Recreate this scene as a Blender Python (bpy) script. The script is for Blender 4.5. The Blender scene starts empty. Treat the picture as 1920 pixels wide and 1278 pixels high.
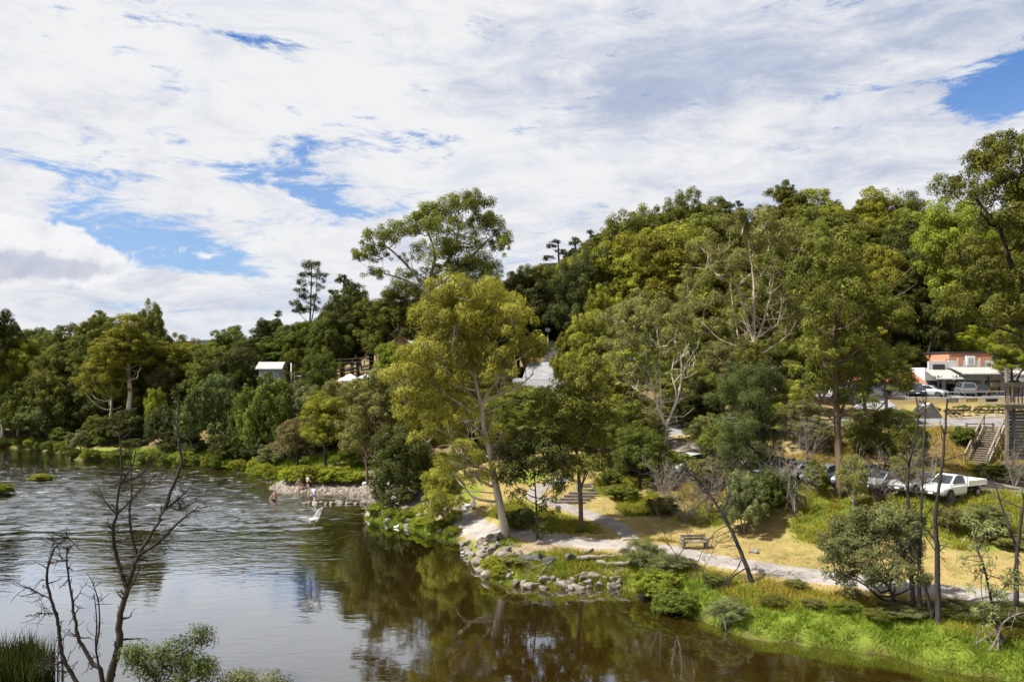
import bpy, bmesh, math, random
import numpy as np
from mathutils import Vector, Matrix, Euler

# ------------------------------------------------------------------ camera, sky, sun, exposure
SC = bpy.context.scene
COL = SC.collection
F, HX, HY, CAMZ = 1493.0, 960.0, 690.0, 14.0
cd = bpy.data.cameras.new("camera")
cd.sensor_width = 36.0
cd.lens = F / 1920.0 * 36.0
cd.shift_y = (HY - 639.0) / 1920.0
cd.clip_start = 0.5
cd.clip_end = 6000.0
cam = bpy.data.objects.new("camera", cd)
cam.location = (0, 0, CAMZ)
cam.rotation_euler = (math.radians(90), 0, 0)
COL.objects.link(cam)
SC.camera = cam

TO_SUN = Vector((-0.72, -0.20, 1.0)).normalized()
SUN_EL = math.asin(TO_SUN.z)
SUN_AZ = math.atan2(TO_SUN.x, TO_SUN.y)

SC.view_settings.view_transform = 'Standard'
SC.view_settings.look = 'None'
SC.view_settings.exposure = 1.45
SC.view_settings.gamma = 1.0
SC.view_settings.use_curve_mapping = False
SC.cycles.max_bounces = 5
SC.cycles.diffuse_bounces = 2
SC.cycles.glossy_bounces = 2
SC.cycles.transmission_bounces = 2
SC.cycles.use_denoising = True
SC.cycles.use_adaptive_sampling = True
SC.cycles.adaptive_threshold = 0.03

sd = bpy.data.lights.new("sun", 'SUN')
sd.energy = 5.0
sd.angle = math.radians(0.55)
sd.color = (1.0, 0.95, 0.86)
sun = bpy.data.objects.new("sun", sd)
sun.rotation_euler = TO_SUN.to_track_quat('Z', 'Y').to_euler()
sun.location = (-60, 20, 90)
COL.objects.link(sun)


class NT:
    """tiny helper to write node trees"""
    def __init__(self, tree):
        self.t = tree
        self.n = tree.nodes
        self.l = tree.links

    def node(self, kind, **kw):
        nd = self.n.new(kind)
        for k, v in kw.items():
            setattr(nd, k, v)
        return nd

    def set(self, sock, v):
        if isinstance(v, bpy.types.NodeSocket):
            self.l.new(v, sock)
        elif isinstance(v, (tuple, list)) and len(v) == 3 and sock.type == 'RGBA':
            sock.default_value = (v[0], v[1], v[2], 1)
        else:
            sock.default_value = v

    def m(self, op, a, b=0.0, c=0.0, clamp=False):
        nd = self.node('ShaderNodeMath', operation=op, use_clamp=clamp)
        self.set(nd.inputs[0], a)
        self.set(nd.inputs[1], b)
        if len(nd.inputs) > 2:
            self.set(nd.inputs[2], c)
        return nd.outputs[0]

    def vm(self, op, a, b=(0, 0, 0)):
        nd = self.node('ShaderNodeVectorMath', operation=op)
        self.set(nd.inputs[0], a)
        if op == 'SCALE':
            self.set(nd.inputs['Scale'], b)
        else:
            self.set(nd.inputs[1], b)
        return nd.outputs['Value'] if op in ('DOT_PRODUCT', 'LENGTH') else nd.outputs[0]

    def noise(self, vec, scale, detail=4, rough=0.55, dist=0.0, color=False, lac=2.0):
        nd = self.node('ShaderNodeTexNoise')
        if vec is not None:
            self.set(nd.inputs['Vector'], vec)
        nd.inputs['Scale'].default_value = scale
        nd.inputs['Detail'].default_value = detail
        nd.inputs['Roughness'].default_value = rough
        nd.inputs['Distortion'].default_value = dist
        nd.inputs['Lacunarity'].default_value = lac
        return nd.outputs['Color' if color else 0]

    def mix(self, f, a, b, blend='MIX'):
        nd = self.node('ShaderNodeMix', data_type='RGBA', blend_type=blend)
        self.set(nd.inputs[0], f)
        self.set(nd.inputs[6], a)
        self.set(nd.inputs[7], b)
        return nd.outputs[2]

    def ss(self, v, lo, hi, to0=0.0, to1=1.0):
        nd = self.node('ShaderNodeMapRange', interpolation_type='SMOOTHSTEP')
        self.set(nd.inputs[0], v)
        nd.inputs[1].default_value = lo
        nd.inputs[2].default_value = hi
        nd.inputs[3].default_value = to0
        nd.inputs[4].default_value = to1
        return nd.outputs[0]


# ------------------------------------------------------------------ sky
def build_sky():
    w = bpy.data.worlds.new("World")
    SC.world = w
    w.cycles.sampling_method = 'MANUAL'
    w.cycles.sample_map_resolution = 256
    w.use_nodes = True
    k = NT(w.node_tree)
    k.n.clear()
    out = k.node('ShaderNodeOutputWorld')
    bg = k.node('ShaderNodeBackground')
    bg.inputs['Strength'].default_value = 0.1
    sky = k.node('ShaderNodeTexSky', sky_type='NISHITA')
    sky.sun_disc = False
    sky.sun_elevation = SUN_EL
    sky.sun_rotation = SUN_AZ
    sky.altitude = 100
    sky.air_density = 1.0
    sky.dust_density = 0.6
    sky.ozone_density = 2.0
    tc = k.node('ShaderNodeTexCoord')
    d = tc.outputs['Generated']
    sep = k.node('ShaderNodeSeparateXYZ')
    k.set(sep.inputs[0], d)
    x, y, z = sep.outputs
    zc = k.m('MAXIMUM', z, 0.0)
    az = k.m('ARCTAN2', x, y)
    el = k.m('ARCSINE', zc)
    # cloud layer seen in perspective
    den = k.m('ADD', zc, 0.16)
    cb = k.node('ShaderNodeCombineXYZ')
    k.set(cb.inputs[0], k.m('DIVIDE', x, den))
    k.set(cb.inputs[1], k.m('DIVIDE', y, den))
    q = cb.outputs[0]
    ang = k.node('ShaderNodeCombineXYZ')
    k.set(ang.inputs[0], az)
    k.set(ang.inputs[1], k.m('MULTIPLY', el, 2.4))
    a3 = ang.outputs[0]
    # streaks run slightly downhill to the right, as in high cloud sheets
    mp = k.node('ShaderNodeMapping')
    k.set(mp.inputs['Vector'], a3)
    mp.inputs['Rotation'].default_value = (0, 0, math.radians(13))
    mp.inputs['Scale'].default_value = (1.0, 1.9, 1.0)
    st = mp.outputs[0]
    mp2 = k.node('ShaderNodeMapping')
    k.set(mp2.inputs['Vector'], a3)
    mp2.inputs['Rotation'].default_value = (0, 0, math.radians(8))
    mp2.inputs['Scale'].default_value = (1.0, 1.15, 1.0)
    st2 = mp2.outputs[0]
    warp = k.noise(st, 4.5, 6, 0.62, 0.4, color=True)
    warpc = k.vm('SUBTRACT', warp, (0.5, 0.5, 0.5))
    av = k.node('ShaderNodeCombineXYZ')
    k.set(av.inputs[0], az)
    k.set(av.inputs[1], el)
    base = av.outputs[0]
    wv = k.vm('ADD', base, k.vm('MULTIPLY', warpc, (0.20, 0.075, 0)))
    wv2 = k.vm('ADD', base, k.vm('MULTIPLY', k.vm('SUBTRACT', k.noise(base, 26, 5, 0.6, 0, color=True), (0.5, 0.5, 0.5)), (0.035, 0.03, 0)))

    def total(vec, lst):
        r = None
        for (px, py, rx, ry, amp, rot) in lst:
            a = math.atan((px - HX) / F)
            e = math.atan((HY - py) / F * math.cos(a))
            mpn = k.node('ShaderNodeMapping', vector_type='TEXTURE')
            k.set(mpn.inputs['Vector'], vec)
            mpn.inputs['Location'].default_value = (a, e, 0)
            mpn.inputs['Rotation'].default_value = (0, 0, math.radians(-rot))
            mpn.inputs['Scale'].default_value = (2.1 * rx / F, 2.1 * ry / F, 1)
            gr = k.node('ShaderNodeTexGradient', gradient_type='QUADRATIC_SPHERE')
            k.set(gr.inputs[0], mpn.outputs[0])
            r = k.m('MULTIPLY_ADD', gr.outputs[1], amp * 1.35, 0.0 if r is None else r)
        return r

    holes = [
        (190, 432, 110, 26, 0.9, 0), (260, 480, 80, 16, .6, 0),
        (440, 78, 80, 26, 1.0, 8), (545, 85, 40, 12, .45, 0), (350, 130, 80, 30, .35, 0),
        (570, 295, 130, 40, 1.15, -12), (480, 330, 150, 18, .7, 12), (770, 262, 100, 18, .8, 8),
        (690, 382, 120, 26, 1.05, 4), (570, 365, 130, 14, .6, 8),
        (90, 312, 150, 18, 0.95, 6), (140, 352, 40, 10, .6, 0), (260, 330, 140, 10, .5, 10),
        (330, 415, 170, 22, 0.95, 8), (230, 455, 150, 30, 1.1, 4), (380, 470, 90, 22, 0.9, 0),
        (470, 505, 150, 18, .8, 3), (330, 575, 190, 14, .5, 0), (230, 290, 100, 14, .35, 0),
        (60, 235, 120, 12, .3, 8), (560, 210, 60, 12, .35, 0),
        (1900, 160, 70, 42, 1.9, -30), (1830, 195, 60, 20, 1.1, 5), (1650, 170, 50, 18, .8, 0), (1730, 170, 70, 14, .6, 0),
        (1575, 200, 45, 10, .5, 0), (2010, 110, 110, 50, 1.5, -20),
    ]
    hole = total(wv, holes)
    fb = k.noise(st, 6.5, 8, 0.68, 0.9)
    fbq = k.noise(q, 2.2, 6, 0.62, 0.5)
    tex = k.m('ADD', k.m('MULTIPLY', k.m('SUBTRACT', fb, 0.5), 3.2), k.m('MULTIPLY', k.m('SUBTRACT', fbq, 0.5), 1.6))
    bsum = k.m('ADD', hole, tex)
    bsum = k.m('ADD', bsum, k.m('MULTIPLY', k.m('SUBTRACT', k.noise(st2, 15, 8, 0.7, 0.6), 0.5), 3.4))
    blue = k.ss(bsum, 0.34, 1.40)
    # greys in the sheet
    greys = [(1230, 130, 330, 95, 0.45, -6), (1150, 190, 200, 60, .38, 0), (1400, 90, 160, 70, .25, 0), (1840, 20, 200, 60, .65, 10),
             (1500, 260, 420, 110, .16, -10), (1620, 330, 300, 60, .25, -10), (960, 150, 160, 40, .2, 0), (1500, 150, 300, 60, .22, 0), (300, 560, 400, 30, .2, 0), (60, 60, 240, 80, -.3, 0), (650, 160, 300, 120, -.3, 0), (1000, 290, 400, 60, -.25, 0)]
    grey = k.m('ADD', total(wv, greys), k.m('MULTIPLY', k.m('SUBTRACT', fb, 0.5), 0.75))
    grey = k.m('ADD', grey, k.m('MULTIPLY', k.m('SUBTRACT', k.noise(st2, 9, 8, 0.66, 0.5), 0.5), 2.6))
    grey = k.ss(grey, -0.30, 1.10)
    cloud = k.mix(grey, (3.24, 3.251, 3.305), (1.663, 1.895, 2.477))
    wsp = k.ss(k.noise(st2, 6, 8, 0.66, 0.8), 0.47, 0.74, 0.0, 0.55)
    cloud = k.mix(wsp, cloud, (2.078, 2.392, 2.902))
    nis = k.mix(1.0, sky.outputs[0], (0.196, 0.353, 0.549), 'MULTIPLY')
    # pale, milky blue towards the horizon comes from the sky model; add thin veil
    veil = k.ss(el, 0.10, 0.42, 0.42, 0.0)
    nis = k.mix(veil, nis, (2.157, 2.588, 3.098))
    colr = k.mix(blue, cloud, nis)
    # low cumulus on the left and two small puffs
    cum = total(wv2, [(40, 500, 130, 26, 1.0, 0), (150, 500, 80, 18, .7, 0), (60, 464, 92, 36, 1.15, 0), (20, 445, 60, 30, .9, 0), (120, 470, 60, 26, .8, 0), (175, 488, 55, 16, .8, 0), (395, 475, 34, 10, .7, 0), (-60, 460, 110, 45, 1.0, 0), (500, 545, 26, 6, .6, 0),
                      (545, 375, 45, 8, .5, 0)])
    cmask = k.ss(k.m('ADD', cum, k.m('MULTIPLY', k.m('SUBTRACT', k.noise(base, 26, 8, 0.68, 0.3), 0.5), 2.6)), 0.34, 0.86)
    cshade = k.m('MULTIPLY', 0.72, k.ss(k.m('ADD', total(wv2, [(60, 496, 130, 20, 1.0, -2), (160, 505, 70, 12, .55, -3), (-60, 492, 130, 24, 1.0, 0)]), k.m('MULTIPLY', k.m('SUBTRACT', k.noise(base, 24, 7, 0.68), 0.5), 2.8)), 0.15, 1.2))
    cshade = k.m('ADD', cshade, k.m('MULTIPLY', k.ss(k.noise(base, 30, 7, 0.66, 0.4), .42, .7), 0.22))
    ccol = k.mix(cshade, (3.43, 3.43, 3.473), (1.855, 1.982, 2.438))
    colr = k.mix(cmask, colr, ccol)
    k.set(bg.inputs['Color'], colr)
    k.l.new(bg.outputs[0], out.inputs[0])


build_sky()

# ------------------------------------------------------------------ helpers
rng = np.random.default_rng(7)
R = random.Random(11)


def lin(r, g, b):
    f = lambda c: c / 12.92 if c <= 0.04045 else ((c + 0.055) / 1.055) ** 2.4
    return (f(r / 255), f(g / 255), f(b / 255))


def P(x, y, Y):
    return np.array(((x - HX) / F * Y, Y, CAMZ + (HY - y) / F * Y))


def mesh_np(name, v, f, mats=(), smooth=False, attr=None, mat_idx=None):
    """v (N,3); f (M,k) array or list of tuples"""
    me = bpy.data.meshes.new(name)
    v = np.asarray(v, dtype=np.float32)
    if isinstance(f, np.ndarray):
        M, kk = f.shape
        me.vertices.add(len(v))
        me.vertices.foreach_set('co', v.ravel())
        me.loops.add(M * kk)
        me.loops.foreach_set('vertex_index', f.astype(np.int32).ravel())
        me.polygons.add(M)
        me.polygons.foreach_set('loop_start', np.arange(0, M * kk, kk, dtype=np.int32))
        me.update(calc_edges=True)
    else:
        me.from_pydata([tuple(map(float, p)) for p in v], [], f)
        me.update()
    for m in mats:
        me.materials.append(m)
    if mat_idx is not None:
        me.polygons.foreach_set('material_index', np.asarray(mat_idx, dtype=np.int32))
    if smooth:
        me.polygons.foreach_set('use_smooth', np.ones(len(me.polygons), dtype=bool))
    if attr:
        for nm, (dom, arr) in attr.items():
            a = me.attributes.new(nm, 'FLOAT', dom)
            a.data.foreach_set('value', np.asarray(arr, dtype=np.float32))
    return me


def ob(name, me, parent=None, loc=None, rot=None, scale=None):
    o = bpy.data.objects.new(name, me)
    COL.objects.link(o)
    if parent is not None:
        o.parent = parent
    if loc is not None:
        o.location = [float(c) for c in loc]
    if rot is not None:
        o.rotation_euler = rot
    if scale is not None:
        o.scale = scale
    return o


def tag(o, label=None, cat=None, group=None, kind=None):
    if label:
        o['label'] = label
    if cat:
        o['category'] = cat
    if group:
        o['group'] = group
    if kind:
        o['kind'] = kind
    return o


def thing(name, loc, label, cat, group=None, rotz=0.0):
    o = bpy.data.objects.new(name, None)
    o.empty_display_size = 0.3
    COL.objects.link(o)
    o.location = [float(c) for c in loc]
    o.rotation_euler = (0, 0, rotz)
    return tag(o, label, cat, group)


class MB:
    """collects simple solids into one mesh"""
    def __init__(self):
        self.v = []
        self.f = []
        self.mi = []

    def add(self, vs, fs, mi=0):
        n = len(self.v)
        self.v += [tuple(p) for p in vs]
        self.f += [tuple(i + n for i in t) for t in fs]
        self.mi += [mi] * len(fs)
        return self

    def box(self, c, s, M=None, mi=0, bev=0.0):
        cx, cy, cz = c
        sx, sy, sz = s[0] / 2, s[1] / 2, s[2] / 2
        if bev <= 0:
            vs = [(-sx, -sy, -sz), (sx, -sy, -sz), (sx, sy, -sz), (-sx, sy, -sz), (-sx, -sy, sz), (sx, -sy, sz), (sx, sy, sz), (-sx, sy, sz)]
            fs = [(0, 3, 2, 1), (4, 5, 6, 7), (0, 1, 5, 4), (1, 2, 6, 5), (2, 3, 7, 6), (3, 0, 4, 7)]
        else:
            b = min(bev, sx * .9, sy * .9, sz * .9)
            bm = bmesh.new()
            bmesh.ops.create_cube(bm, size=1)
            for vv in bm.verts:
                vv.co = (vv.co.x * 2 * sx, vv.co.y * 2 * sy, vv.co.z * 2 * sz)
            bmesh.ops.bevel(bm, geom=bm.edges[:], offset=b, segments=1, affect='EDGES')
            bm.verts.index_update()
            vs = [tuple(vv.co) for vv in bm.verts]
            fs = [tuple(vv.index for vv in ff.verts) for ff in bm.faces]
            bm.free()
        if M is not None:
            vs = [tuple(M @ Vector(p)) for p in vs]
        vs = [(p[0] + cx, p[1] + cy, p[2] + cz) for p in vs]
        return self.add(vs, fs, mi)

    def bar(self, a, b, w, h=None, mi=0):
        """square bar from a to b"""
        a = Vector([float(c) for c in a]); b = Vector([float(c) for c in b])
        h = w if h is None else h
        d = b - a
        L = d.length
        q = d.to_track_quat('Y', 'Z').to_matrix().to_4x4()
        mid = (a + b) / 2
        return self.box(tuple(mid), (w, L, h), q, mi)

    def cyl(self, a, b, r0, r1=None, n=10, mi=0, cap=True):
        a = Vector([float(c) for c in a]); b = Vector([float(c) for c in b])
        r1 = r0 if r1 is None else r1
        d = (b - a).normalized()
        u = d.orthogonal().normalized()
        w = d.cross(u)
        vs = []
        for p, r in ((a, r0), (b, r1)):
            for i in range(n):
                t = 2 * math.pi * i / n
                vs.append(tuple(p + u * (math.cos(t) * r) + w * (math.sin(t) * r)))
        fs = [(i, (i + 1) % n, n + (i + 1) % n, n + i) for i in range(n)]
        if cap:
            fs += [tuple(range(n - 1, -1, -1)), tuple(range(n, 2 * n))]
        return self.add(vs, fs, mi)

    def quad(self, a, b, c, d, mi=0):
        return self.add([a, b, c, d], [(0, 1, 2, 3)], mi)

    def prism(self, poly, axis, t0, t1, mi=0):
        """extrude polygon [(u,v)] along axis ('x','y','z')"""
        n = len(poly)
        def mk(u, v, t):
            return (t, u, v) if axis == 'x' else ((u, t, v) if axis == 'y' else (u, v, t))
        vs = [mk(u, v, t0) for u, v in poly] + [mk(u, v, t1) for u, v in poly]
        fs = [(i, (i + 1) % n, n + (i + 1) % n, n + i) for i in range(n)]
        fs += [tuple(range(n - 1, -1, -1)), tuple(range(n, 2 * n))]
        return self.add(vs, fs, mi)

    def mesh(self, name, mats, smooth=False):
        me = mesh_np(name, np.array(self.v), self.f, mats, smooth, None, self.mi)
        bm = bmesh.new()
        bm.from_mesh(me)
        bmesh.ops.recalc_face_normals(bm, faces=bm.faces[:])
        bm.to_mesh(me)
        bm.free()
        return me

    def build(self, name, mats, parent=None, loc=None, smooth=False, rot=None):
        if not isinstance(mats, (list, tuple)):
            mats = [mats]
        return ob(name, self.mesh(name, mats, smooth), parent, loc, rot)


# ------------------------------------------------------------------ materials
def new_mat(name):
    m = bpy.data.materials.new(name)
    m.use_nodes = True
    k = NT(m.node_tree)
    k.n.clear()
    out = k.node('ShaderNodeOutputMaterial')
    return m, k, out


def principled(k, out, col, rough=0.7, spec=0.3, metal=0.0, bump=None, bstr=0.3, bdist=0.02):
    b = k.node('ShaderNodeBsdfPrincipled')
    k.set(b.inputs['Base Color'], col)
    k.set(b.inputs['Roughness'], rough)
    b.inputs['Specular IOR Level'].default_value = spec
    b.inputs['Metallic'].default_value = metal
    if bump is not None:
        bn = k.node('ShaderNodeBump')
        bn.inputs['Strength'].default_value = bstr
        bn.inputs['Distance'].default_value = bdist
        k.set(bn.inputs['Height'], bump)
        k.l.new(bn.outputs[0], b.inputs['Normal'])
    k.l.new(b.outputs[0], out.inputs[0])
    return b


def simple(name, c0, c1=None, scale=3.0, rough=0.7, spec=0.3, metal=0.0, bstr=0.25, stretch=(1, 1, 1), detail=5, bdist=0.02, coord='Object'):
    m, k, out = new_mat(name)
    tc = k.node('ShaderNodeTexCoord')
    v = k.vm('MULTIPLY', tc.outputs[coord], stretch)
    n = k.noise(v, scale, detail, 0.6, 0.2)
    c1 = c1 or tuple(c * 0.7 for c in c0)
    oi = k.node('ShaderNodeObjectInfo')
    f = k.ss(n, 0.3, 0.7)
    col = k.mix(f, c0, c1)
    col = k.mix(1.0, col, k.mix(oi.outputs['Random'], (0.86, 0.86, 0.86), (1.1, 1.1, 1.1)), 'MULTIPLY')
    principled(k, out, col, rough, spec, metal, n, bstr, bdist)
    return m


def leaf_mat(name, dark, light, trans=0.22, warm=(0.30, 0.24, 0.03), warmf=0.06):
    m, k, out = new_mat(name)
    at = k.node('ShaderNodeAttribute', attribute_name='var')
    oi = k.node('ShaderNodeObjectInfo')
    v = at.outputs['Fac']
    c = k.mix(v, dark, light)
    wn = k.node('ShaderNodeTexWhiteNoise', noise_dimensions='1D')
    k.set(wn.inputs['W'], k.m('MULTIPLY', v, 9173.0))
    c = k.mix(k.m('MULTIPLY', k.m('GREATER_THAN', wn.outputs[0], 0.8), warmf * 3), c, warm)
    hs = k.node('ShaderNodeHueSaturation')
    k.set(hs.inputs['Hue'], k.m('ADD', k.m('MULTIPLY', oi.outputs['Random'], 0.024), 0.488))
    k.set(hs.inputs['Value'], k.m('ADD', k.m('MULTIPLY', oi.outputs['Random'], 0.45), 0.80))
    k.set(hs.inputs['Color'], c)
    c = hs.outputs[0]
    b = k.node('ShaderNodeBsdfPrincipled')
    k.set(b.inputs['Base Color'], c)
    b.inputs['Roughness'].default_value = 0.6
    b.inputs['Specular IOR Level'].default_value = 0.06
    t = k.node('ShaderNodeBsdfTranslucent')
    k.set(t.inputs['Color'], k.mix(1.0, c, (1.25, 1.2, 0.75), 'MULTIPLY'))
    mx = k.node('ShaderNodeMixShader')
    mx.inputs[0].default_value = trans
    k.l.new(b.outputs[0], mx.inputs[1])
    k.l.new(t.outputs[0], mx.inputs[2])
    k.l.new(mx.outputs[0], out.inputs[0])
    return m


LEAF = {
    'olive': leaf_mat('leaf_olive', (0.0138, 0.0191, 0.0040), (0.1557, 0.1751, 0.0302)),
    'bright_yellow': leaf_mat('leaf_bright_yellow_gum', (0.050, 0.058, 0.007), (0.385, 0.400, 0.066), 0.28),  # brighter version of the yellow gum leaf colour
    'yellow': leaf_mat('leaf_yellow_gum', (0.0345, 0.0440, 0.0059), (0.2988, 0.3106, 0.0435)),
    'gold': leaf_mat('leaf_gold', (0.0239, 0.0284, 0.0040), (0.2206, 0.2251, 0.0255)),
    'green': leaf_mat('leaf_green', (0.0101, 0.0186, 0.0040), (0.1017, 0.1276, 0.0201)),
    'fresh': leaf_mat('leaf_fresh', (0.0221, 0.0343, 0.0045), (0.1958, 0.2190, 0.0261)),
    'dark': leaf_mat('leaf_dark', (0.0060, 0.0093, 0.0030), (0.0594, 0.0717, 0.0170), 0.15),
    'pine': leaf_mat('leaf_pine', (0.0051, 0.0088, 0.0045), (0.0446, 0.0578, 0.0224), 0.12),
    'grey': leaf_mat('leaf_greygreen', (0.0202, 0.0274, 0.0110), (0.1674, 0.1859, 0.0720)),
    'blue': leaf_mat('leaf_bluegreen', (0.0092, 0.0161, 0.0059), (0.0857, 0.1098, 0.0343)),
    'brown': leaf_mat('leaf_brownish', (0.0281, 0.0254, 0.0129), (0.1675, 0.1430, 0.0622)),
    'drab': leaf_mat('leaf_drab', (0.0202, 0.0235, 0.0080), (0.1873, 0.1887, 0.0575)),
    'lime': leaf_mat('leaf_lime', (0.0437, 0.0637, 0.0055), (0.2463, 0.2637, 0.0262)),
    'reed': leaf_mat('leaf_reed', (0.006, 0.013, 0.003), (0.036, 0.056, 0.012), 0.25),
    'grass': leaf_mat('grass_lush', (0.0393, 0.0707, 0.0043), (0.175, 0.235, 0.026), 0.35, (0.36, 0.33, 0.07), 0.14),
    'grassy': leaf_mat('grass_yellowing', (0.0701, 0.0751, 0.0079), (0.3243, 0.2802, 0.0357), 0.35, (0.42, 0.34, 0.11), 0.2),
    'straw': leaf_mat('grass_straw', (0.1254, 0.0947, 0.0347), (0.3895, 0.2709, 0.0922), 0.3, (0.12, 0.15, 0.025), 0.14),
}


def bark_mat(name, c0, c1, scale=2.0):
    return simple(name, c0, c1, scale, 0.85, 0.15, 0, 0.6, (1, 1, 0.22), 6, 0.04)


BARK = {
    'pale': bark_mat('bark_pale', (0.410, 0.353, 0.279), (0.205, 0.164, 0.123)),
    'white': bark_mat('bark_white', (0.541, 0.492, 0.410), (0.328, 0.271, 0.205)),
    'brown': bark_mat('bark_brown', (0.123, 0.086, 0.057), (0.049, 0.034, 0.025)),
    'dark': bark_mat('bark_dark', (0.045, 0.037, 0.031), (0.018, 0.016, 0.013)),
    'grey': bark_mat('bark_grey', (0.221, 0.197, 0.168), (0.098, 0.082, 0.070)),
    'char': bark_mat('bark_charred', (0.041, 0.035, 0.033), (0.015, 0.013, 0.012), 5.0),
}

# ------------------------------------------------------------------ the lie of the land
def W0(x, y, z=0.0):
    """pixel seen on a level of height z -> ground X, Y"""
    Y = (CAMZ - z) * F / (y - HY)
    return ((x - HX) / F * Y, Y)


SHORE = [W0(*p) for p in [
    (1920, 1278), (1740, 1250), (1680, 1228), (1540, 1212), (1400, 1195), (1300, 1155), (1235, 1122), (1160, 1098),
    (1050, 1102), (950, 1096), (905, 1078), (882, 1052), (872, 1018), (820, 1004), (780, 993), (720, 978),
    (688, 972), (700, 945), (712, 934), (690, 930), (600, 926), (545, 926), (505, 915), (540, 905), (500, 893), (470, 886),
    (430, 879), (350, 874), (270, 867), (180, 862), (140, 863), (128, 851), (40, 840), (0, 838)]]
SHORE = [(60.0, -10.0), (34.0, 18.0)] + SHORE + [(-140.0, 152.0), (-260.0, 190.0), (-420.0, 215.0),
         (-420.0, 170.0), (-260.0, 150.0), (-140.0, 124.0), (-84.0, 106.0), (-61.0, 88.0), (-44.0, 62.0), (-30.0, 42.0), (-27.0, 33.0), (-18.0, 24.0), (2.0, 23.0), (14.0, 2.0), (26.0, -40.0), (60.0, -60.0)]
SH = np.array(SHORE)


def poly_dist(px, py, poly):
    """signed distance, positive outside the polygon"""
    n = len(poly)
    best = np.full(px.shape, 1e9)
    ins = np.zeros(px.shape, dtype=bool)
    for i in range(n):
        ax, ay = poly[i]
        bx, by = poly[(i + 1) % n]
        dx, dy = bx - ax, by - ay
        t = np.clip(((px - ax) * dx + (py - ay) * dy) / (dx * dx + dy * dy + 1e-9), 0, 1)
        dd = (px - ax - t * dx) ** 2 + (py - ay - t * dy) ** 2
        best = np.minimum(best, dd)
        c = ((ay > py) != (by > py)) & (px < (bx - ax) * (py - ay) / (by - ay + 1e-12) + ax)
        ins ^= c
    d = np.sqrt(best)
    return np.where(ins, -d, d)


CTRL = []


def C(x, y, z):
    X, Y = W0(x, y, z)
    CTRL.append((X, Y, z))


PATH_PX = [(2010, 1140, 1.8), (1920, 1124, 1.8), (1750, 1102, 1.8), (1600, 1086, 1.8), (1500, 1074, 1.8), (1400, 1058, 1.8), (1300, 1040, 1.8), (1200, 1025, 1.8), (1130, 1018, 1.75), (1050, 1010, 1.7),
           (975, 1000, 1.6), (925, 986, 1.6), (880, 970, 1.55), (850, 958, 1.5), (790, 938, 1.5), (740, 925, 1.4)]
PATH2_PX = [(1185, 1012, 1.85), (1165, 992, 2.0), (1130, 974, 2.15), (1085, 958, 2.35), (1040, 945, 2.55), (1006, 932, 2.8), (1004, 921, 3.0), (1030, 908, 3.2), (1060, 898, 3.4)]
for p in PATH_PX:
    C(*p)
for p in PATH2_PX:
    C(*p)
for p in [(1500, 1108, 1.35), (1700, 1128, 1.4), (1850, 1160, 1.4), (1300, 1080, 1.3), (1000, 1030, 1.5),
          (1250, 965, 2.5), (1450, 1005, 2.2), (1560, 1030, 2.1), (1550, 965, 3.3), (1650, 965, 3.5), (1850, 1000, 3.2), (1780, 985, 3.5),
          (1500, 918, 4.9), (1650, 928, 4.9), (1740, 940, 4.8), (1480, 903, 5), (1670, 915, 5), (1785, 927, 5), (1900, 932, 5), (1880, 900, 5), (1600, 890, 5.0),
          (1250, 870, 5), (1350, 880, 5), (1350, 935, 3.4), (1200, 915, 3.4), (1100, 890, 3.8), (1160, 860, 5.0), (1100, 822, 6), (960, 824, 5.8), (1050, 800, 6.2),
          (850, 905, 3.0), (900, 900, 3.4), (690, 898, 2.0), (600, 888, 1.6), (640, 860, 2.8), (520, 870, 2.0), (560, 845, 3.2),
          (600, 918, 0.45), (680, 922, 0.45), (640, 908, 0.8), (740, 960, 1.2), (820, 975, 1.2)]:
    C(*p)
CTRL += [(34, 73, 8.5), (42, 73, 8.5), (52, 73, 8.6), (65, 73, 8.7), (34, 84, 8.5), (45, 84, 8.5), (60, 84, 8.6), (75, 86, 8.8), (24, 84, 7.8), (14, 90, 6.9),
         (44, 69, 6.8), (33, 68.5, 6.6), (55, 68, 6.8), (28, 74, 6.6),
         (40, 88, 9.2), (60, 88, 9.3), (50, 97, 10.25), (64, 97, 10.25), (80, 97, 10.3), (40, 97, 10.1), (30, 97, 9.6), (50, 106, 10.35), (70, 106, 10.35), (90, 110, 10.6), (60, 118, 11.0),
         (15, 108, 9.0), (-10, 112, 8.0), (-30, 118, 7.0), (-48, 128, 6.5), (-43, 142, 11), (-20, 135, 10.5), (0, 130, 11), (25, 125, 12), (-30, 105, 3.5),
         (6, 220, 26), (50, 220, 40), (109, 220, 46), (160, 220, 50), (-30, 220, 17), (-68, 220, 10), (-120, 220, 4), (-150, 180, 3), (-100, 162, 2.5), (-60, 152, 5.5),
         (0, 155, 14), (50, 145, 18), (90, 145, 21), (140, 150, 26), (30, 180, 26), (80, 180, 32), (0, 300, 32), (100, 300, 56), (200, 300, 60), (-150, 300, 8), (-68, 300, 14),
         (-250, 250, 5), (0, 420, 34), (150, 420, 58), (-200, 420, 10), (250, 200, 52), (120, 100, 14), (120, 60, 9), (100, 30, 6),
         (-20, 10, 3.4), (-8, 6, 4.5), (0, -12, 8), (-40, 22, 3), (-12, 19, 2.0), (-90, 70, 2.2), (-140, 100, 2.5), (-60, 45, 2.4), (30, -20, 3), (48, 20, 2.2), (60, 40, 3.5)]
CT = np.array(CTRL)


def _tps(r2):
    return 0.5 * r2 * np.log(r2 + 1e-6)


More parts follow.
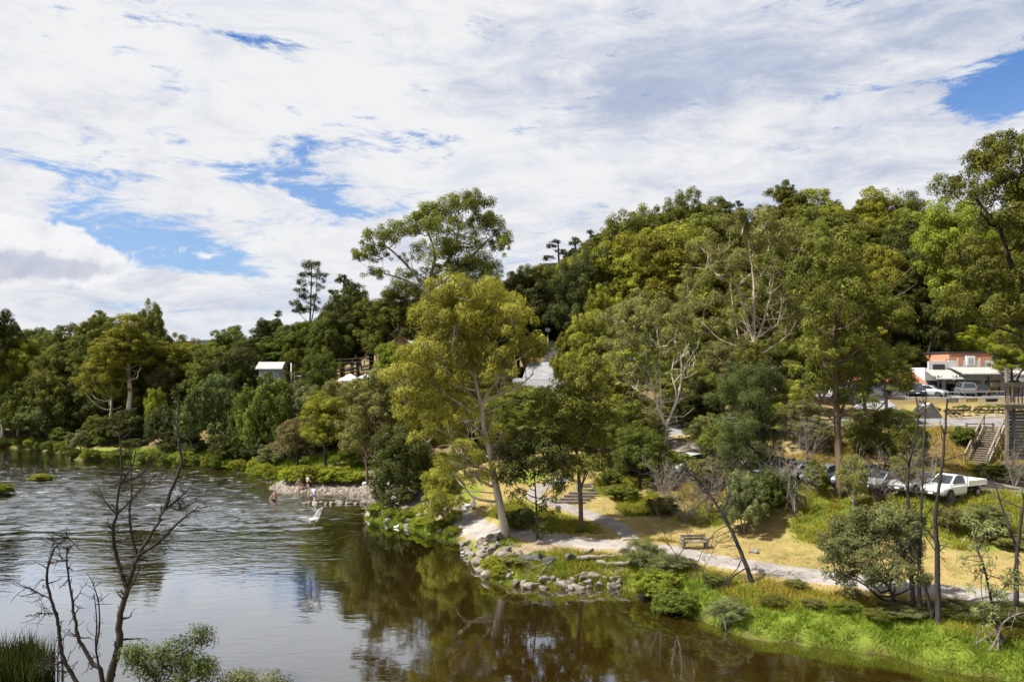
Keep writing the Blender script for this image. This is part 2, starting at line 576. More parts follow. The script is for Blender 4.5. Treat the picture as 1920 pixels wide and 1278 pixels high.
def _fit():
    n = len(CT)
    d2 = (CT[:, None, 0] - CT[None, :, 0]) ** 2 + (CT[:, None, 1] - CT[None, :, 1]) ** 2
    K = _tps(d2) + np.eye(n) * 6.0
    Pm = np.c_[np.ones(n), CT[:, 0], CT[:, 1]]
    A = np.block([[K, Pm], [Pm.T, np.zeros((3, 3))]])
    return np.linalg.solve(A, np.r_[CT[:, 2], 0, 0, 0])


TW = _fit()
_h = np.random.default_rng(3).uniform(0, 6.28, (14, 2))


def macro(X, Y):
    X = np.asarray(X, float); Y = np.asarray(Y, float)
    Yc = np.clip(Y, -30, 420)
    Xc = np.clip(X, -260, 260)
    z = TW[-3] + TW[-2] * Xc + TW[-1] * Yc
    for i in range(len(CT)):
        z = z + TW[i] * _tps((Xc - CT[i, 0]) ** 2 + (Yc - CT[i, 1]) ** 2)
    return np.clip(z, 0.3, 75)


def height(X, Y):
    X = np.asarray(X, float); Y = np.asarray(Y, float)
    d = poly_dist(X, Y, SHORE)
    mz = macro(X, Y)
    bumps = np.zeros(X.shape)
    for i in range(7):
        fr = 0.5 + 0.33 * i
        a = _h[i, 0]
        bumps = bumps + np.sin((X * math.cos(a) + Y * math.sin(a)) * fr + _h[i, 1]) / (1.2 + i * .6)
    rough = np.clip((d - 0.2) / 1.5, 0, 1) * (0.045 + 0.10 * np.exp(-((d - 2.2) / 2.2) ** 2))
    bank = 0.95 * (1 - np.exp(-np.maximum(d, 0) / 0.8)) + 0.30 * np.maximum(d - 0.8, 0)
    land = np.minimum(mz, bank) + bumps * rough
    return np.where(d > 0, land, -np.minimum(1.6, 0.4 * -d))


def h1(X, Y):
    return float(height(np.array([X]), np.array([Y]))[0])


# the sheet: fine where the camera looks closely, coarse far away
def axis(segs):
    out = []
    for a, b, s in segs:
        out += list(np.arange(a, b, s))
    return np.array(out + [segs[-1][1]])


GX = axis([(-1600, -400, 120), (-400, -140, 14), (-140, -50, 3.0), (-50, -30, 1.2), (-30, 62, 0.75), (62, 130, 2.5), (130, 400, 14), (400, 1600, 120)])
GY = axis([(-300, -20, 20), (-20, 30, 2.5), (30, 100, 0.75), (100, 130, 1.5), (130, 260, 5), (260, 500, 16), (500, 3000, 250)])
GXX, GYY = np.meshgrid(GX, GY)
GZ = height(GXX.ravel(), GYY.ravel()).reshape(GXX.shape)


def hz(X, Y):
    """height of the built sheet itself (bilinear)"""
    X = np.clip(np.asarray(X, float), GX[0], GX[-1] - 1e-6); Y = np.clip(np.asarray(Y, float), GY[0], GY[-1] - 1e-6)
    i = np.clip(np.searchsorted(GX, X, side='right') - 1, 0, len(GX) - 2)
    j = np.clip(np.searchsorted(GY, Y, side='right') - 1, 0, len(GY) - 2)
    u = (X - GX[i]) / (GX[i + 1] - GX[i])
    v = (Y - GY[j]) / (GY[j + 1] - GY[j])
    return (GZ[j, i] * (1 - u) * (1 - v) + GZ[j, i + 1] * u * (1 - v) + GZ[j + 1, i] * (1 - u) * v + GZ[j + 1, i + 1] * u * v)


def zg(X, Y):
    return float(hz(np.array([X]), np.array([Y]))[0])


def G(x, y):
    """point of the ground seen at pixel x, y"""
    Ys = np.arange(30, 320, 0.15)
    Xs = (x - HX) / F * Ys
    Zr = CAMZ + (HY - y) / F * Ys
    hit = np.nonzero(hz(Xs, Ys) >= Zr)[0]
    i = hit[0] if len(hit) else len(Ys) - 1
    return (float(Xs[i]), float(Ys[i]), zg(Xs[i], Ys[i]))


def XY(x, Y):
    X = (x - HX) / F * Y
    return (X, Y, zg(X, Y))


def strip_dist(X, Y, pts):
    best = np.full(np.shape(X), 1e9)
    for (ax, ay), (bx, by) in zip(pts[:-1], pts[1:]):
        dx, dy = bx - ax, by - ay
        t = np.clip(((X - ax) * dx + (Y - ay) * dy) / (dx * dx + dy * dy), 0, 1)
        best = np.minimum(best, np.hypot(X - ax - t * dx, Y - ay - t * dy))
    return best


def smooth_line(pts, n=8):
    pts = [np.array(p, float) for p in pts]
    out = []
    for i in range(len(pts) - 1):
        p0 = pts[max(i - 1, 0)]; p1 = pts[i]; p2 = pts[i + 1]; p3 = pts[min(i + 2, len(pts) - 1)]
        for k in range(n):
            t = k / n
            out.append(0.5 * ((2 * p1) + (-p0 + p2) * t + (2 * p0 - 5 * p1 + 4 * p2 - p3) * t * t + (-p0 + 3 * p1 - 3 * p2 + p3) * t ** 3))
    out.append(pts[-1])
    return out


PATH = smooth_line([W0(*p) for p in PATH_PX])
PATH2 = smooth_line([W0(*p) for p in PATH2_PX])
ROAD_LOW = smooth_line([(95, 80.5), (70, 78.5), (52, 78.3), (40, 78.6), (28, 83), (14, 91.5), (-6, 97)])


def ramp01(v, a, b):
    t = np.clip((v - a) / (b - a), 0, 1)
    return t * t * (3 - 2 * t)


def nz(X, Y, s, seed=0):
    r = np.random.default_rng(seed)
    o = 0
    for i in range(6):
        a = r.uniform(0, 6.28); f = s * (0.6 + 0.5 * i); ph = r.uniform(0, 6.28)
        o = o + np.sin((X * np.cos(a) + Y * np.sin(a)) * f + ph + 1.3 * np.sin((Y * np.cos(a) - X * np.sin(a)) * f * .7 + ph))
    return o / 6


def blob2(X, Y, px, py, z, rx, ry):
    cx, cy = W0(px, py, z)
    return np.exp(-(((X - cx) / rx) ** 2 + ((Y - cy) / ry) ** 2))


def zones(X, Y):
    d = poly_dist(X, Y, SHORE)
    n1 = nz(X, Y, 0.55, 1); n2 = nz(X, Y, 1.3, 2)
    pd = np.minimum(strip_dist(X, Y, PATH), strip_dist(X, Y, PATH2))
    lush = 1 - ramp01(d + n1 * 0.9 + n2 * .5, 2.2, 4.2)
    slope = 0
    for (px, py, z, rx, ry) in [(1500, 965, 3, 3.4, 4), (1560, 990, 2.8, 4, 4), (1640, 960, 3.6, 5, 5), (1720, 970, 3.6, 4, 5), (1820, 985, 3.4, 5, 5), (1900, 990, 3.3, 4, 5), (1560, 925, 4.6, 5, 4), (1660, 930, 4.6, 5, 3),
                                (1120, 985, 2.0, 2.2, 3), (1060, 985, 2.0, 2.4, 2.5), (960, 965, 2.0, 3.5, 5), (1030, 965, 2.2, 2.5, 2), (1000, 910, 2.8, 3, 4), (1320, 960, 3, 3, 3), (1200, 940, 3, 3, 3.5), (1150, 910, 3.4, 4, 4),
                                (690, 870, 2.6, 5, 8), (560, 870, 2.0, 8, 7), (450, 868, 1.5, 8, 4), (350, 864, 1.5, 10, 3), (840, 930, 2.2, 4, 4), (1900, 960, 4, 4, 3)]:
        slope = np.maximum(slope, blob2(X, Y, px, py, z, rx, ry))
    slope = ramp01(slope + 0.28 * n1 + .15 * n2, 0.42, 0.72)
    green = np.maximum(lush, slope) * ramp01(pd, 1.2, 2.0)
    gravel = np.zeros(X.shape)
    for (px, py, z, rx, ry) in [(520, 920, .3, 6, 5), (580, 918, .4, 7, 5), (650, 920, .4, 7, 5), (700, 925, .4, 5, 6), (760, 945, .8, 3, 4)]:
        gravel = np.maximum(gravel, blob2(X, Y, px, py, z, rx, ry))
    gravel = ramp01(gravel + n2 * 0.12, 0.3, 0.5) * (1 - ramp01(Y, 95.5, 98.5))
    green = green * (1 - gravel)
    # leaf litter and earth under the trees of the far bank, the embankment and the hills
    lit = ramp01(Y + n1 * 4 - 0.12 * np.abs(X - 20), 84, 92)
    lit = np.maximum(lit, ramp01(-X + n1 * 2, 31, 40) * ramp01(Y, 80, 95))
    emb = ramp01(Y - np.clip(62 + (22 - X) * 1.0, 60, 86) + n1, 3, 6) * (1 - ramp01(Y, 72, 74)) * ramp01(X, 16, 22)
    lit = np.maximum(lit, emb * 0.8)
    bare = np.exp(-(((X - 2) / 5) ** 2 + ((Y - 55) / 2.3) ** 2))
    bare = np.maximum(bare, np.exp(-(((X - 7.5) / 2.6) ** 2 + ((Y - 52.6) / 1.6) ** 2)))
    return d, green, gravel, np.clip(lit, 0, 1) * (1 - green * .8), ramp01(bare + n2 * .2, .35, .6), n1


zd, zgreen, zgravel, zlit, zbare, zn = [a for a in zones(GXX.ravel(), GYY.ravel())]


def ground_material():
    m, k, out = new_mat('ground_soil_and_grass')
    tc = k.node('ShaderNodeTexCoord')
    o = tc.outputs['Object']
    def at(nm):
        return k.node('ShaderNodeAttribute', attribute_name=nm).outputs['Fac']
    n1 = k.noise(o, 0.9, 7, 0.65, 0.3)
    n2 = k.noise(o, 7.0, 6, 0.7)
    n3 = k.noise(o, 40.0, 3, 0.6)
    straw = k.mix(k.ss(n1, .35, .68), (0.249, 0.1867, 0.0789), (0.1784, 0.1394, 0.0498))
    straw = k.mix(k.m('MULTIPLY', k.ss(n2, .5, .75), .55), straw, (0.1992, 0.1826, 0.0415))
    straw = k.mix(k.m('MULTIPLY', k.ss(k.noise(o, .45, 6, .7, .5), .48, .72), .6), straw, (0.115, 0.135, 0.028))
    straw = k.mix(k.m('MULTIPLY', k.ss(n3, .5, .8), .35), straw, (0.1743, 0.1245, 0.0539))
    grn = k.mix(k.ss(n2, .3, .7), (0.0747, 0.1203, 0.0116), (0.1411, 0.1577, 0.0249))
    grn = k.mix(k.ss(n1, .45, .75), grn, (0.0498, 0.0706, 0.0124))
    grv = k.mix(k.ss(n2, .3, .7), (0.2407, 0.2075, 0.1743), (0.1411, 0.1203, 0.0996))
    vor = k.node('ShaderNodeTexVoronoi')
    k.set(vor.inputs['Vector'], o)
    vor.inputs['Scale'].default_value = 6.0
    sepc = k.node('ShaderNodeSeparateColor')
    k.set(sepc.inputs[0], vor.outputs['Color'])
    grv = k.mix(k.m('MULTIPLY', sepc.outputs[0], .6), grv, (0.22, 0.19, 0.16))
    ltt = k.mix(k.ss(n2, .3, .7), (0.0871, 0.0598, 0.0315), (0.1577, 0.1203, 0.0539))
    ltt = k.mix(k.ss(n1, .5, .75), ltt, (0.083, 0.0871, 0.0208))
    brr = k.mix(k.ss(n2, .35, .7), (0.249, 0.195, 0.1411), (0.1411, 0.1037, 0.0706))
    c = k.mix(at('green'), straw, grn)
    c = k.mix(at('litter'), c, ltt)
    c = k.mix(at('bare'), c, brr)
    c = k.mix(at('gravel'), c, grv)
    c = k.mix(at('bed'), c, (0.05, 0.036, 0.016))
    hgt = k.m('ADD', k.m('MULTIPLY', n2, 0.6), k.m('MULTIPLY', n3, 0.4))
    principled(k, out, c, 0.92, 0.1, 0, hgt, 0.8, 0.08)
    return m


nyy, nxx = GXX.shape
idx = np.arange(nyy * nxx).reshape(nyy, nxx)
fq = np.stack([idx[:-1, :-1].ravel(), idx[:-1, 1:].ravel(), idx[1:, 1:].ravel(), idx[1:, :-1].ravel()], 1)
gme = mesh_np('ground', np.c_[GXX.ravel(), GYY.ravel(), GZ.ravel()], fq, [ground_material()], True,
              {'green': ('POINT', zgreen), 'gravel': ('POINT', zgravel), 'litter': ('POINT', zlit), 'bare': ('POINT', zbare), 'bed': ('POINT', ramp01(-zd, -0.25, 0.1))})
tag(ob('ground', gme), 'river valley ground of dry grass, green banks and wooded hillside', None, None, 'structure')


# ------------------------------------------------------------------ water
def water_material():
    m, k, out = new_mat('river_water')
    tc = k.node('ShaderNodeTexCoord')
    o = tc.outputs['Object']
    sp = k.node('ShaderNodeSeparateXYZ')
    k.set(sp.inputs[0], o)
    wv = k.vm('MULTIPLY', o, (0.42, 1.0, 1.0))
    wfar = k.vm('MULTIPLY', o, (0.30, 1.0, 1.0))
    fine = k.noise(wv, 1.9, 3, 0.55, 0.5)
    mid = k.noise(wv, 0.75, 3, 0.5, 0.3)
    rif = k.noise(wfar, 0.9, 6, 0.68, 0.8)
    at = lambda nm: k.node('ShaderNodeAttribute', attribute_name=nm).outputs['Fac']
    chop = at('chop')
    patch = k.noise(k.vm('MULTIPLY', o, (0.05, 0.16, 1)), 1.0, 4, 0.6, 0.5)
    chop2 = k.m('MULTIPLY', chop, k.ss(patch, 0.30, 0.62, 0.45, 1.25))
    hgt = k.m('ADD', k.m('MULTIPLY', fine, k.m('ADD', 0.002, k.m('MULTIPLY', chop2, 0.045))),
              k.m('ADD', k.m('MULTIPLY', mid, k.m('ADD', 0.004, k.m('MULTIPLY', chop2, 0.045))), k.m('MULTIPLY', rif, k.m('MULTIPLY', at('riffle'), 0.16))))
    bn = k.node('ShaderNodeBump')
    bn.inputs['Strength'].default_value = 1.0
    bn.inputs['Distance'].default_value = 1.0
    k.set(bn.inputs['Height'], hgt)
    murk = k.mix(k.ss(k.noise(o, 0.12, 4, .6), .35, .65), (0.0125, 0.0066, 0.0008), (0.0165, 0.0092, 0.0012))
    murk = k.mix(at('shallow'), murk, (0.0332, 0.0232, 0.005))
    foam = k.m('MULTIPLY', at('riffle'), k.ss(k.m('ADD', rif, k.m('MULTIPLY', k.m('SUBTRACT', k.noise(wfar, 3.1, 4, .7), .5), .5)), 0.55, 0.68))
    col = k.mix(k.m('MULTIPLY', foam, 0.34), murk, (0.72, 0.74, 0.76))
    df = k.node('ShaderNodeBsdfDiffuse')
    k.set(df.inputs['Color'], col)
    gl = k.node('ShaderNodeBsdfGlossy')
    gl.inputs['Color'].default_value = (0.89, 0.945, 1.0, 1)
    k.set(gl.inputs['Roughness'], k.m('ADD', 0.03, k.m('MULTIPLY', foam, .4)))
    k.l.new(bn.outputs[0], gl.inputs['Normal'])
    k.l.new(bn.outputs[0], df.inputs['Normal'])
    fr = k.node('ShaderNodeFresnel')
    fr.inputs['IOR'].default_value = 1.33
    k.l.new(bn.outputs[0], fr.inputs['Normal'])
    fac = k.m('MULTIPLY_ADD', fr.outputs[0], 3.0, 0.01, clamp=True)
    fac = k.m('MULTIPLY', k.m('MINIMUM', fac, 0.93), k.m('SUBTRACT', 1.0, k.m('MULTIPLY', foam, .6)))
    mx = k.node('ShaderNodeMixShader')
    k.set(mx.inputs[0], fac)
    k.l.new(df.outputs[0], mx.inputs[1])
    k.l.new(gl.outputs[0], mx.inputs[2])
    k.l.new(mx.outputs[0], out.inputs[0])
    return m


WX = axis([(-420, -100, 20), (-100, -64, 1.2), (-64, -10, 0.3), (-10, 60, 1.0)])
WY = axis([(-60, 28, 8), (28, 62, 1.0), (62, 119, 0.22), (119, 130, 1.0), (130, 220, 10)])
WXX, WYY = np.meshgrid(WX, WY)
wd = poly_dist(WXX.ravel(), WYY.ravel(), SHORE)
wx, wy = WXX.ravel(), WYY.ravel()
pxw = wx / np.maximum(wy, 5) * F + HX
pyw = HY + CAMZ * F / np.maximum(wy, 5)
# wind-roughened reach on the left, glassy lee of the right bank, shallow riffle further up
chop = 1 - ramp01(pxw + 70 * nz(wx, wy, .12, 5) - (pyw - 1000) * 0.25, 470, 760)
chop = chop * (0.10 + 0.90 * (1 - ramp01(pyw, 985, 1110))) + 0.01
rif = ramp01(wy, 76, 90) * (1 - ramp01(wy, 112, 118)) * (1 - ramp01(pxw, 520, 640)) * (0.6 + .4 * nz(wx, wy, .3, 9))
rif = np.clip(np.maximum(rif, 0.65 * ramp01(wy, 68, 80) * (1 - ramp01(pxw, 560, 700)) * (1 - ramp01(wy, 112, 118))), 0, 1)
shal = (1 - ramp01(-wd, 0.2, 2.2)) * .8
shal = np.maximum(shal, ramp01(wy, 74, 80) * ramp01(pxw, 500, 600) * .55)
# real wavelets in the shallow, wind-broken reach
wr_ = np.random.default_rng(44)
wav = np.zeros(len(wx))
for i in range(26):
    th = math.pi / 2 + wr_.normal(0, .55)
    lam = 0.75 * 1.075 ** i
    ph = wr_.uniform(0, 6.28)
    kk_ = 2 * math.pi / lam
    wob = 0.9 * np.sin((wx * math.sin(th) - wy * math.cos(th)) * kk_ * .23 + ph * 2)
    wav += 0.011 * lam ** .6 * np.sin((wx * math.cos(th) + wy * math.sin(th)) * kk_ + ph + wob)
wmask = np.clip(chop * 1.1, 0, 1) * ramp01(wy, 62, 74) * (1 - ramp01(wy, 112, 118)) * ramp01(wx, -63, -58) * (1 - ramp01(wx, -16, -11)) * (0.45 + .55 * (0.5 + nz(wx, wy, .16, 12)))
wav = wav * np.clip(wmask, 0, 1)
nyy, nxx = WXX.shape
idx = np.arange(nyy * nxx).reshape(nyy, nxx)
fq = np.stack([idx[:-1, :-1].ravel(), idx[:-1, 1:].ravel(), idx[1:, 1:].ravel(), idx[1:, :-1].ravel()], 1)
wme = mesh_np('river_water', np.c_[wx, wy, wav], fq, [water_material()], True,
              {'chop': ('POINT', chop), 'riffle': ('POINT', rif), 'shallow': ('POINT', shal)})
tag(ob('river_water', wme), 'brown river reflecting clouds and trees with a shallow riffle upstream', None, None, 'structure')


# ------------------------------------------------------------------ paths, road, car park
def ribbon(pts, width, lift, across=5, wfun=None):
    pts = [np.array(p) for p in pts]
    v, f = [], []
    for i, p in enumerate(pts):
        t = pts[min(i + 1, len(pts) - 1)] - pts[max(i - 1, 0)]
        t = t / np.linalg.norm(t)
        nrm = np.array((-t[1], t[0]))
        w = width if wfun is None else wfun(i)
        for j in range(across):
            s = (j / (across - 1) - 0.5)
            edge = abs(s) * 2
            q = p + nrm * s * (w + (0.25 * math.sin(i * 1.7 + j) if edge > .9 else 0))
            crown = lift if edge < .9 else -0.03
            v.append((q[0], q[1], zg(q[0], q[1]) + crown))
    for i in range(len(pts) - 1):
        for j in range(across - 1):
            a = i * across + j
            f.append((a, a + 1, a + across + 1, a + across))
    return np.array(v), f


M_PATH = simple('path_crushed_rock', (0.224, 0.205, 0.191), (0.149, 0.136, 0.125), 0.9, 0.95, 0.1, 0, 0.9, (1, 1, 1), 12, 0.03)
M_ROAD = simple('road_asphalt_worn', (0.1992, 0.1926, 0.1992), (0.1494, 0.1452, 0.1494), 0.8, 0.9, 0.2, 0, 0.3, (1, 1, 1), 8, 0.01)
M_CARPARK = simple('carpark_gravel', (0.2075, 0.1826, 0.1577), (0.1245, 0.1079, 0.093), 1.2, 0.95, 0.1, 0, 0.6, (1, 1, 1), 9, 0.03)
M_CONC = simple('concrete_kerb', (0.3818, 0.3569, 0.3196), (0.2988, 0.2781, 0.249), 2.0, 0.9, 0.15)
v, f = ribbon(smooth_line(PATH[::4], 6), 2.45, 0.06, 7)
tag(ob('footpath', mesh_np('footpath', v, f, [M_PATH], True)), 'pale gravel footpath along the river bank', None, None, 'structure')
v, f = ribbon(smooth_line(PATH2[::4], 6), 1.7, 0.075, 7)
tag(ob('side_path', mesh_np('side_path', v, f, [M_PATH], True)), 'narrow gravel path curving up from the footpath', None, None, 'structure')
v, f = ribbon(ROAD_LOW, 9.0, 0.10, 9)
tag(ob('road', mesh_np('road', v, f, [M_ROAD], True)), 'grey asphalt road above the car park', None, None, 'structure')
CP = smooth_line([(60, 57.5), (44, 59.5), (32, 60.0), (24, 65.5), (17, 76), (9, 90), (-3, 97)])
v, f = ribbon(CP, 8.2, 0.07, 9)
tag(ob('car_park', mesh_np('car_park', v, f, [M_CARPARK], True)), 'gravel car park behind the riverside trees', None, None, 'structure')
STREET = smooth_line([(30, 101.5), (45, 101.8), (60, 101.8), (80, 102), (110, 104)])
v, f = ribbon(STREET, 8.0, 0.12, 7)
tag(ob('street', mesh_np('street', v, f, [M_ROAD], True)), 'asphalt street in front of the shops', None, None, 'structure')


def kerb(name, pts, w, hgt):
    v, f = [], []
    pts = [np.array(p) for p in pts]
    for i, p in enumerate(pts):
        t = pts[min(i + 1, len(pts) - 1)] - pts[max(i - 1, 0)]
        t = t / np.linalg.norm(t)
        nrm = np.array((-t[1], t[0]))
        z = zg(p[0], p[1]) + 0.1
        for s, dz in ((-.5, -.25), (-.5, hgt), (.5, hgt), (.5, -.25)):
            q = p + nrm * s * w
            v.append((q[0], q[1], z + dz))
    for i in range(len(pts) - 1):
        for j in range(4):
            a = i * 4 + j
            b = i * 4 + (j + 1) % 4
            f.append((a, b, b + 4, a + 4))
    f.append((3, 2, 1, 0))
    n = len(v)
    f.append((n - 4, n - 3, n - 2, n - 1))
    tag(ob(name, mesh_np(name, np.array(v), f, [M_CONC])), None, None, None, 'structure')


kerb('kerb', smooth_line([(34, 84.3), (44, 83.6), (56, 83.4), (72, 83.9)]), 0.35, 0.16)
kerb('kerb', smooth_line([(33, 73.6), (42, 73.2), (52, 73.2), (70, 73.6)]), 0.3, 0.14)
kerb('kerb', smooth_line([(40, 97.3), (50, 97.4), (62, 97.4), (82, 97.6)]), 0.3, 0.16)


def mark_line(pts, w, lift):
    v, f = ribbon(pts, w, lift, 3)
    tag(ob('road_marking', mesh_np('road_marking', v, f, [simple('road_paint', (0.78, 0.77, 0.74), (0.62, 0.61, 0.58), 3, .8)], True)), None, None, None, 'structure')


# ------------------------------------------------------------------ distant ridge on the left
def far_hill():
    xs = np.linspace(-900, 500, 90)
    ys = np.linspace(560, 1100, 26)
    XX, YY = np.meshgrid(xs, ys)
    ridge = 36 + 14 * np.exp(-((XX + 290) / 130) ** 2) + 5 * np.sin(XX / 90) + 30 * ramp01(XX, -150, 300)
    Z = ridge * np.sin(np.clip((YY - 560) / 300, 0, 1) * math.pi / 2) - 8
    r = np.random.default_rng(5)
    Z = Z + r.uniform(-2.2, 2.2, Z.shape)
    ny, nx = XX.shape
    ix = np.arange(ny * nx).reshape(ny, nx)
    q = np.stack([ix[:-1, :-1].ravel(), ix[:-1, 1:].ravel(), ix[1:, 1:].ravel(), ix[1:, :-1].ravel()], 1)
    m, k, out = new_mat('distant_forest')
    tc = k.node('ShaderNodeTexCoord')
    n = k.noise(tc.outputs['Object'], 0.16, 6, .65)
    principled(k, out, k.mix(k.ss(n, .35, .65), (0.022, 0.033, 0.034), (0.045, 0.055, 0.046)), 0.95, 0.05, 0, n, 1.0, 6.0)
    tag(ob('distant_hill', mesh_np('distant_hill', np.c_[XX.ravel(), YY.ravel(), Z.ravel()], q, [m], False)), 'far wooded ridge showing between the left trees', None, None, 'structure')


far_hill()

# ------------------------------------------------------------------ trees
class Tree:
    def __init__(self, seed):
        self.r = np.random.default_rng(seed)
        self.bv, self.bf, self.nb = [], [], 0
        self.lv, self.lvar = [], []
        self.nodes = []   # (xyz, radius)

    def tube(self, pts, r0, r1, sides=5, keep=True, power=1.0):
        pts = np.asarray(pts, float)
        K = len(pts)
        t = np.gradient(pts, axis=0)
        t /= np.linalg.norm(t, axis=1)[:, None] + 1e-9
        ref = np.array((0.31, 0.87, 0.12)) if abs(t[:, 2]).mean() > .5 else np.array((0.1, 0.2, 1.0))
        u = np.cross(t, ref)
        u /= np.linalg.norm(u, axis=1)[:, None] + 1e-9
        w = np.cross(t, u)
        rad = r0 + (r1 - r0) * np.linspace(0, 1, K) ** power
        a = np.linspace(0, 2 * math.pi, sides, endpoint=False)
        ring = pts[:, None, :] + rad[:, None, None] * (u[:, None, :] * np.cos(a)[None, :, None] + w[:, None, :] * np.sin(a)[None, :, None])
        self.bv.append(ring.reshape(-1, 3))
        i = np.arange(K - 1)[:, None] * sides + np.arange(sides)[None, :]
        j = np.arange(K - 1)[:, None] * sides + (np.arange(sides)[None, :] + 1) % sides
        q = np.stack([i, j, j + sides, i + sides], -1).reshape(-1, 4)
        self.bf.append(q + self.nb)
        self.nb += K * sides
        if keep:
            for p, rr in zip(pts, rad):
                self.nodes.append((p, rr))

    def curve(self, a, b, n=6, bow=0.12, up=0.15, jit=0.04):
        a = np.asarray(a, float); b = np.asarray(b, float)
        L = np.linalg.norm(b - a)
        s = np.linspace(0, 1, n)[:, None]
        p = a + (b - a) * s
        off = self.r.normal(0, bow, 3) * L
        off[2] = -abs(up) * L * 0.6 + self.r.normal(0, .05) * L
        p = p + np.sin(s * math.pi) * off
        p[1:-1] += self.r.normal(0, jit * L, (n - 2, 3)) * .5
        return p

    def leaves(self, cen, rad, n, L, w, droop, lobe_c, base):
        """n leaves round every tuft centre"""
        r = self.r
        cen = np.asarray(cen); T = len(cen)
        N = T * n
        d = r.normal(0, 1, (N, 3))
        d[:, 2] += 0.35
        d /= np.linalg.norm(d, axis=1)[:, None]
        rr = r.uniform(0.15, 1, N) ** 0.45
        c = np.repeat(cen, n, 0)
        rad = np.repeat(np.broadcast_to(rad, (T,)), n)
        p = c + d * (rr * rad)[:, None] * np.array((1, 1, 0.9))
        out = p - lobe_c
        out /= np.linalg.norm(out, axis=1)[:, None] + 1e-6
        nrm = d * 0.9 + out * 0.45 + r.normal(0, 0.55, (N, 3)) + np.array((0, 0, 0.2))
        nrm /= np.linalg.norm(nrm, axis=1)[:, None]
        ax = np.cross(nrm, r.normal(0, 1, (N, 3)))
        ax[:, 2] -= droop
        ax -= nrm * np.sum(ax * nrm, 1)[:, None] * 0.7
        ax /= np.linalg.norm(ax, axis=1)[:, None] + 1e-6
        sd = np.cross(nrm, ax)
        sd /= np.linalg.norm(sd, axis=1)[:, None] + 1e-6
        ll = (L * r.uniform(0.65, 1.3, N))[:, None]
        ww = (w * r.uniform(0.7, 1.25, N))[:, None]
        a = p - sd * ww * 0.5
        b = p + sd * ww * 0.5
        e = p + ax * ll
        self.lv.append(np.stack([a, b, e], 1).reshape(-1, 3))
        tv = np.repeat(r.uniform(0, 1, T), n)
        self.lvar.append(np.clip(0.42 * tv + 0.38 * r.uniform(0, 1, N) + base, 0, 1))

    def lobe(self, c, r3, dens=1.0, L=.34, w=.13, droop=.5, tuft=.38, lai=1.5, twigs=True, core=True):
        r = self.r
        c = np.asarray(c, float); r3 = np.asarray(r3, float)
        L *= .82; w *= .80
        rm = float(r3.mean())
        tr = float(np.clip(tuft * rm, .28, 1.05))
        nt = max(5, int(dens * 2.5 * (rm / tr) ** 2))
        d = r.normal(0, 1, (nt * 3, 3))
        d /= np.linalg.norm(d, axis=1)[:, None]
        d = d[(d[:, 2] > -0.35) | (r.uniform(0, 1, nt * 3) < .35)][:nt]
        cen = c + d * r3 * r.uniform(0.72, 1.08, len(d))[:, None]
        n = max(10, int(lai * math.pi * tr * tr / (0.5 * L * w)))
        base = r.uniform(0, 0.22)
        self.leaves(cen, tr * r.uniform(.75, 1.25, len(cen)), n, L, w, droop, c, base)
        if core and dens > .7:
            ncore = max(3, int(nt * .35))
            cc = c + r.normal(0, .33, (ncore, 3)) * r3
            self.leaves(cc, tr * 1.2, max(8, int(n * .22)), L * 1.5, w * 1.7, droop, c, base)
        if twigs:
            for q in cen[::2]:
                mid = (c + q) / 2 - np.array((0, 0, 0.08 * rm))
                self.tube([c - np.array((0, 0, r3[2] * .45)), mid, q], 0.022 + .006 * rm, 0.008, 3, False)

    def limb(self, target, rm, bow=.1, rmin=.025, rfac=1.0):
        t = np.asarray(target, float)
        P_ = np.array([n[0] for n in self.nodes]); Rn = np.array([n[1] for n in self.nodes])
        dv = t - P_
        dist = np.linalg.norm(dv, axis=1)
        hor = np.hypot(dv[:, 0], dv[:, 1])
        cost = dist + 3.0 * np.maximum(0, 0.55 * hor - dv[:, 2]) + 1.2 / (Rn + .05) * .25
        i = int(np.argmin(cost))
        L = dist[i]
        r0 = min(Rn[i] * 0.8, (0.03 + 0.016 * L + 0.022 * rm) * rfac)
        pts = self.curve(P_[i], t, 7 if L > 3 else 5, bow, .22)
        self.tube(pts, max(r0, rmin), max(r0 * .3, .015), 5 if r0 > .06 else 4)

    def meshes(self, nm):
        bm_ = mesh_np(nm + '_trunk', np.concatenate(self.bv), np.concatenate(self.bf), [BARK['grey']], True) if self.bv else None
        cm = None
        if self.lv:
            v = np.concatenate(self.lv)
            f = np.arange(len(v)).reshape(-1, 3)
            cm = mesh_np(nm + '_crown', v, f, [LEAF['olive']], False, {'var': ('FACE', np.concatenate(self.lvar))})
        return bm_, cm


def put_mat(o, mat):
    if len(o.material_slots):
        o.material_slots[0].link = 'OBJECT'
        o.material_slots[0].material = mat


# --- generic kinds, each built once and copied
KH = {}   # kind -> list of (trunk mesh, crown mesh, height, width)


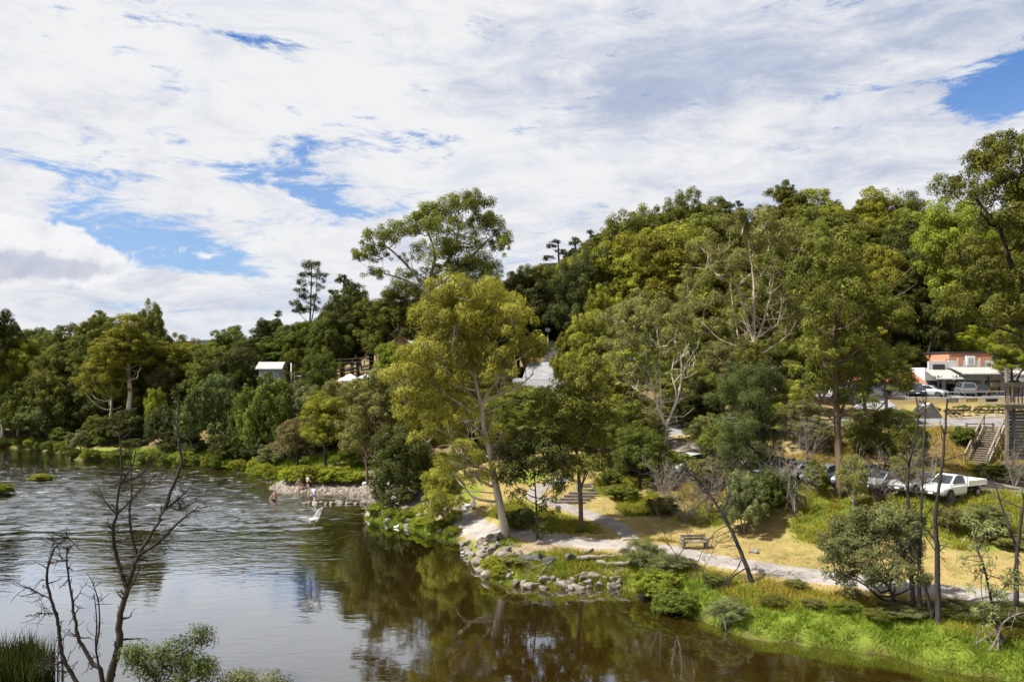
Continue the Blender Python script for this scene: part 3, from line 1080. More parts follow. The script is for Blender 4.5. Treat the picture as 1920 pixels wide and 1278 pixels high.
def gen(kind, seed):
    t = Tree(seed)
    r = t.r
    opt = dict(L=.42, w=.125, droop=1.0, dens=1.1, tuft=.34, lai=1.7)
    if kind == 'gum':         # rounded eucalypt with separate billows
        H, Wd = 18.0, 11.0
        th = 0.80
        N, zc, rx, rz, lr = 34, 0.58, 0.42, 0.38, (1.3, 2.2)
    elif kind == 'tall':      # long bare stem, ragged head
        H, Wd = 24.0, 9.0
        th = 0.92
        N, zc, rx, rz, lr = 28, 0.69, 0.40, 0.29, (1.1, 1.9)
        opt.update(dens=.95)
    elif kind == 'open':      # airy gum with visible limbs
        H, Wd = 18.0, 11.0
        th = 0.75
        N, zc, rx, rz, lr = 40, 0.58, 0.43, 0.39, (0.95, 1.6)
        opt.update(dens=.85, L=.34, w=.11, droop=1.0, tuft=.44, lai=1.35)
    elif kind == 'bush':      # round shrub leafy to the ground
        H, Wd = 6.0, 7.0
        th = 0.6
        N, zc, rx, rz, lr = 32, 0.48, 0.40, 0.44, (0.7, 1.2)
        opt.update(L=.26, w=.12, tuft=.40, lai=1.5)
    elif kind == 'wisp':      # weeping, fine leaved
        H, Wd = 9.0, 6.5
        th = 0.7
        N, zc, rx, rz, lr = 36, 0.54, 0.42, 0.42, (0.6, 1.05)
        opt.update(L=.34, w=.07, droop=1.6, dens=.8, tuft=.5, lai=1.1)
    elif kind == 'pine':
        H, Wd = 20.0, 8.0
        th = 0.97
        opt.update(L=.42, w=.13, droop=.1, tuft=.42, lai=1.4, dens=1.0)
    R0 = H * 0.017 + 0.03
    lean = r.normal(0, .035, 2) * H
    n = 9
    s = np.linspace(0, 1, n)
    tr = np.c_[lean[0] * s ** 1.5, lean[1] * s ** 1.5, s * H * th]
    tr[1:, :2] += np.cumsum(r.normal(0, .008 * H, (n - 1, 2)), 0)
    tr[0, 2] = -0.6
    t.tube(tr, R0, R0 * .28, 7, True, .8)
    if kind in ('gum', 'bush', 'open', 'wisp') and r.uniform() < .75:
        # a second leader
        k0 = 2 if kind != 'bush' else 0
        e = np.array((r.normal(0, .13) * Wd * 1.4, r.normal(0, .13) * Wd * 1.4, H * (th - .12)))
        t.tube(t.curve(tr[k0], e, 8, .05, .05), R0 * .7, R0 * .2, 6)
    lobes = []
    if kind == 'pine':
        nl = 9
        for i in range(nl):
            f = i / (nl - 1)
            z = H * (0.25 + 0.72 * f)
            ring = Wd * 0.5 * (1 - f) ** 0.75 * r.uniform(.8, 1.1) + .35
            m = max(1, int(5 * (1 - f) + 1.5))
            a0 = r.uniform(0, 6.28)
            for j in range(m):
                a = a0 + j * 6.283 / m + r.normal(0, .25)
                q = ring * r.uniform(.55, .8) if m > 1 else 0.0
                lobes.append(((q * math.cos(a), q * math.sin(a), z + r.normal(0, .5)), np.array((1.0, 1.0, .48)) * (0.75 + .75 * (1 - f))))
    else:
        tries = 0
        while len(lobes) < N and tries < 4000:
            tries += 1
            d = r.normal(0, 1, 3)
            d /= np.linalg.norm(d)
            if d[2] < -0.55:
                continue
            f = r.uniform(.62, 1.0) if r.uniform() < .8 else r.uniform(.1, .6)
            c = np.array((d[0] * Wd * rx * f, d[1] * Wd * rx * f, zc * H + d[2] * rz * H * f))
            if kind in ('gum', 'tall', 'open'):
                c[:2] *= 1.0 if c[2] < zc * H + .12 * H else 0.9
            rr = lr[0] * .75 + (lr[1] * 1.15 - lr[0] * .75) * r.uniform() ** 1.4
            if all(np.linalg.norm(c - o[0]) > 0.55 * (rr + o[1].mean()) for o in lobes):
                lobes.append((c, np.array((r.uniform(.9, 1.3), r.uniform(.9, 1.3), r.uniform(.78, 1.15))) * rr))
        lobes.sort(key=lambda o: np.linalg.norm(o[0] - np.array((0, 0, H * .35))))
    for c, rr in lobes:
        t.limb(np.asarray(c) - np.array((0, 0, rr[2] * .5)), rr.mean(), .07)
        t.lobe(c, rr, twigs=kind in ('open', 'wisp', 'gum'), **opt)
    bmesh_, cm = t.meshes(kind)
    v = np.concatenate(t.lv)
    return bmesh_, cm, float(np.percentile(v[:, 2], 99.6)), float(np.percentile(v[:, 0], 98.5) - np.percentile(v[:, 0], 1.5))


for kind, cnt, s0 in (('gum', 5, 10), ('tall', 3, 30), ('open', 4, 50), ('bush', 4, 70), ('wisp', 3, 90), ('pine', 2, 110)):
    KH[kind] = [gen(kind, s0 + i) for i in range(cnt)]

KIND_NAME = {'gum': 'gum_tree', 'tall': 'tall_gum_tree', 'open': 'open_gum_tree', 'bush': 'shrub', 'wisp': 'wattle_tree', 'pine': 'pine_tree'}
KIND_CAT = {'gum': 'tree', 'tall': 'tree', 'open': 'tree', 'bush': 'shrub', 'wisp': 'tree', 'pine': 'tree'}
_cnt = {}


def put_tree(kind, base, H, Wm, leaf, bark, label, group=None, seed=None, sink=0.0):
    i = _cnt.get(kind, 0)
    _cnt[kind] = i + 1
    bm_, cm, h0, w0 = KH[kind][i % len(KH[kind])] if seed is None else KH[kind][seed % len(KH[kind])]
    root = thing(KIND_NAME[kind], (base[0], base[1], base[2] - sink), label, KIND_CAT[kind], group, R.uniform(0, 6.28))
    s = Wm / w0
    root.scale = (s, s, H / h0)
    a = ob('trunk', bm_, root)
    put_mat(a, BARK[bark])
    b = ob('crown', cm, root)
    put_mat(b, LEAF[leaf])
    return root


def T(kind, x, Y, ytop, wpx, leaf, bark, label, group=None, seed=None):
    b = XY(x, Y)
    H = CAMZ + (HY - ytop) / F * Y - b[2]
    return put_tree(kind, b, max(H, 0.5), wpx / F * Y, leaf, bark, label, group, seed)


# --- particular trees, laid out limb by limb
def hero(name, cat, base, trunk, limbs, lobes, leaf, bark, label, Y=None, depth=2.2, seed=1, r0=.3, opt=None, rend=.3, rfac=1.0, extra=0, ls=1.22):
    """trunk/limbs: lists of pixel points; lobes: (x, y, rx, ry[, dens]) in pixels, standing at distance Y"""
    t = Tree(seed)
    r = t.r
    b = np.array(base)
    Y = Y or base[1]
    tp = [P(x, y, Y) - b for x, y in trunk]
    tp[0] = np.array((0, 0, -.5))
    tp = [p + np.array((0, (r.normal(0, .12) if i else 0), 0)) for i, p in enumerate(tp)]
    t.tube(smooth_line(tp, 4), r0, r0 * rend, 8, True, .8)
    for lm in limbs:
        pts, ra = lm[0], lm[1]
        dy = np.linspace(0, r.normal(0, .25 * depth), len(pts))
        q = [P(x, y, Y) - b + np.array((0, d, 0)) for (x, y), d in zip(pts, dy)]
        # start on the wood that is already there
        nn = min(t.nodes, key=lambda n: np.linalg.norm(n[0] - q[0]))
        q[0] = nn[0]
        t.tube(smooth_line(q, 4), ra, ra * .28, 6)
    o = dict(L=.27, w=.10, droop=.6, dens=1.0, tuft=.38, lai=1.5)
    o.update(opt or {})
    sc = Y / F
    ll = []
    for lb in lobes:
        x, y, rx, ry = lb[:4]
        dn = lb[4] if len(lb) > 4 else o['dens']
        dy = r.uniform(-1, 1) * depth
        c = P(x, y, Y) - b + np.array((0, dy, 0))
        rx *= ls; ry *= ls * 1.02
        rr = np.array((rx * sc, (rx + ry) * .5 * sc * r.uniform(.9, 1.2), ry * sc))
        ll.append((c, rr, dn))
    ll.sort(key=lambda q: np.linalg.norm(q[0] - tp[-1]))
    for c, rr, dn in ll:
        t.limb(c - np.array((0, 0, rr[2] * .4)), rr.mean(), .08, .02, rfac)
        oo = dict(o)
        oo['dens'] = dn
        t.lobe(c, rr, **oo)
    wood = [n_ for n_ in t.nodes if n_[0][2] > .35 * tp[-1][2] and n_[1] > .035]
    for _ in range(extra):
        p0, rr0 = wood[int(r.integers(len(wood)))]
        dd = np.array((r.normal(0, .8), r.normal(0, .8), r.uniform(.3, 1.3)))
        dd *= r.uniform(1.2, 3.6) / np.linalg.norm(dd)
        cu = t.curve(p0, p0 + dd, 6, .09, .12)
        t.tube(cu, min(rr0 * .55, .055), .012, 4, False)
        for _k in range(2):
            j_ = int(r.integers(2, 5))
            t.tube(t.curve(cu[j_], cu[j_] + dd * .35 + r.normal(0, .45, 3), 4, .1, .1), .02, .008, 3, False)
    bm_, cm = t.meshes(name)
    root = thing(name, b, label, cat)
    if bm_:
        put_mat(ob('trunk', bm_, root), BARK[bark])
    if cm:
        put_mat(ob('crown', cm, root), LEAF[leaf])
    return root


def dead(name, label, base, stems, Y, bark='char', twig=.5, seed=3, cat='tree', group=None, twl=(10, 40), n_tw=5, depth=.5, leafy=None, sides=6):
    """bare tree: stems = list of ([pixel points], base radius m); random twigs along them"""
    t = Tree(seed)
    r = t.r
    b = np.array(base, float)
    sc = Y / F
    for k, (pts, ra) in enumerate(stems):
        dy = np.linspace(0, r.normal(0, depth), len(pts))
        q = [P(x, y, Y) - b + np.array((0, d, 0)) for (x, y), d in zip(pts, dy)]
        if t.nodes and k:
            nn = min(t.nodes, key=lambda n: np.linalg.norm(n[0] - q[0]))
            if np.linalg.norm(nn[0] - q[0]) < 1.2:
                q[0] = nn[0]
        sm = np.array(smooth_line(q, 5))
        sm[1:-1] += r.normal(0, ra * .11, sm[1:-1].shape)
        t.tube(sm, ra, max(ra * .22, .008), sides, True, .9)
        nt = int(n_tw * twig * r.uniform(.7, 1.3) * max(1, len(pts) / 4))
        for _ in range(nt):
            i = r.integers(max(1, len(sm) // 5), len(sm) - 1)
            tg = sm[i + 1] - sm[i - 1]
            tg /= np.linalg.norm(tg) + 1e-6
            d = tg * .7 + r.normal(0, .75, 3)
            d /= np.linalg.norm(d)
            L = r.uniform(*twl) * sc
            e = sm[i] + d * L
            rt = max(min(ra * .28, .03), .008)
            c = t.curve(sm[i], e, 5, .1, -.05)
            t.tube(c, rt, .005, 4, False)
            for _ in range(int(r.integers(1, 4))):
                j = r.integers(1, 4)
                d2 = d * .5 + r.normal(0, .6, 3)
                t.tube(t.curve(c[j], c[j] + d2 * L * .5, 4, .1, 0), rt * .6, .004, 3, False)
            if leafy:
                t.leaves([e], .25, leafy, .16, .06, .5, sm[i], .2)
    bm_, cm = t.meshes(name)
    root = thing(name, b, label, cat, group)
    put_mat(ob('trunk', bm_, root), BARK[bark])
    if cm:
        put_mat(ob('crown', cm, root), LEAF['grey'])
    return root


# ------------------------------------------------------------------ particular trees of the photograph
b = XY(812, 130)
hero('broad_gum_tree', 'tree', b, [(812, 700), (806, 620), (800, 560), (805, 520)],
     [([(803, 545), (770, 505), (735, 470), (712, 455)], .32), ([(803, 540), (815, 480), (800, 430), (790, 405)], .34), ([(805, 530), (845, 480), (860, 430), (868, 400)], .34),
      ([(805, 530), (865, 500), (905, 460), (935, 435)], .3), ([(803, 548), (760, 525), (715, 512)], .22), ([(803, 545), (850, 515), (885, 500)], .25)],
     [(850, 382, 42, 20), (888, 388, 38, 22), (815, 395, 40, 20), (775, 415, 38, 18), (742, 438, 34, 18), (712, 458, 30, 18), (690, 478, 22, 18), (682, 490, 14, 12),
      (922, 418, 28, 22), (938, 445, 20, 22), (944, 468, 13, 16), (840, 440, 42, 20), (873, 462, 36, 20), (820, 468, 36, 20), (852, 492, 46, 22), (795, 515, 30, 12, .55),
      (735, 512, 40, 11, .6), (702, 514, 24, 9, .6), (905, 498, 42, 20), (880, 528, 60, 20), (765, 478, 22, 9, .6), (905, 405, 26, 18), (760, 540, 50, 14), (820, 545, 50, 18), (720, 485, 18, 8, .5), (795, 425, 30, 10, .6), (905, 425, 26, 14, .7)],
     'olive', 'grey', 'largest gum on the skyline with a broad domed crown and sky showing through', depth=4.0, seed=5, r0=.55, ls=1.06, opt=dict(L=.38, w=.15, tuft=.34, lai=1.35, droop=.6, dens=.9))

b = G(952, 1006)
hero('leaning_gum_tree', 'tree', b, [(952, 1006), (936, 940), (925, 888), (918, 843), (908, 809), (903, 767), (896, 733), (890, 705)],
     [([(907, 760), (935, 739), (969, 726), (1000, 700)], .13), ([(907, 757), (915, 736), (938, 708), (948, 690)], .11), ([(896, 795), (865, 790), (846, 803)], .09),
      ([(908, 822), (866, 826), (842, 833)], .09), ([(897, 735), (868, 726), (830, 716), (800, 705)], .10), ([(893, 712), (893, 690), (912, 660), (928, 640), (945, 610)], .14),
      ([(890, 705), (870, 680), (858, 640), (862, 590)], .14), ([(924, 925), (880, 922), (862, 930), (850, 945)], .06), ([(890, 705), (885, 660), (895, 600)], .12), ([(893, 770), (878, 762), (868, 745)], .05)],
     [(888, 555, 52, 24), (845, 548, 40, 22), (930, 572, 46, 26), (962, 602, 34, 22), (985, 652, 32, 26), (1000, 645, 18, 18), (818, 592, 40, 22), (862, 605, 46, 24), (915, 612, 46, 22),
      (786, 672, 32, 26), (828, 660, 46, 24), (880, 655, 40, 20), (765, 712, 36, 24), (815, 718, 36, 20), (860, 700, 36, 18), (800, 772, 36, 24), (772, 745, 26, 20),
      (838, 812, 36, 22, .7), (868, 850, 40, 26, .6), (900, 880, 30, 20, .5), (945, 700, 30, 16, .6), (930, 660, 30, 16), (845, 762, 34, 18), (800, 820, 30, 20, .6), (880, 780, 26, 14, .6), (940, 810, 30, 20, .7), (850, 880, 30, 22, .45)],
     'bright_yellow', 'pale', 'large yellow-green gum leaning over the footpath with pale bare limbs', depth=2.6, seed=21, r0=.36, extra=24, opt=dict(droop=1.3, L=.32, w=.08, lai=1.4, dens=.92))

b = G(750, 944)
hero('shady_tree', 'tree', b, [(750, 944), (752, 900), (748, 860)], [([(752, 905), (735, 870), (728, 830)], .09), ([(752, 905), (775, 870), (780, 840)], .09)],
     [(740, 835, 34, 28), (775, 830, 30, 26), (720, 870, 26, 26), (755, 870, 36, 28), (790, 865, 20, 26), (728, 905, 28, 22), (765, 905, 32, 22), (745, 930, 26, 12), (795, 895, 16, 18), (715, 925, 14, 12)],
     'dark', 'dark', 'dark dense tree overhanging the rocks at the river bend', depth=2.0, seed=31, r0=.2, opt=dict(L=.24, w=.12, lai=1.7))

b = G(842, 985)
hero('weeping_tree', 'tree', b, [(842, 985), (838, 950), (828, 910)], [([(838, 945), (815, 915), (806, 890)], .05), ([(838, 945), (848, 910), (846, 885)], .05)],
     [(828, 885, 24, 20), (810, 905, 18, 20), (848, 900, 18, 22), (822, 930, 26, 22), (845, 938, 18, 20), (806, 948, 16, 18), (828, 962, 24, 14), (850, 965, 12, 12)],
     'yellow', 'brown', 'small yellow-green weeping tree beside the dark tree at the rocks', depth=1.0, seed=33, r0=.09, opt=dict(L=.24, w=.06, droop=2.0, lai=1.4))

b = G(1008, 1012)
hero('sapling', 'tree', b, [(1008, 1012), (1006, 960), (1003, 905), (998, 850)], [([(1005, 950), (980, 930), (965, 915)], .035), ([(1005, 940), (1035, 920), (1048, 905)], .035), ([(1006, 975), (985, 968), (968, 965)], .03), ([(1006, 970), (1028, 958), (1040, 955)], .03)],
     [(1000, 835, 36, 22), (965, 850, 30, 22), (1035, 850, 28, 22), (985, 885, 38, 24), (1030, 890, 28, 20), (958, 895, 22, 16), (968, 925, 18, 10, .7), (1030, 925, 16, 10, .7), (975, 958, 18, 9, .6), (1028, 955, 18, 10, .6), (990, 980, 18, 8, .6), (1018, 990, 18, 8, .6)],
     'dark', 'dark', 'slender dark-leaved sapling just right of the leaning gum', depth=1.2, seed=35, r0=.10, opt=dict(L=.28, w=.12, lai=1.2))

b = G(1089, 998)
hero('path_gum_tree', 'tree', b, [(1089, 998), (1089, 940), (1084, 880), (1080, 820), (1078, 760)], [([(1087, 920), (1100, 880), (1118, 840)], .08), ([(1083, 850), (1050, 800), (1030, 770)], .09), ([(1080, 810), (1110, 770), (1130, 740)], .09)],
     [(1080, 715, 38, 22), (1045, 740, 32, 22), (1115, 740, 32, 22), (1075, 770, 40, 22), (1030, 785, 26, 18), (1130, 785, 28, 20), (1095, 815, 32, 20), (1055, 830, 28, 18), (1128, 835, 24, 18), (1100, 865, 26, 18), (1070, 880, 22, 14, .7), (1115, 690, 22, 16)],
     'olive', 'brown', 'upright olive gum standing on the lawn between the two paths', depth=2.0, seed=37, r0=.21, opt=dict(droop=1.0, w=.09, lai=1.3))

b = XY(1243, 75)
hero('pale_stem_gum', 'tree', b, [(1244, 905), (1246, 860), (1248, 815), (1252, 790)],
     [([(1252, 795), (1262, 765), (1266, 735), (1258, 700), (1262, 670)], .12), ([(1254, 785), (1270, 745), (1276, 700), (1272, 660)], .12), ([(1250, 800), (1236, 770), (1228, 740), (1205, 700), (1190, 670)], .13),
      ([(1230, 745), (1215, 690), (1212, 640)], .08), ([(1232, 755), (1195, 730), (1175, 715)], .07), ([(1275, 715), (1292, 705), (1306, 696)], .06), ([(1240, 780), (1238, 720), (1236, 650), (1230, 600)], .10)],
     [(1190, 600, 36, 24), (1235, 585, 36, 24), (1165, 640, 32, 22), (1205, 650, 36, 22), (1250, 640, 30, 22), (1275, 630, 24, 20), (1180, 690, 30, 18, .7), (1160, 680, 22, 16), (1290, 680, 22, 18), (1225, 700, 24, 14, .5), (1280, 740, 22, 16, .6), (1150, 600, 22, 18), (1265, 600, 22, 16)],
     'drab', 'white', 'gum with several pale bare stems forking above the parked white cars', depth=2.5, seed=39, r0=.22, opt=dict(dens=.6, droop=.9, w=.09), extra=46)

b = XY(1417, 82)
hero('white_limbed_gum', 'tree', b, [(1417, 800), (1417, 740), (1417, 690), (1416, 650), (1409, 626)],
     [([(1409, 628), (1396, 590), (1384, 554), (1371, 524), (1345, 488), (1336, 466)], 0.163), ([(1417, 645), (1415, 600), (1415, 560), (1416, 527), (1411, 478), (1408, 445)], 0.150),
      ([(1417, 640), (1426, 620), (1438, 580), (1446, 550), (1451, 504), (1453, 465)], 0.136), ([(1414, 575), (1395, 560), (1400, 545)], 0.054), ([(1418, 636), (1440, 618), (1455, 606), (1460, 570), (1455, 545)], 0.102),
      ([(1446, 552), (1470, 525), (1488, 500)], 0.061), ([(1417, 665), (1440, 655), (1475, 628), (1490, 600)], 0.082), ([(1417, 700), (1392, 660), (1385, 620), (1378, 570), (1374, 530)], 0.136), ([(1388, 650), (1350, 635), (1320, 605), (1300, 590)], 0.068),
      ([(1410, 660), (1370, 690), (1340, 665), (1310, 650)], 0.068), ([(1415, 540), (1425, 515), (1438, 498)], 0.048)],
     [(1340, 455, 34, 22), (1375, 438, 34, 22), (1415, 428, 36, 22), (1455, 440, 34, 22), (1485, 465, 28, 22), (1318, 495, 30, 22), (1302, 540, 32, 24), (1285, 585, 30, 22), (1352, 500, 28, 18, .6), (1470, 500, 28, 18, .6),
      (1395, 470, 30, 16, .6), (1330, 560, 30, 18, .7), (1270, 625, 26, 18, .8), (1320, 620, 26, 16, .6), (1485, 550, 28, 20, .7), (1500, 600, 26, 20, .8), (1355, 600, 24, 14, .5), (1435, 465, 26, 14, .6)],
     'drab', 'pale', 'gum with many white forking limbs fanned against the hillside', depth=3.5, seed=41, r0=.30, opt=dict(dens=.62, droop=.9, w=.10, L=.32), rend=.5, extra=80)

b = G(1573, 932)
hero('tall_straight_gum', 'tree', b, [(1573, 932), (1574, 880), (1571, 800), (1566, 720), (1562, 640), (1572, 560), (1574, 500)],
     [([(1572, 790), (1590, 730), (1600, 690)], .13), ([(1566, 720), (1545, 680), (1530, 650)], .11), ([(1568, 640), (1600, 590), (1625, 560)], .12), ([(1563, 640), (1535, 590), (1520, 560)], .11),
      ([(1573, 800), (1540, 760), (1525, 735)], .07), ([(1572, 620), (1630, 575), (1660, 545), (1690, 520), (1712, 498)], .10), ([(1640, 570), (1680, 555), (1710, 535)], .07), ([(1660, 546), (1672, 515), (1685, 500)], .05)],
     [(1572, 452, 38, 22), (1540, 482, 36, 24), (1608, 478, 34, 24), (1575, 510, 40, 26), (1522, 530, 30, 24), (1625, 530, 30, 22), (1558, 560, 42, 26), (1600, 575, 36, 24), (1512, 590, 28, 22), (1640, 600, 30, 22), (1545, 625, 38, 26), (1595, 640, 38, 24),
      (1515, 660, 30, 22), (1650, 660, 34, 24), (1560, 690, 36, 22), (1610, 705, 34, 22), (1530, 720, 28, 20, .8), (1665, 715, 28, 20), (1590, 750, 30, 16, .7), (1505, 700, 22, 16)],
     'olive', 'brown', 'tall straight-trunked gum rising from shaded grass before the parked cars', depth=3.0, seed=43, r0=.34, opt=dict(dens=.72, droop=1.0, w=.09, L=.30, lai=1.5), extra=16)

b = XY(1985, 72)
hero('giant_gum_tree', 'tree', b, [(1985, 960), (1975, 800), (1960, 650), (1945, 520), (1925, 430), (1915, 380)],
     [([(1950, 560), (1900, 500), (1880, 440), (1855, 400), (1830, 370)], .28), ([(1925, 430), (1900, 380), (1885, 330), (1870, 300)], .2), ([(1945, 520), (1890, 520), (1840, 525), (1800, 515)], .13), ([(1920, 410), (1915, 340), (1905, 280)], .18),
      ([(1955, 610), (1900, 590), (1870, 570), (1862, 545)], .12), ([(1958, 640), (1890, 620), (1850, 610), (1820, 600)], .12)],
     [(1905, 258, 30, 20), (1868, 288, 36, 20), (1835, 312, 32, 20), (1808, 338, 28, 20), (1788, 368, 22, 14), (1880, 325, 36, 20), (1912, 295, 30, 24), (1858, 368, 38, 20), (1905, 372, 36, 22), (1890, 420, 40, 26), (1845, 432, 32, 24), (1828, 468, 28, 24), (1870, 475, 36, 26), (1912, 470, 30, 30),
      (1835, 520, 34, 24), (1885, 530, 36, 26), (1808, 560, 28, 20), (1850, 585, 34, 22), (1905, 590, 36, 30), (1930, 340, 40, 30), (1945, 420, 40, 40), (1940, 540, 40, 40), (1950, 270, 36, 30), (1798, 592, 24, 14), (1895, 640, 28, 18, .7)],
     'olive', 'dark', 'giant gum overhanging from the right picture edge high above the shops', depth=3.5, seed=45, r0=.62, opt=dict(dens=.95, droop=.8, w=.11, L=.32))

b = G(1684, 1136)
hero('round_wattle', 'tree', b, [(1684, 1136), (1668, 1105), (1648, 1078)], [([(1660, 1095), (1640, 1060), (1610, 1030)], .05), ([(1660, 1092), (1672, 1050), (1680, 1010)], .05), ([(1650, 1080), (1610, 1070), (1580, 1060)], .04)],
     [(1662, 968, 34, 20), (1625, 990, 34, 24), (1690, 985, 24, 22), (1590, 1018, 30, 24), (1640, 1025, 38, 26), (1690, 1030, 26, 24), (1568, 1045, 20, 18), (1608, 1058, 32, 20), (1655, 1062, 32, 18), (1700, 1066, 18, 16), (1590, 1090, 20, 14, .8), (1630, 1090, 26, 10, .7), (1605, 1118, 12, 12, .7), (1560, 1020, 18, 16), (1720, 1000, 18, 20), (1645, 995, 34, 22), (1610, 1035, 30, 20), (1720, 1040, 16, 18), (1670, 1010, 30, 20)],
     'grey', 'dark', 'round grey-green wattle tree leaning over the footpath near the bare trunks', depth=1.6, seed=47, r0=.12, opt=dict(L=.17, w=.075, droop=.3, lai=1.6, tuft=.42))

b = XY(1425, 63)
hero('feathery_tree', 'tree', b, [(1428, 945), (1428, 880), (1426, 820), (1424, 750)], [([(1427, 800), (1408, 770), (1402, 745)], .09), ([(1427, 790), (1440, 750), (1452, 735)], .08), ([(1428, 850), (1400, 830), (1380, 820)], .08)],
     [(1425, 708, 36, 18), (1390, 722, 32, 18), (1455, 725, 26, 20), (1410, 755, 36, 18, .8), (1368, 760, 26, 16), (1368, 790, 28, 20), (1440, 790, 30, 18, .8), (1400, 815, 34, 22), (1370, 835, 26, 20), (1430, 850, 34, 24), (1395, 870, 30, 20), (1450, 830, 22, 20), (1430, 900, 34, 24), (1400, 905, 26, 20), (1462, 880, 16, 20)],
     'blue', 'dark', 'feathery blue-green tree with two broken pale branches before the car park', depth=2.2, seed=49, r0=.24, opt=dict(L=.30, w=.05, droop=.6, lai=1.5, tuft=.5))
b = XY(1728, 113)
hero('fresh_green_tree', 'tree', b, [(1728, 735), (1745, 640), (1778, 560)], [([(1772, 580), (1770, 520), (1765, 460)], .2), ([(1786, 590), (1800, 510), (1805, 440)], .2)],
     [(1785, 390, 34, 20), (1760, 412, 26, 20), (1815, 405, 28, 20), (1775, 440, 36, 24), (1815, 440, 28, 24), (1750, 465, 24, 22), (1785, 478, 38, 26), (1825, 485, 24, 24), (1755, 510, 26, 22), (1795, 520, 34, 24), (1750, 545, 20, 16), (1785, 560, 30, 20), (1825, 540, 26, 24), (1815, 595, 24, 20)],
     'fresh', 'dark', 'bright green drooping tree beside the giant gum on the right', depth=2.8, seed=51, r0=.33, opt=dict(L=.36, w=.15, droop=1.4, lai=1.6))

# skinny conifers on the mid skyline
b = XY(583, 168)
hero('thin_pine', 'tree', b, [(580, 690), (580, 640), (583, 570), (584, 500)], [([(581, 620), (592, 560), (596, 505)], .16)],
     [(588, 502, 18, 7), (575, 516, 14, 5), (600, 518, 10, 7), (572, 532, 14, 5, .8), (562, 545, 12, 4, .8), (598, 540, 9, 6, .7), (570, 556, 16, 5, .8), (560, 570, 12, 4, .8), (578, 578, 18, 6), (592, 566, 10, 6, .7), (556, 582, 10, 4)],
     'pine', 'dark', 'thin ragged pine standing alone above the left trees', depth=2, seed=53, r0=.3, opt=dict(L=.42, w=.14, droop=.2, lai=1.2))

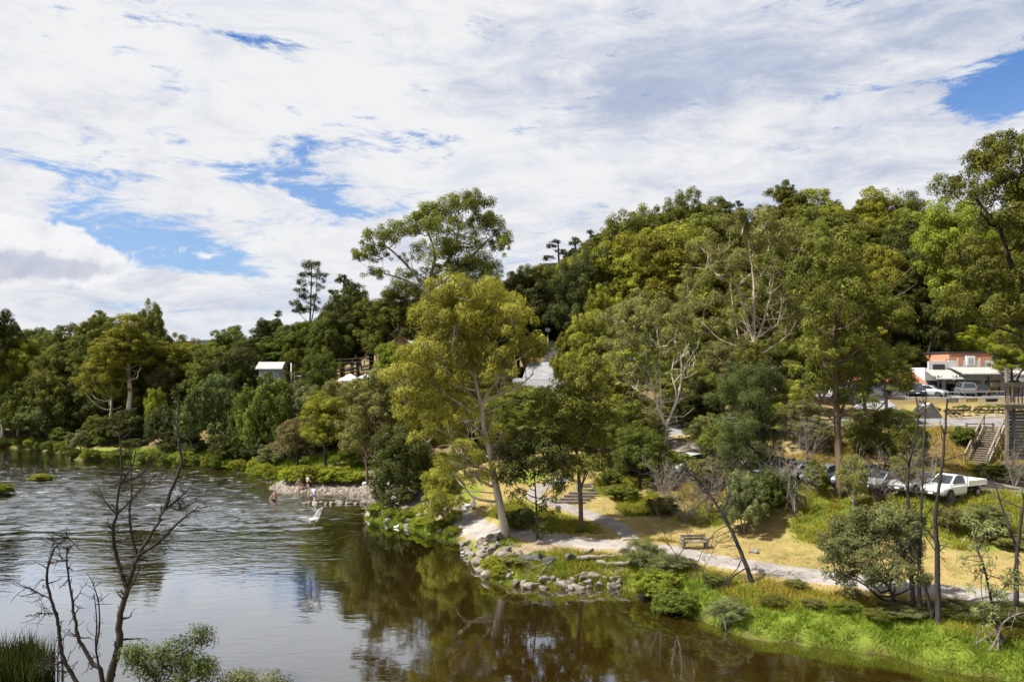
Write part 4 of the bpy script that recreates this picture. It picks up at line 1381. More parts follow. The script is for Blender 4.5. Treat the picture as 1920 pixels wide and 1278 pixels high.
# ------------------------------------------------------------------ trees placed one by one
LST = [
    # left, far bank
    ('tall', 4, 142, 583, 62, 'dark', 'grey', 'tall dark gum cut off by the left picture edge'),
    ('gum', 34, 145, 636, 92, 'gold', 'grey', 'golden gum on the far bank near the left edge'),
    ('gum', 108, 152, 612, 120, 'green', 'grey', 'broad green gum on the far left skyline'),
    ('gum', 64, 156, 618, 90, 'green', 'grey', 'leafy green gum between the two leftmost trees'),
    ('open', 118, 139, 650, 92, 'olive', 'pale', 'olive gum in front of the far left green trees'),
    ('tall', 176, 146, 584, 86, 'olive', 'pale', 'ragged tall gum left of the pale-trunked group'),
    ('tall', 240, 131, 592, 112, 'gold', 'white', 'tall golden gum with pale trunks above the far bank'),
    ('gum', 277, 137, 570, 72, 'olive', 'grey', 'pointed olive gum topping the left tree line'),
    ('open', 205, 132, 640, 96, 'gold', 'white', 'loose gold-green gum with pale stems near the riffle'),
    ('open', 306, 131, 690, 58, 'brown', 'dark', 'thin brownish tree in the gap of the left tree line'),
    ('gum', 342, 148, 628, 74, 'gold', 'grey', 'small yellow gum below the distant ridge'),
    ('gum', 374, 137, 646, 86, 'fresh', 'grey', 'bright green gum right of the distant ridge'),
    ('gum', 430, 142, 613, 96, 'green', 'grey', 'round green gum on the skyline left of the house'),
    ('gum', 458, 134, 634, 70, 'dark', 'dark', 'dark green tree just left of the pale house'),
    ('gum', 438, 128, 668, 90, 'green', 'dark', 'deep green tree behind the grey-green bank wattle'),
    ('gum', 320, 150, 640, 60, 'dark', 'dark', 'dark tree low in the skyline gap'),
    ('bush', 398, 117, 706, 122, 'blue', 'dark', 'big grey-green wattle bulging over the far bank'),
    ('bush', 498, 109, 706, 104, 'green', 'dark', 'bushy green tree below the pale house'),
    ('bush', 462, 113, 752, 66, 'green', 'dark', 'small green bush between the two bank wattles'),
    ('bush', 88, 140, 758, 96, 'blue', 'dark', 'grey-green wattle at the water near the left edge'),
    ('bush', 18, 146, 742, 84, 'dark', 'dark', 'dark shrub at the water on the left picture edge'),
    ('bush', 150, 127, 806, 48, 'grey', 'grey', 'small silver-grey shrub at the water'),
    ('bush', 232, 127, 768, 84, 'dark', 'dark', 'dark rounded shrub below the pale trunks'),
    ('wisp', 290, 126, 728, 36, 'lime', 'grey', 'slender lime-green young tree on the far bank'),
    ('bush', 306, 123, 762, 60, 'blue', 'dark', 'blue-green shrub at the foot of the lime tree'),
    ('bush', 190, 128, 780, 60, 'olive', 'dark', 'olive shrub on the far bank behind the silver shrub'),
    ('bush', 340, 121, 800, 60, 'dark', 'dark', 'dark shrub under the big bank wattle'),
    ('bush', 440, 112, 800, 80, 'dark', 'dark', 'dark shrub on the bank right of the big wattle'),
    # middle
    ('pine', 522, 152, 584, 52, 'pine', 'dark', 'small dark pine left of the thin ragged pine'),
    ('gum', 503, 150, 600, 60, 'dark', 'dark', 'dark tree under the small pine'),
    ('pine', 641, 160, 517, 84, 'pine', 'dark', 'dark spreading pine right of the thin ragged pine'),
    ('gum', 662, 143, 533, 118, 'dark', 'dark', 'dense dark green tree above the timber railings'),
    ('gum', 560, 139, 606, 96, 'green', 'dark', 'green tree above the pale house roof'),
    ('gum', 612, 136, 590, 80, 'green', 'dark', 'leafy green tree before the dense dark one'),
    ('open', 735, 136, 545, 120, 'olive', 'grey', 'olive gum below the broad domed gum on its left'),
    ('gum', 800, 132, 560, 110, 'dark', 'dark', 'dark tree at the foot of the broad domed gum'),
    ('gum', 735, 107, 644, 68, 'fresh', 'grey', 'round bright green tree right of the railings'),
    ('open', 598, 119, 655, 66, 'green', 'dark', 'loose green tree standing before the railings'),
    ('open', 545, 130, 655, 40, 'olive', 'dark', 'thin olive tree beside the pale cottage wall'),
    ('bush', 566, 111, 716, 80, 'grey', 'grey', 'pale grey-green shrub under the lamp post'),
    ('bush', 640, 113, 716, 90, 'drab', 'grey', 'drab shrub left of the white shade tent'),
    ('open', 610, 96, 735, 92, 'gold', 'dark', 'golden gum with dark stems above the grassy bank'),
    ('wisp', 557, 101, 782, 78, 'brown', 'dark', 'brownish twiggy shrub above the bank grass'),
    ('bush', 520, 105, 828, 66, 'grey', 'grey', 'silver-grey shrub nearest the riffle on the right bank'),
    ('bush', 500, 108, 800, 60, 'grey', 'grey', 'grey shrub behind the silver-grey bank shrub'),
    ('open', 716, 84, 692, 150, 'drab', 'brown', 'broad drab gum above the gravel beach'),
    ('wisp', 690, 89, 730, 84, 'olive', 'brown', 'olive wattle left of the broad drab gum'),
    ('open', 776, 86, 730, 92, 'yellow', 'grey', 'yellow-green gum between the drab gum and the leaning gum'),
    ('open', 850, 84, 640, 110, 'olive', 'grey', 'olive gum behind the leaning gum'),
    ('gum', 905, 122, 520, 120, 'dark', 'dark', 'dark tree under the right side of the broad dome'),
    ('gum', 968, 128, 516, 110, 'dark', 'dark', 'dark olive tree right of the broad domed gum'),
    ('open', 985, 92, 718, 110, 'olive', 'brown', 'olive gum in front of the white house roofs'),
    ('gum', 1040, 96, 735, 96, 'olive', 'dark', 'dark olive tree below the white house roofs'),
    ('wisp', 935, 80, 745, 80, 'olive', 'brown', 'olive wattle behind the leaning trunk'),
    ('open', 1110, 104, 585, 100, 'yellow', 'grey', 'yellow-olive gum right of the white house roofs'),
    ('gum', 1062, 108, 618, 54, 'gold', 'grey', 'narrow golden tree beside the white house roofs'),
    ('pine', 1042, 190, 452, 84, 'pine', 'dark', 'tall dark pine left of the hilltop gums'),
    ('pine', 1078, 186, 447, 76, 'pine', 'dark', 'dark pine next to the tallest hill pine'),
    ('pine', 1108, 180, 434, 70, 'pine', 'dark', 'dark pine touching the hilltop gums'),
    ('gum', 1012, 178, 500, 90, 'blue', 'dark', 'blue-green tree at the left end of the hill forest'),
    ('gum', 1000, 150, 545, 90, 'blue', 'dark', 'dark blue-green tree above the white roofs'),
    ('gum', 1060, 150, 520, 100, 'blue', 'dark', 'blue-green tree below the hill pines'),
    # hill crest
    ('open', 1185, 172, 388, 120, 'olive', 'grey', 'airy gum at the left of the hilltop crest'),
    ('open', 1272, 168, 362, 112, 'olive', 'grey', 'rounded olive gum highest on the middle crest'),
    ('tall', 1338, 172, 374, 96, 'olive', 'grey', 'olive gum left of the little crest pine'),
    ('pine', 1383, 205, 378, 46, 'pine', 'dark', 'little dark pine alone on the crest'),
    ('pine', 1424, 200, 386, 44, 'pine', 'dark', 'second dark pine on the crest'),
    ('tall', 1478, 172, 343, 92, 'olive', 'grey', 'tallest ragged gum on the right crest'),
    ('tall', 1545, 168, 354, 100, 'gold', 'grey', 'golden gum right of the tallest crest gum'),
    ('gum', 1632, 162, 360, 116, 'gold', 'grey', 'broad golden gum on the right crest'),
    ('open', 1706, 160, 368, 92, 'olive', 'grey', 'olive gum ending the right crest'),
    ('gum', 1752, 150, 400, 90, 'green', 'grey', 'green tree behind the fresh green tree'),
    # hillside above the shops
    ('gum', 1150, 126, 490, 120, 'olive', 'grey', 'olive gum on the slope under the airy crest gum'),
    ('gum', 1232, 124, 462, 126, 'olive', 'grey', 'full olive gum in the middle of the slope'),
    ('gum', 1312, 122, 452, 112, 'gold', 'grey', 'golden gum left of the white-limbed gum'),
    ('gum', 1196, 104, 550, 122, 'drab', 'grey', 'pale drab gum above the street lamp'),
    ('gum', 1130, 118, 540, 90, 'gold', 'grey', 'golden rounded gum above the white roofs'),
    ('gum', 1500, 124, 420, 110, 'olive', 'grey', 'olive gum between the white limbs and the straight gum'),
    ('gum', 1658, 118, 462, 124, 'gold', 'grey', 'dense golden gum right of the straight gum'),
    ('gum', 1706, 117, 488, 112, 'dark', 'dark', 'dark gum beside the dense golden gum'),
    ('gum', 1732, 116, 560, 96, 'dark', 'dark', 'dark leafy tree left above the shop sign'),
    ('gum', 1500, 96, 560, 100, 'olive', 'grey', 'olive gum behind the left of the straight gum'),
    ('gum', 1330, 100, 600, 90, 'olive', 'grey', 'olive gum behind the pale-stemmed gum'),
    ('open', 1752, 118, 626, 60, 'gold', 'grey', 'small yellowing tree left above the brick parapet'),
    ('gum', 1826, 122, 610, 96, 'lime', 'grey', 'lime-yellow tree above the brick parapet'),
    ('open', 1903, 100, 610, 90, 'fresh', 'dark', 'fresh green tree before the white gable at right'),
    # between the car park and the path
    ('open', 1162, 74, 752, 100, 'olive', 'brown', 'olive gum left of the street lamp foot'),
    ('wisp', 1200, 70, 800, 90, 'green', 'dark', 'green wattle beside the parked white cars'),
    ('gum', 1310, 80, 716, 80, 'dark', 'dark', 'dark tree between pale stems and feathery tree'),
    ('wisp', 1318, 74, 775, 80, 'drab', 'grey', 'drab wattle in front of the parked cars'),
    ('bush', 1190, 74, 850, 60, 'dark', 'dark', 'dark rounded shrub in the shade left of the white cars'),
    ('bush', 1395, 56.5, 886, 82, 'grey', 'grey', 'light grey-green shrub on the dry grass'),
    ('wisp', 1655, 60.5, 765, 120, 'olive', 'brown', 'olive wattle between the straight gum and the bare trunks'),
    ('wisp', 1620, 70, 770, 90, 'drab', 'brown', 'drab wattle behind the straight trunk'),
    ('bush', 1710, 66, 790, 60, 'olive', 'dark', 'olive shrub on the dry embankment'),
    ('bush', 1806, 69.5, 800, 40, 'green', 'dark', 'ivy-green shrub beside the timber stairs'),
    ('bush', 1880, 63, 870, 80, 'green', 'dark', 'low green shrub at the foot of the stairs'),
    ('open', 1500, 74, 750, 90, 'drab', 'grey', 'drab gum behind the parked grey cars'),
    ('wisp', 870, 78, 835, 60, 'olive', 'brown', 'olive wattle behind the weeping tree'),
    ('open', 1020, 80, 790, 100, 'olive', 'dark', 'olive gum above the picnic steps'),
    ('open', 1120, 78, 790, 90, 'dark', 'dark', 'dark gum between the picnic steps and street lamp'),
    ('wisp', 905, 84, 830, 60, 'drab', 'brown', 'drab wattle behind the person on the path'),
    ('bush', 1140, 72, 880, 46, 'olive', 'dark', 'olive shrub above the dry lawn'),
    ('open', 1008, 88, 738, 96, 'olive', 'grey', 'olive gum above the leftmost far car'),
    ('open', 1075, 87, 716, 104, 'drab', 'grey', 'drab gum behind the upright lawn gum'),
    ('wisp', 1102, 81, 800, 84, 'green', 'dark', 'green wattle behind the lawn gum trunk'),
    ('open', 1152, 87, 686, 96, 'yellow', 'grey', 'yellow-olive gum just left of the street lamp'),
    ('wisp', 1222, 81, 756, 92, 'drab', 'grey', 'drab wattle right of the street lamp'),
    ('open', 1292, 86, 684, 104, 'olive', 'grey', 'olive gum right of the pale stems'),
    ('wisp', 1348, 70, 796, 74, 'olive', 'dark', 'olive wattle left of the feathery tree'),
    ('open', 1358, 93, 640, 96, 'drab', 'grey', 'drab gum below the left white limbs'),
    ('open', 1462, 89, 636, 104, 'olive', 'grey', 'olive gum below the right white limbs'),
    ('open', 1486, 77, 712, 86, 'yellow', 'grey', 'yellow-olive gum right of the feathery tree'),
    ('wisp', 1528, 73, 786, 84, 'drab', 'grey', 'drab wattle left of the straight trunk'),
    ('open', 1534, 87, 616, 96, 'olive', 'grey', 'olive gum left behind the straight gum'),
    ('open', 1622, 85, 616, 96, 'yellow', 'grey', 'yellow-olive gum right behind the straight gum'),
    ('open', 1662, 83, 652, 92, 'olive', 'grey', 'olive gum above the embankment wattle'),
    ('gum', 1690, 114, 636, 90, 'dark', 'dark', 'dark tree between the golden gum and the shop'),
    ('wisp', 1684, 75, 766, 84, 'olive', 'dark', 'olive wattle left of the concrete apron'),
    ('bush', 1332, 67, 858, 74, 'drab', 'grey', 'drab shrub below the parked wagon row'),
    ('bush', 1272, 71, 846, 64, 'olive', 'dark', 'olive shrub hiding the white wagon'),
    ('bush', 1216, 74, 826, 74, 'dark', 'dark', 'dark shrub above the white hatchback'),
    ('open', 942, 97, 692, 96, 'olive', 'grey', 'olive gum right of the leaning gum limbs'),
    ('open', 880, 93, 712, 96, 'olive', 'grey', 'olive gum deep behind the leaning gum'),
    ('open', 1190, 94, 640, 96, 'yellow', 'grey', 'yellow-olive gum behind the street lamp top'),
    ('open', 700, 98, 700, 90, 'olive', 'grey', 'olive gum behind the broad drab gum'),
    ('open', 1410, 78, 640, 80, 'olive', 'grey', 'olive gum rising behind the feathery tree'),
    ('gum', 1560, 98, 560, 110, 'olive', 'grey', 'dense olive gum halfway behind the straight gum'),
    ('bush', 60, 142, 700, 110, 'green', 'dark', 'green thicket under the left edge gums'),
    ('bush', 150, 140, 715, 110, 'dark', 'dark', 'dark thicket under the ragged left gum'),
    ('bush', 215, 139, 705, 110, 'dark', 'dark', 'dark thicket among the pale trunks'),
    ('bush', 285, 138, 715, 110, 'dark', 'dark', 'dark thicket behind the lime young tree'),
    ('bush', 350, 132, 715, 110, 'dark', 'dark', 'dark thicket behind the big bank wattle'),
    ('bush', 0, 148, 715, 110, 'dark', 'dark', 'dark thicket behind the left edge shrub'),
    ('bush', 250, 124, 822, 46, 'dark', 'dark', 'dark shrub at the waterline below the pale trunks'),
    ('bush', 372, 117.5, 830, 56, 'blue', 'dark', 'blue-green shrub at the waterline under the big wattle'),
    ('bush', 420, 114, 826, 56, 'dark', 'dark', 'dark shrub at the waterline right of the big wattle'),
    ('bush', 200, 126, 815, 44, 'green', 'dark', 'green shrub at the waterline right of the silver shrub'),
    ('bush', 322, 120, 828, 44, 'dark', 'dark', 'dark low shrub at the waterline left of the big wattle'),
    ('bush', 470, 110, 820, 50, 'dark', 'dark', 'dark shrub above the waterline left of the grey shrubs'),
    ('bush', 120, 136, 800, 50, 'green', 'dark', 'green shrub at the waterline near the left wattle'),
]
for e in LST:
    T(*e)

# ------------------------------------------------------------------ forest behind: every tree a tree, alike ones described alike
SKY_PX = [(-80, 610), (0, 606), (60, 622), (130, 625), (180, 605), (270, 592), (300, 650), (340, 650), (430, 632), (480, 640), (520, 618), (555, 612), (620, 575), (680, 556), (800, 560), (960, 520),
          (1010, 516), (1060, 470), (1120, 455), (1140, 412), (1280, 388), (1350, 400), (1420, 408), (1480, 372), (1530, 382), (1640, 378), (1740, 402), (1800, 410), (2000, 380)]
SKX = np.array([p[0] for p in SKY_PX]); SKYY = np.array([p[1] for p in SKY_PX]) + 6
FR = random.Random(77)
SIDE = [((-100, 330), ['olive', 'green', 'gold', 'dark', 'green']), ((330, 700), ['green', 'dark', 'olive', 'dark']), ((700, 1010), ['dark', 'dark', 'olive', 'blue']),
        ((1010, 1450), ['olive', 'gold', 'olive', 'blue', 'yellow']), ((1450, 2050), ['olive', 'gold', 'dark', 'olive'])]
LEAFW = {'olive': 'olive', 'green': 'green', 'gold': 'golden', 'dark': 'dark', 'blue': 'blue-green', 'yellow': 'yellow-green'}
ANCH = [(0, 'the tree at the left edge'), (60, 'the golden far-bank gum'), (120, 'the broad green left gum'), (180, 'the ragged left gum'), (245, 'the pale-trunked gums'), (300, 'the skyline gap'), (370, 'the distant ridge'),
        (430, 'the round skyline gum'), (480, 'the dark tree by the cottage'), (525, 'the pale cottage'), (585, 'the thin ragged pine'), (650, 'the spreading pine'), (710, 'the timber railings'), (770, 'the left of the broad dome'),
        (840, 'the middle of the broad dome'), (910, 'the right of the broad dome'), (975, 'the leaning gum top'), (1030, 'the square-headed lamp'), (1080, 'the hill pines'), (1140, 'the airy crest gum'), (1200, 'the pale drab gum'),
        (1260, 'the pale-stemmed gum'), (1320, 'the left of the white limbs'), (1385, 'the little crest pine'), (1440, 'the right of the white limbs'), (1490, 'the tallest crest gum'), (1550, 'the left of the straight gum'),
        (1610, 'the right of the straight gum'), (1665, 'the dense golden gum'), (1720, 'the dark tree by the shop'), (1790, 'the fresh green tree'), (1860, 'the giant gum'), (1930, 'the right edge')]
ROWW = ['low', 'low', 'halfway up', 'halfway up', 'higher', 'high', 'high']
rowsY = [127, 139, 151, 164, 178, 194, 212]
for ri, Yr in enumerate(rowsY):
    step = 57.0 * 130 / Yr
    x = -60 + FR.uniform(0, step)
    while x < 1990:
        Yt = Yr + FR.uniform(-4, 4)
        xx = x + FR.uniform(-.25, .25) * step
        x += step
        # keep the houses and the street clear
        if Yt < 134 and 470 < xx < 760:
            continue
        if Yt < 133 and xx < 330:
            continue
        if Yt < 128 and (940 < xx < 1090 or xx > 1700):
            continue
        bse = XY(xx, Yt)
        if poly_dist(np.array([bse[0]]), np.array([bse[1]]), SHORE)[0] < 3:
            continue
        cap = CAMZ + (HY - float(np.interp(xx, SKX, SKYY)) - FR.uniform(0, 10)) / F * Yt - bse[2]
        H = min(FR.uniform(16, 24), cap)
        if H < 7:
            continue
        for (a, c), leaves in SIDE:
            if a <= xx < c:
                lf = FR.choice(leaves)
                kd = FR.choice(['gum', 'gum', 'tall', 'open', 'open'])
                an = min(ANCH, key=lambda q: abs(q[0] - xx))[1]
                kw = {'gum': 'rounded gum', 'tall': 'tall gum', 'open': 'airy gum'}[kd]
                lab = LEAFW[lf] + ' ' + kw + ' ' + ROWW[ri] + ' in the forest behind ' + an
                put_tree(kd, bse, H, FR.uniform(.46, .66) * max(H, 13), lf, FR.choice(['grey', 'pale', 'grey', 'dark']), lab, 'forest behind ' + an)
                break

# ------------------------------------------------------------------ bare and burnt trees
b = G(1716, 1148)
dead('charred_tree', 'leftmost of the four charred bare trunks by the footpath', b, [([(1716, 1148), (1706, 1060), (1702, 960), (1700, 880), (1716, 800), (1712, 742)], .13), ([(1702, 970), (1675, 985), (1650, 1000), (1625, 1020)], .04), ([(1700, 880), (1690, 830), (1680, 790)], .04), ([(1702, 930), (1690, 905), (1672, 890)], .03)], b[1], 'char', 1.0, 61, n_tw=13, twl=(8, 34))
b = G(1727, 1154)
dead('charred_tree', 'second charred bare trunk from the left, straight and slender', b, [([(1727, 1154), (1722, 1090), (1722, 1000), (1724, 900), (1726, 800), (1727, 738)], .11), ([(1723, 990), (1740, 960), (1750, 940)], .03), ([(1724, 930), (1712, 900), (1705, 880)], .025), ([(1725, 860), (1742, 838), (1758, 826)], .025)], b[1], 'char', 1.0, 62, n_tw=13, twl=(8, 34))
b = G(1748, 1164)
dead('charred_tree', 'short charred trunk leaning left between the bare trunks', b, [([(1748, 1164), (1738, 1105), (1724, 1055), (1712, 1020), (1690, 985)], .10), ([(1724, 1055), (1700, 1062), (1690, 1060)], .03)], b[1], 'char', .6, 63)
b = G(1760, 1172)
dead('charred_tree', 'rightmost and thickest of the four charred bare trunks', b, [([(1760, 1172), (1757, 1100), (1755, 1020), (1752, 960), (1762, 880), (1768, 800), (1770, 748)], .16), ([(1755, 1025), (1735, 992), (1712, 1008), (1690, 1035), (1664, 1060)], .045), ([(1753, 962), (1772, 945), (1784, 932)], .03), ([(1755, 1030), (1722, 990), (1705, 978)], .03), ([(1764, 870), (1778, 852), (1788, 842)], .03)], b[1], 'char', 1.0, 64, n_tw=13, twl=(8, 34))
b = G(1905, 1150)
dead('bare_tree', 'forked bare tree at the right edge beyond the footpath', b, [([(1905, 1150), (1903, 1085), (1901, 1040), (1906, 980), (1914, 900), (1922, 800)], .14), ([(1902, 1035), (1890, 965), (1880, 915), (1874, 900)], .07), ([(1914, 950), (1890, 940), (1862, 925)], .04)], b[1], 'char', 1.2, 65)
b = G(1886, 1210)
dead('bare_tree', 'crooked thin tree with wispy top near the bottom right', b, [([(1886, 1210), (1868, 1170), (1858, 1110), (1848, 1060), (1838, 1032), (1832, 985)], .09), ([(1838, 1032), (1846, 1005), (1848, 985)], .04), ([(1858, 1115), (1876, 1105), (1884, 1095)], .03), ([(1848, 1062), (1836, 1100), (1842, 1160)], .03)], b[1], 'char', 2.2, 66, leafy=26, n_tw=7)
b = G(1872, 1222)
dead('bare_shrub', 'pale bare branches arching down at the bottom right', b, [([(1872, 1222), (1870, 1190), (1878, 1165), (1900, 1148), (1925, 1142)], .05), ([(1872, 1190), (1855, 1225), (1845, 1250)], .03), ([(1874, 1180), (1850, 1195), (1835, 1210)], .025)], b[1], 'grey', 2.0, 67, 'shrub')
b = G(1410, 1094)
dead('leaning_dead_tree', 'charred dead tree leaning left above the bank with drooping branches', b,
     [([(1410, 1094), (1398, 1055), (1378, 1005), (1356, 962), (1336, 930), (1312, 902), (1292, 884)], .15), ([(1400, 1060), (1370, 1082), (1342, 1104), (1329, 1135), (1326, 1182)], .045), ([(1396, 1045), (1376, 1072), (1346, 1088), (1316, 1076), (1330, 1042), (1342, 1012)], .03),
      ([(1370, 985), (1340, 1000), (1312, 1050), (1310, 1085)], .028), ([(1356, 962), (1365, 930), (1362, 890)], .04), ([(1340, 935), (1318, 940), (1300, 960)], .035), ([(1326, 1135), (1312, 1160), (1310, 1170)], .015), ([(1370, 1082), (1360, 1110), (1355, 1120)], .02), ([(1336, 930), (1330, 895), (1345, 860)], .03)], b[1], 'char', 2.6, 68, n_tw=9, twl=(14, 60))
b = G(1272, 1092)
dead('bare_sapling', 'small bare forked sapling in the bank shrubs left of the bench', b, [([(1272, 1092), (1270, 1046), (1252, 1020), (1222, 995)], .04), ([(1270, 1046), (1290, 1018), (1298, 985)], .03), ([(1254, 1022), (1240, 985), (1238, 970)], .02)], b[1], 'dark', 2.0, 69, n_tw=7)
b = G(1490, 968)
dead('weeping_dead_tree', 'small pale dead tree with drooping twigs on the shaded grass', b, [([(1490, 968), (1490, 930), (1492, 895), (1497, 868)], .07), ([(1492, 895), (1480, 890), (1472, 930)], .025), ([(1493, 890), (1508, 895), (1514, 935)], .025), ([(1496, 872), (1515, 875), (1522, 910)], .02), ([(1495, 878), (1478, 872), (1466, 890)], .02), ([(1492, 900), (1500, 920), (1502, 950)], .02), ([(1491, 905), (1482, 925), (1484, 952)], .02)], b[1], 'grey', 3.0, 70, n_tw=8, twl=(8, 26))
for i, (px, Yb, lab) in enumerate([(1290, 60, 'grey tangle of dead twigs above the dry lawn'), (1335, 61, 'twiggy dead shrub beside the light grey-green shrub'), (1690, 58, 'dead twiggy shrub before the white utility truck'), (1905, 60, 'grey dead thicket below the lookout deck'), (1245, 66, 'brown twigs beneath the pale-stemmed gum'), (1515, 70, 'pale tangled dead branches behind the parked cars'), (1462, 60, 'thin dead shrub before the dark grey wagon'), (1640, 57.5, 'thin dead shrub before the silver-grey cars'), (1735, 56, 'dead twigs crowding the white utility truck')]):
    bb = XY(px, Yb)
    yb = HY - (bb[2] - CAMZ) / Yb * F
    st = []
    rr = random.Random(200 + i)
    for q in range(6):
        dx = rr.uniform(-45, 45)
        hgt = rr.uniform(55, 105)
        st.append(([(px + dx * .1, yb), (px + dx * .45, yb - hgt * .5), (px + dx, yb - hgt)], .035))
    dead('dead_shrub', lab, bb, st, Yb, 'grey', 2.6, 210 + i, 'shrub', None, (12, 40), 8)

# foreground dead tree on the near bank
b = XY(205, 18)
dead('foreground_dead_tree', 'bare dark many-stemmed dead tree in the left foreground', b, [
    ([(210, 1600), (204, 1400), (206, 1278), (223, 1210), (224, 1159), (236, 1114), (247, 1073), (260, 1039), (284, 998), (308, 956)], 0.109),
    ([(308, 956), (319, 922), (331, 891), (338, 860), (331, 830), (328, 790), (330, 750)], 0.047), ([(308, 956), (330, 938), (357, 912)], 0.036), ([(260, 1042), (298, 1015), (329, 984), (350, 966), (372, 950)], 0.047),
    ([(236, 1100), (219, 1046), (212, 994), (219, 963), (223, 915), (247, 874), (254, 845)], 0.052), ([(226, 905), (228, 860), (226, 826), (225, 790)], 0.023), ([(219, 967), (255, 925), (291, 888)], 0.032),
    ([(254, 1046), (240, 977), (240, 908), (232, 845)], 0.036), ([(238, 1110), (258, 1080), (274, 1052)], 0.032), ([(216, 965), (206, 945), (197, 924)], 0.021), ([(240, 912), (262, 890), (280, 862), (282, 850)], 0.021),
    ([(204, 1400), (190, 1268), (171, 1244), (147, 1203), (137, 1169), (130, 1131), (120, 1076), (117, 1028)], 0.062),
    ([(186, 1290), (182, 1217), (185, 1165), (182, 1111)], 0.029), ([(182, 1217), (197, 1165), (206, 1114), (205, 1070)], 0.023),
    ([(204, 1420), (160, 1320), (144, 1278), (118, 1234), (110, 1186), (101, 1142), (87, 1094), (89, 1059), (99, 1032), (110, 1018), (127, 1006)], 0.057),
    ([(93, 1121), (65, 1105), (38, 1090)], 0.017), ([(101, 1153), (74, 1148)], 0.012), ([(130, 1265), (98, 1255), (65, 1246)], 0.018), ([(118, 1239), (86, 1230)], 0.017), ([(110, 1018), (108, 1008)], 0.011), ([(320, 957), (335, 958), (345, 950), (366, 940)], 0.015), ([(335, 958), (336, 940)], 0.011),
], 18.0, 'char', 1.6, 71, n_tw=7, twl=(10, 36), depth=.25, sides=8)

# leafy shrub tops of the near bank
b = XY(318, 17)
hero('foreground_shrub', 'shrub', b, [(318, 1640), (316, 1400), (318, 1290)], [([(317, 1330), (290, 1270), (272, 1240)], .03), ([(317, 1320), (345, 1260), (362, 1215)], .03)],
     [(272, 1238, 20, 14), (300, 1225, 16, 10, .7), (345, 1222, 18, 14), (362, 1205, 10, 10, .6), (325, 1250, 26, 16), (375, 1245, 16, 12, .8), (285, 1265, 26, 16), (345, 1272, 30, 16), (385, 1262, 10, 8, .6), (258, 1218, 8, 6, .5)],
     'blue', 'brown', 'leafy green shrub rising at the bottom beside the dead tree', seed=81, depth=.35, r0=.06, opt=dict(L=.085, w=.032, droop=.3, lai=.6, tuft=.5, dens=.55))
b = XY(470, 17)
hero('foreground_shrub', 'shrub', b, [(470, 1640), (465, 1400), (462, 1320)], [([(463, 1350), (440, 1295)], .02), ([(463, 1345), (505, 1290)], .02)],
     [(440, 1284, 22, 14), (470, 1298, 26, 16), (512, 1284, 16, 10, .7), (425, 1300, 20, 14)],
     'grey', 'brown', 'tips of a grey-green shrub showing at the bottom edge', seed=83, depth=.3, r0=.05, opt=dict(L=.085, w=.03, droop=.3, lai=.6, tuft=.5, dens=.55))

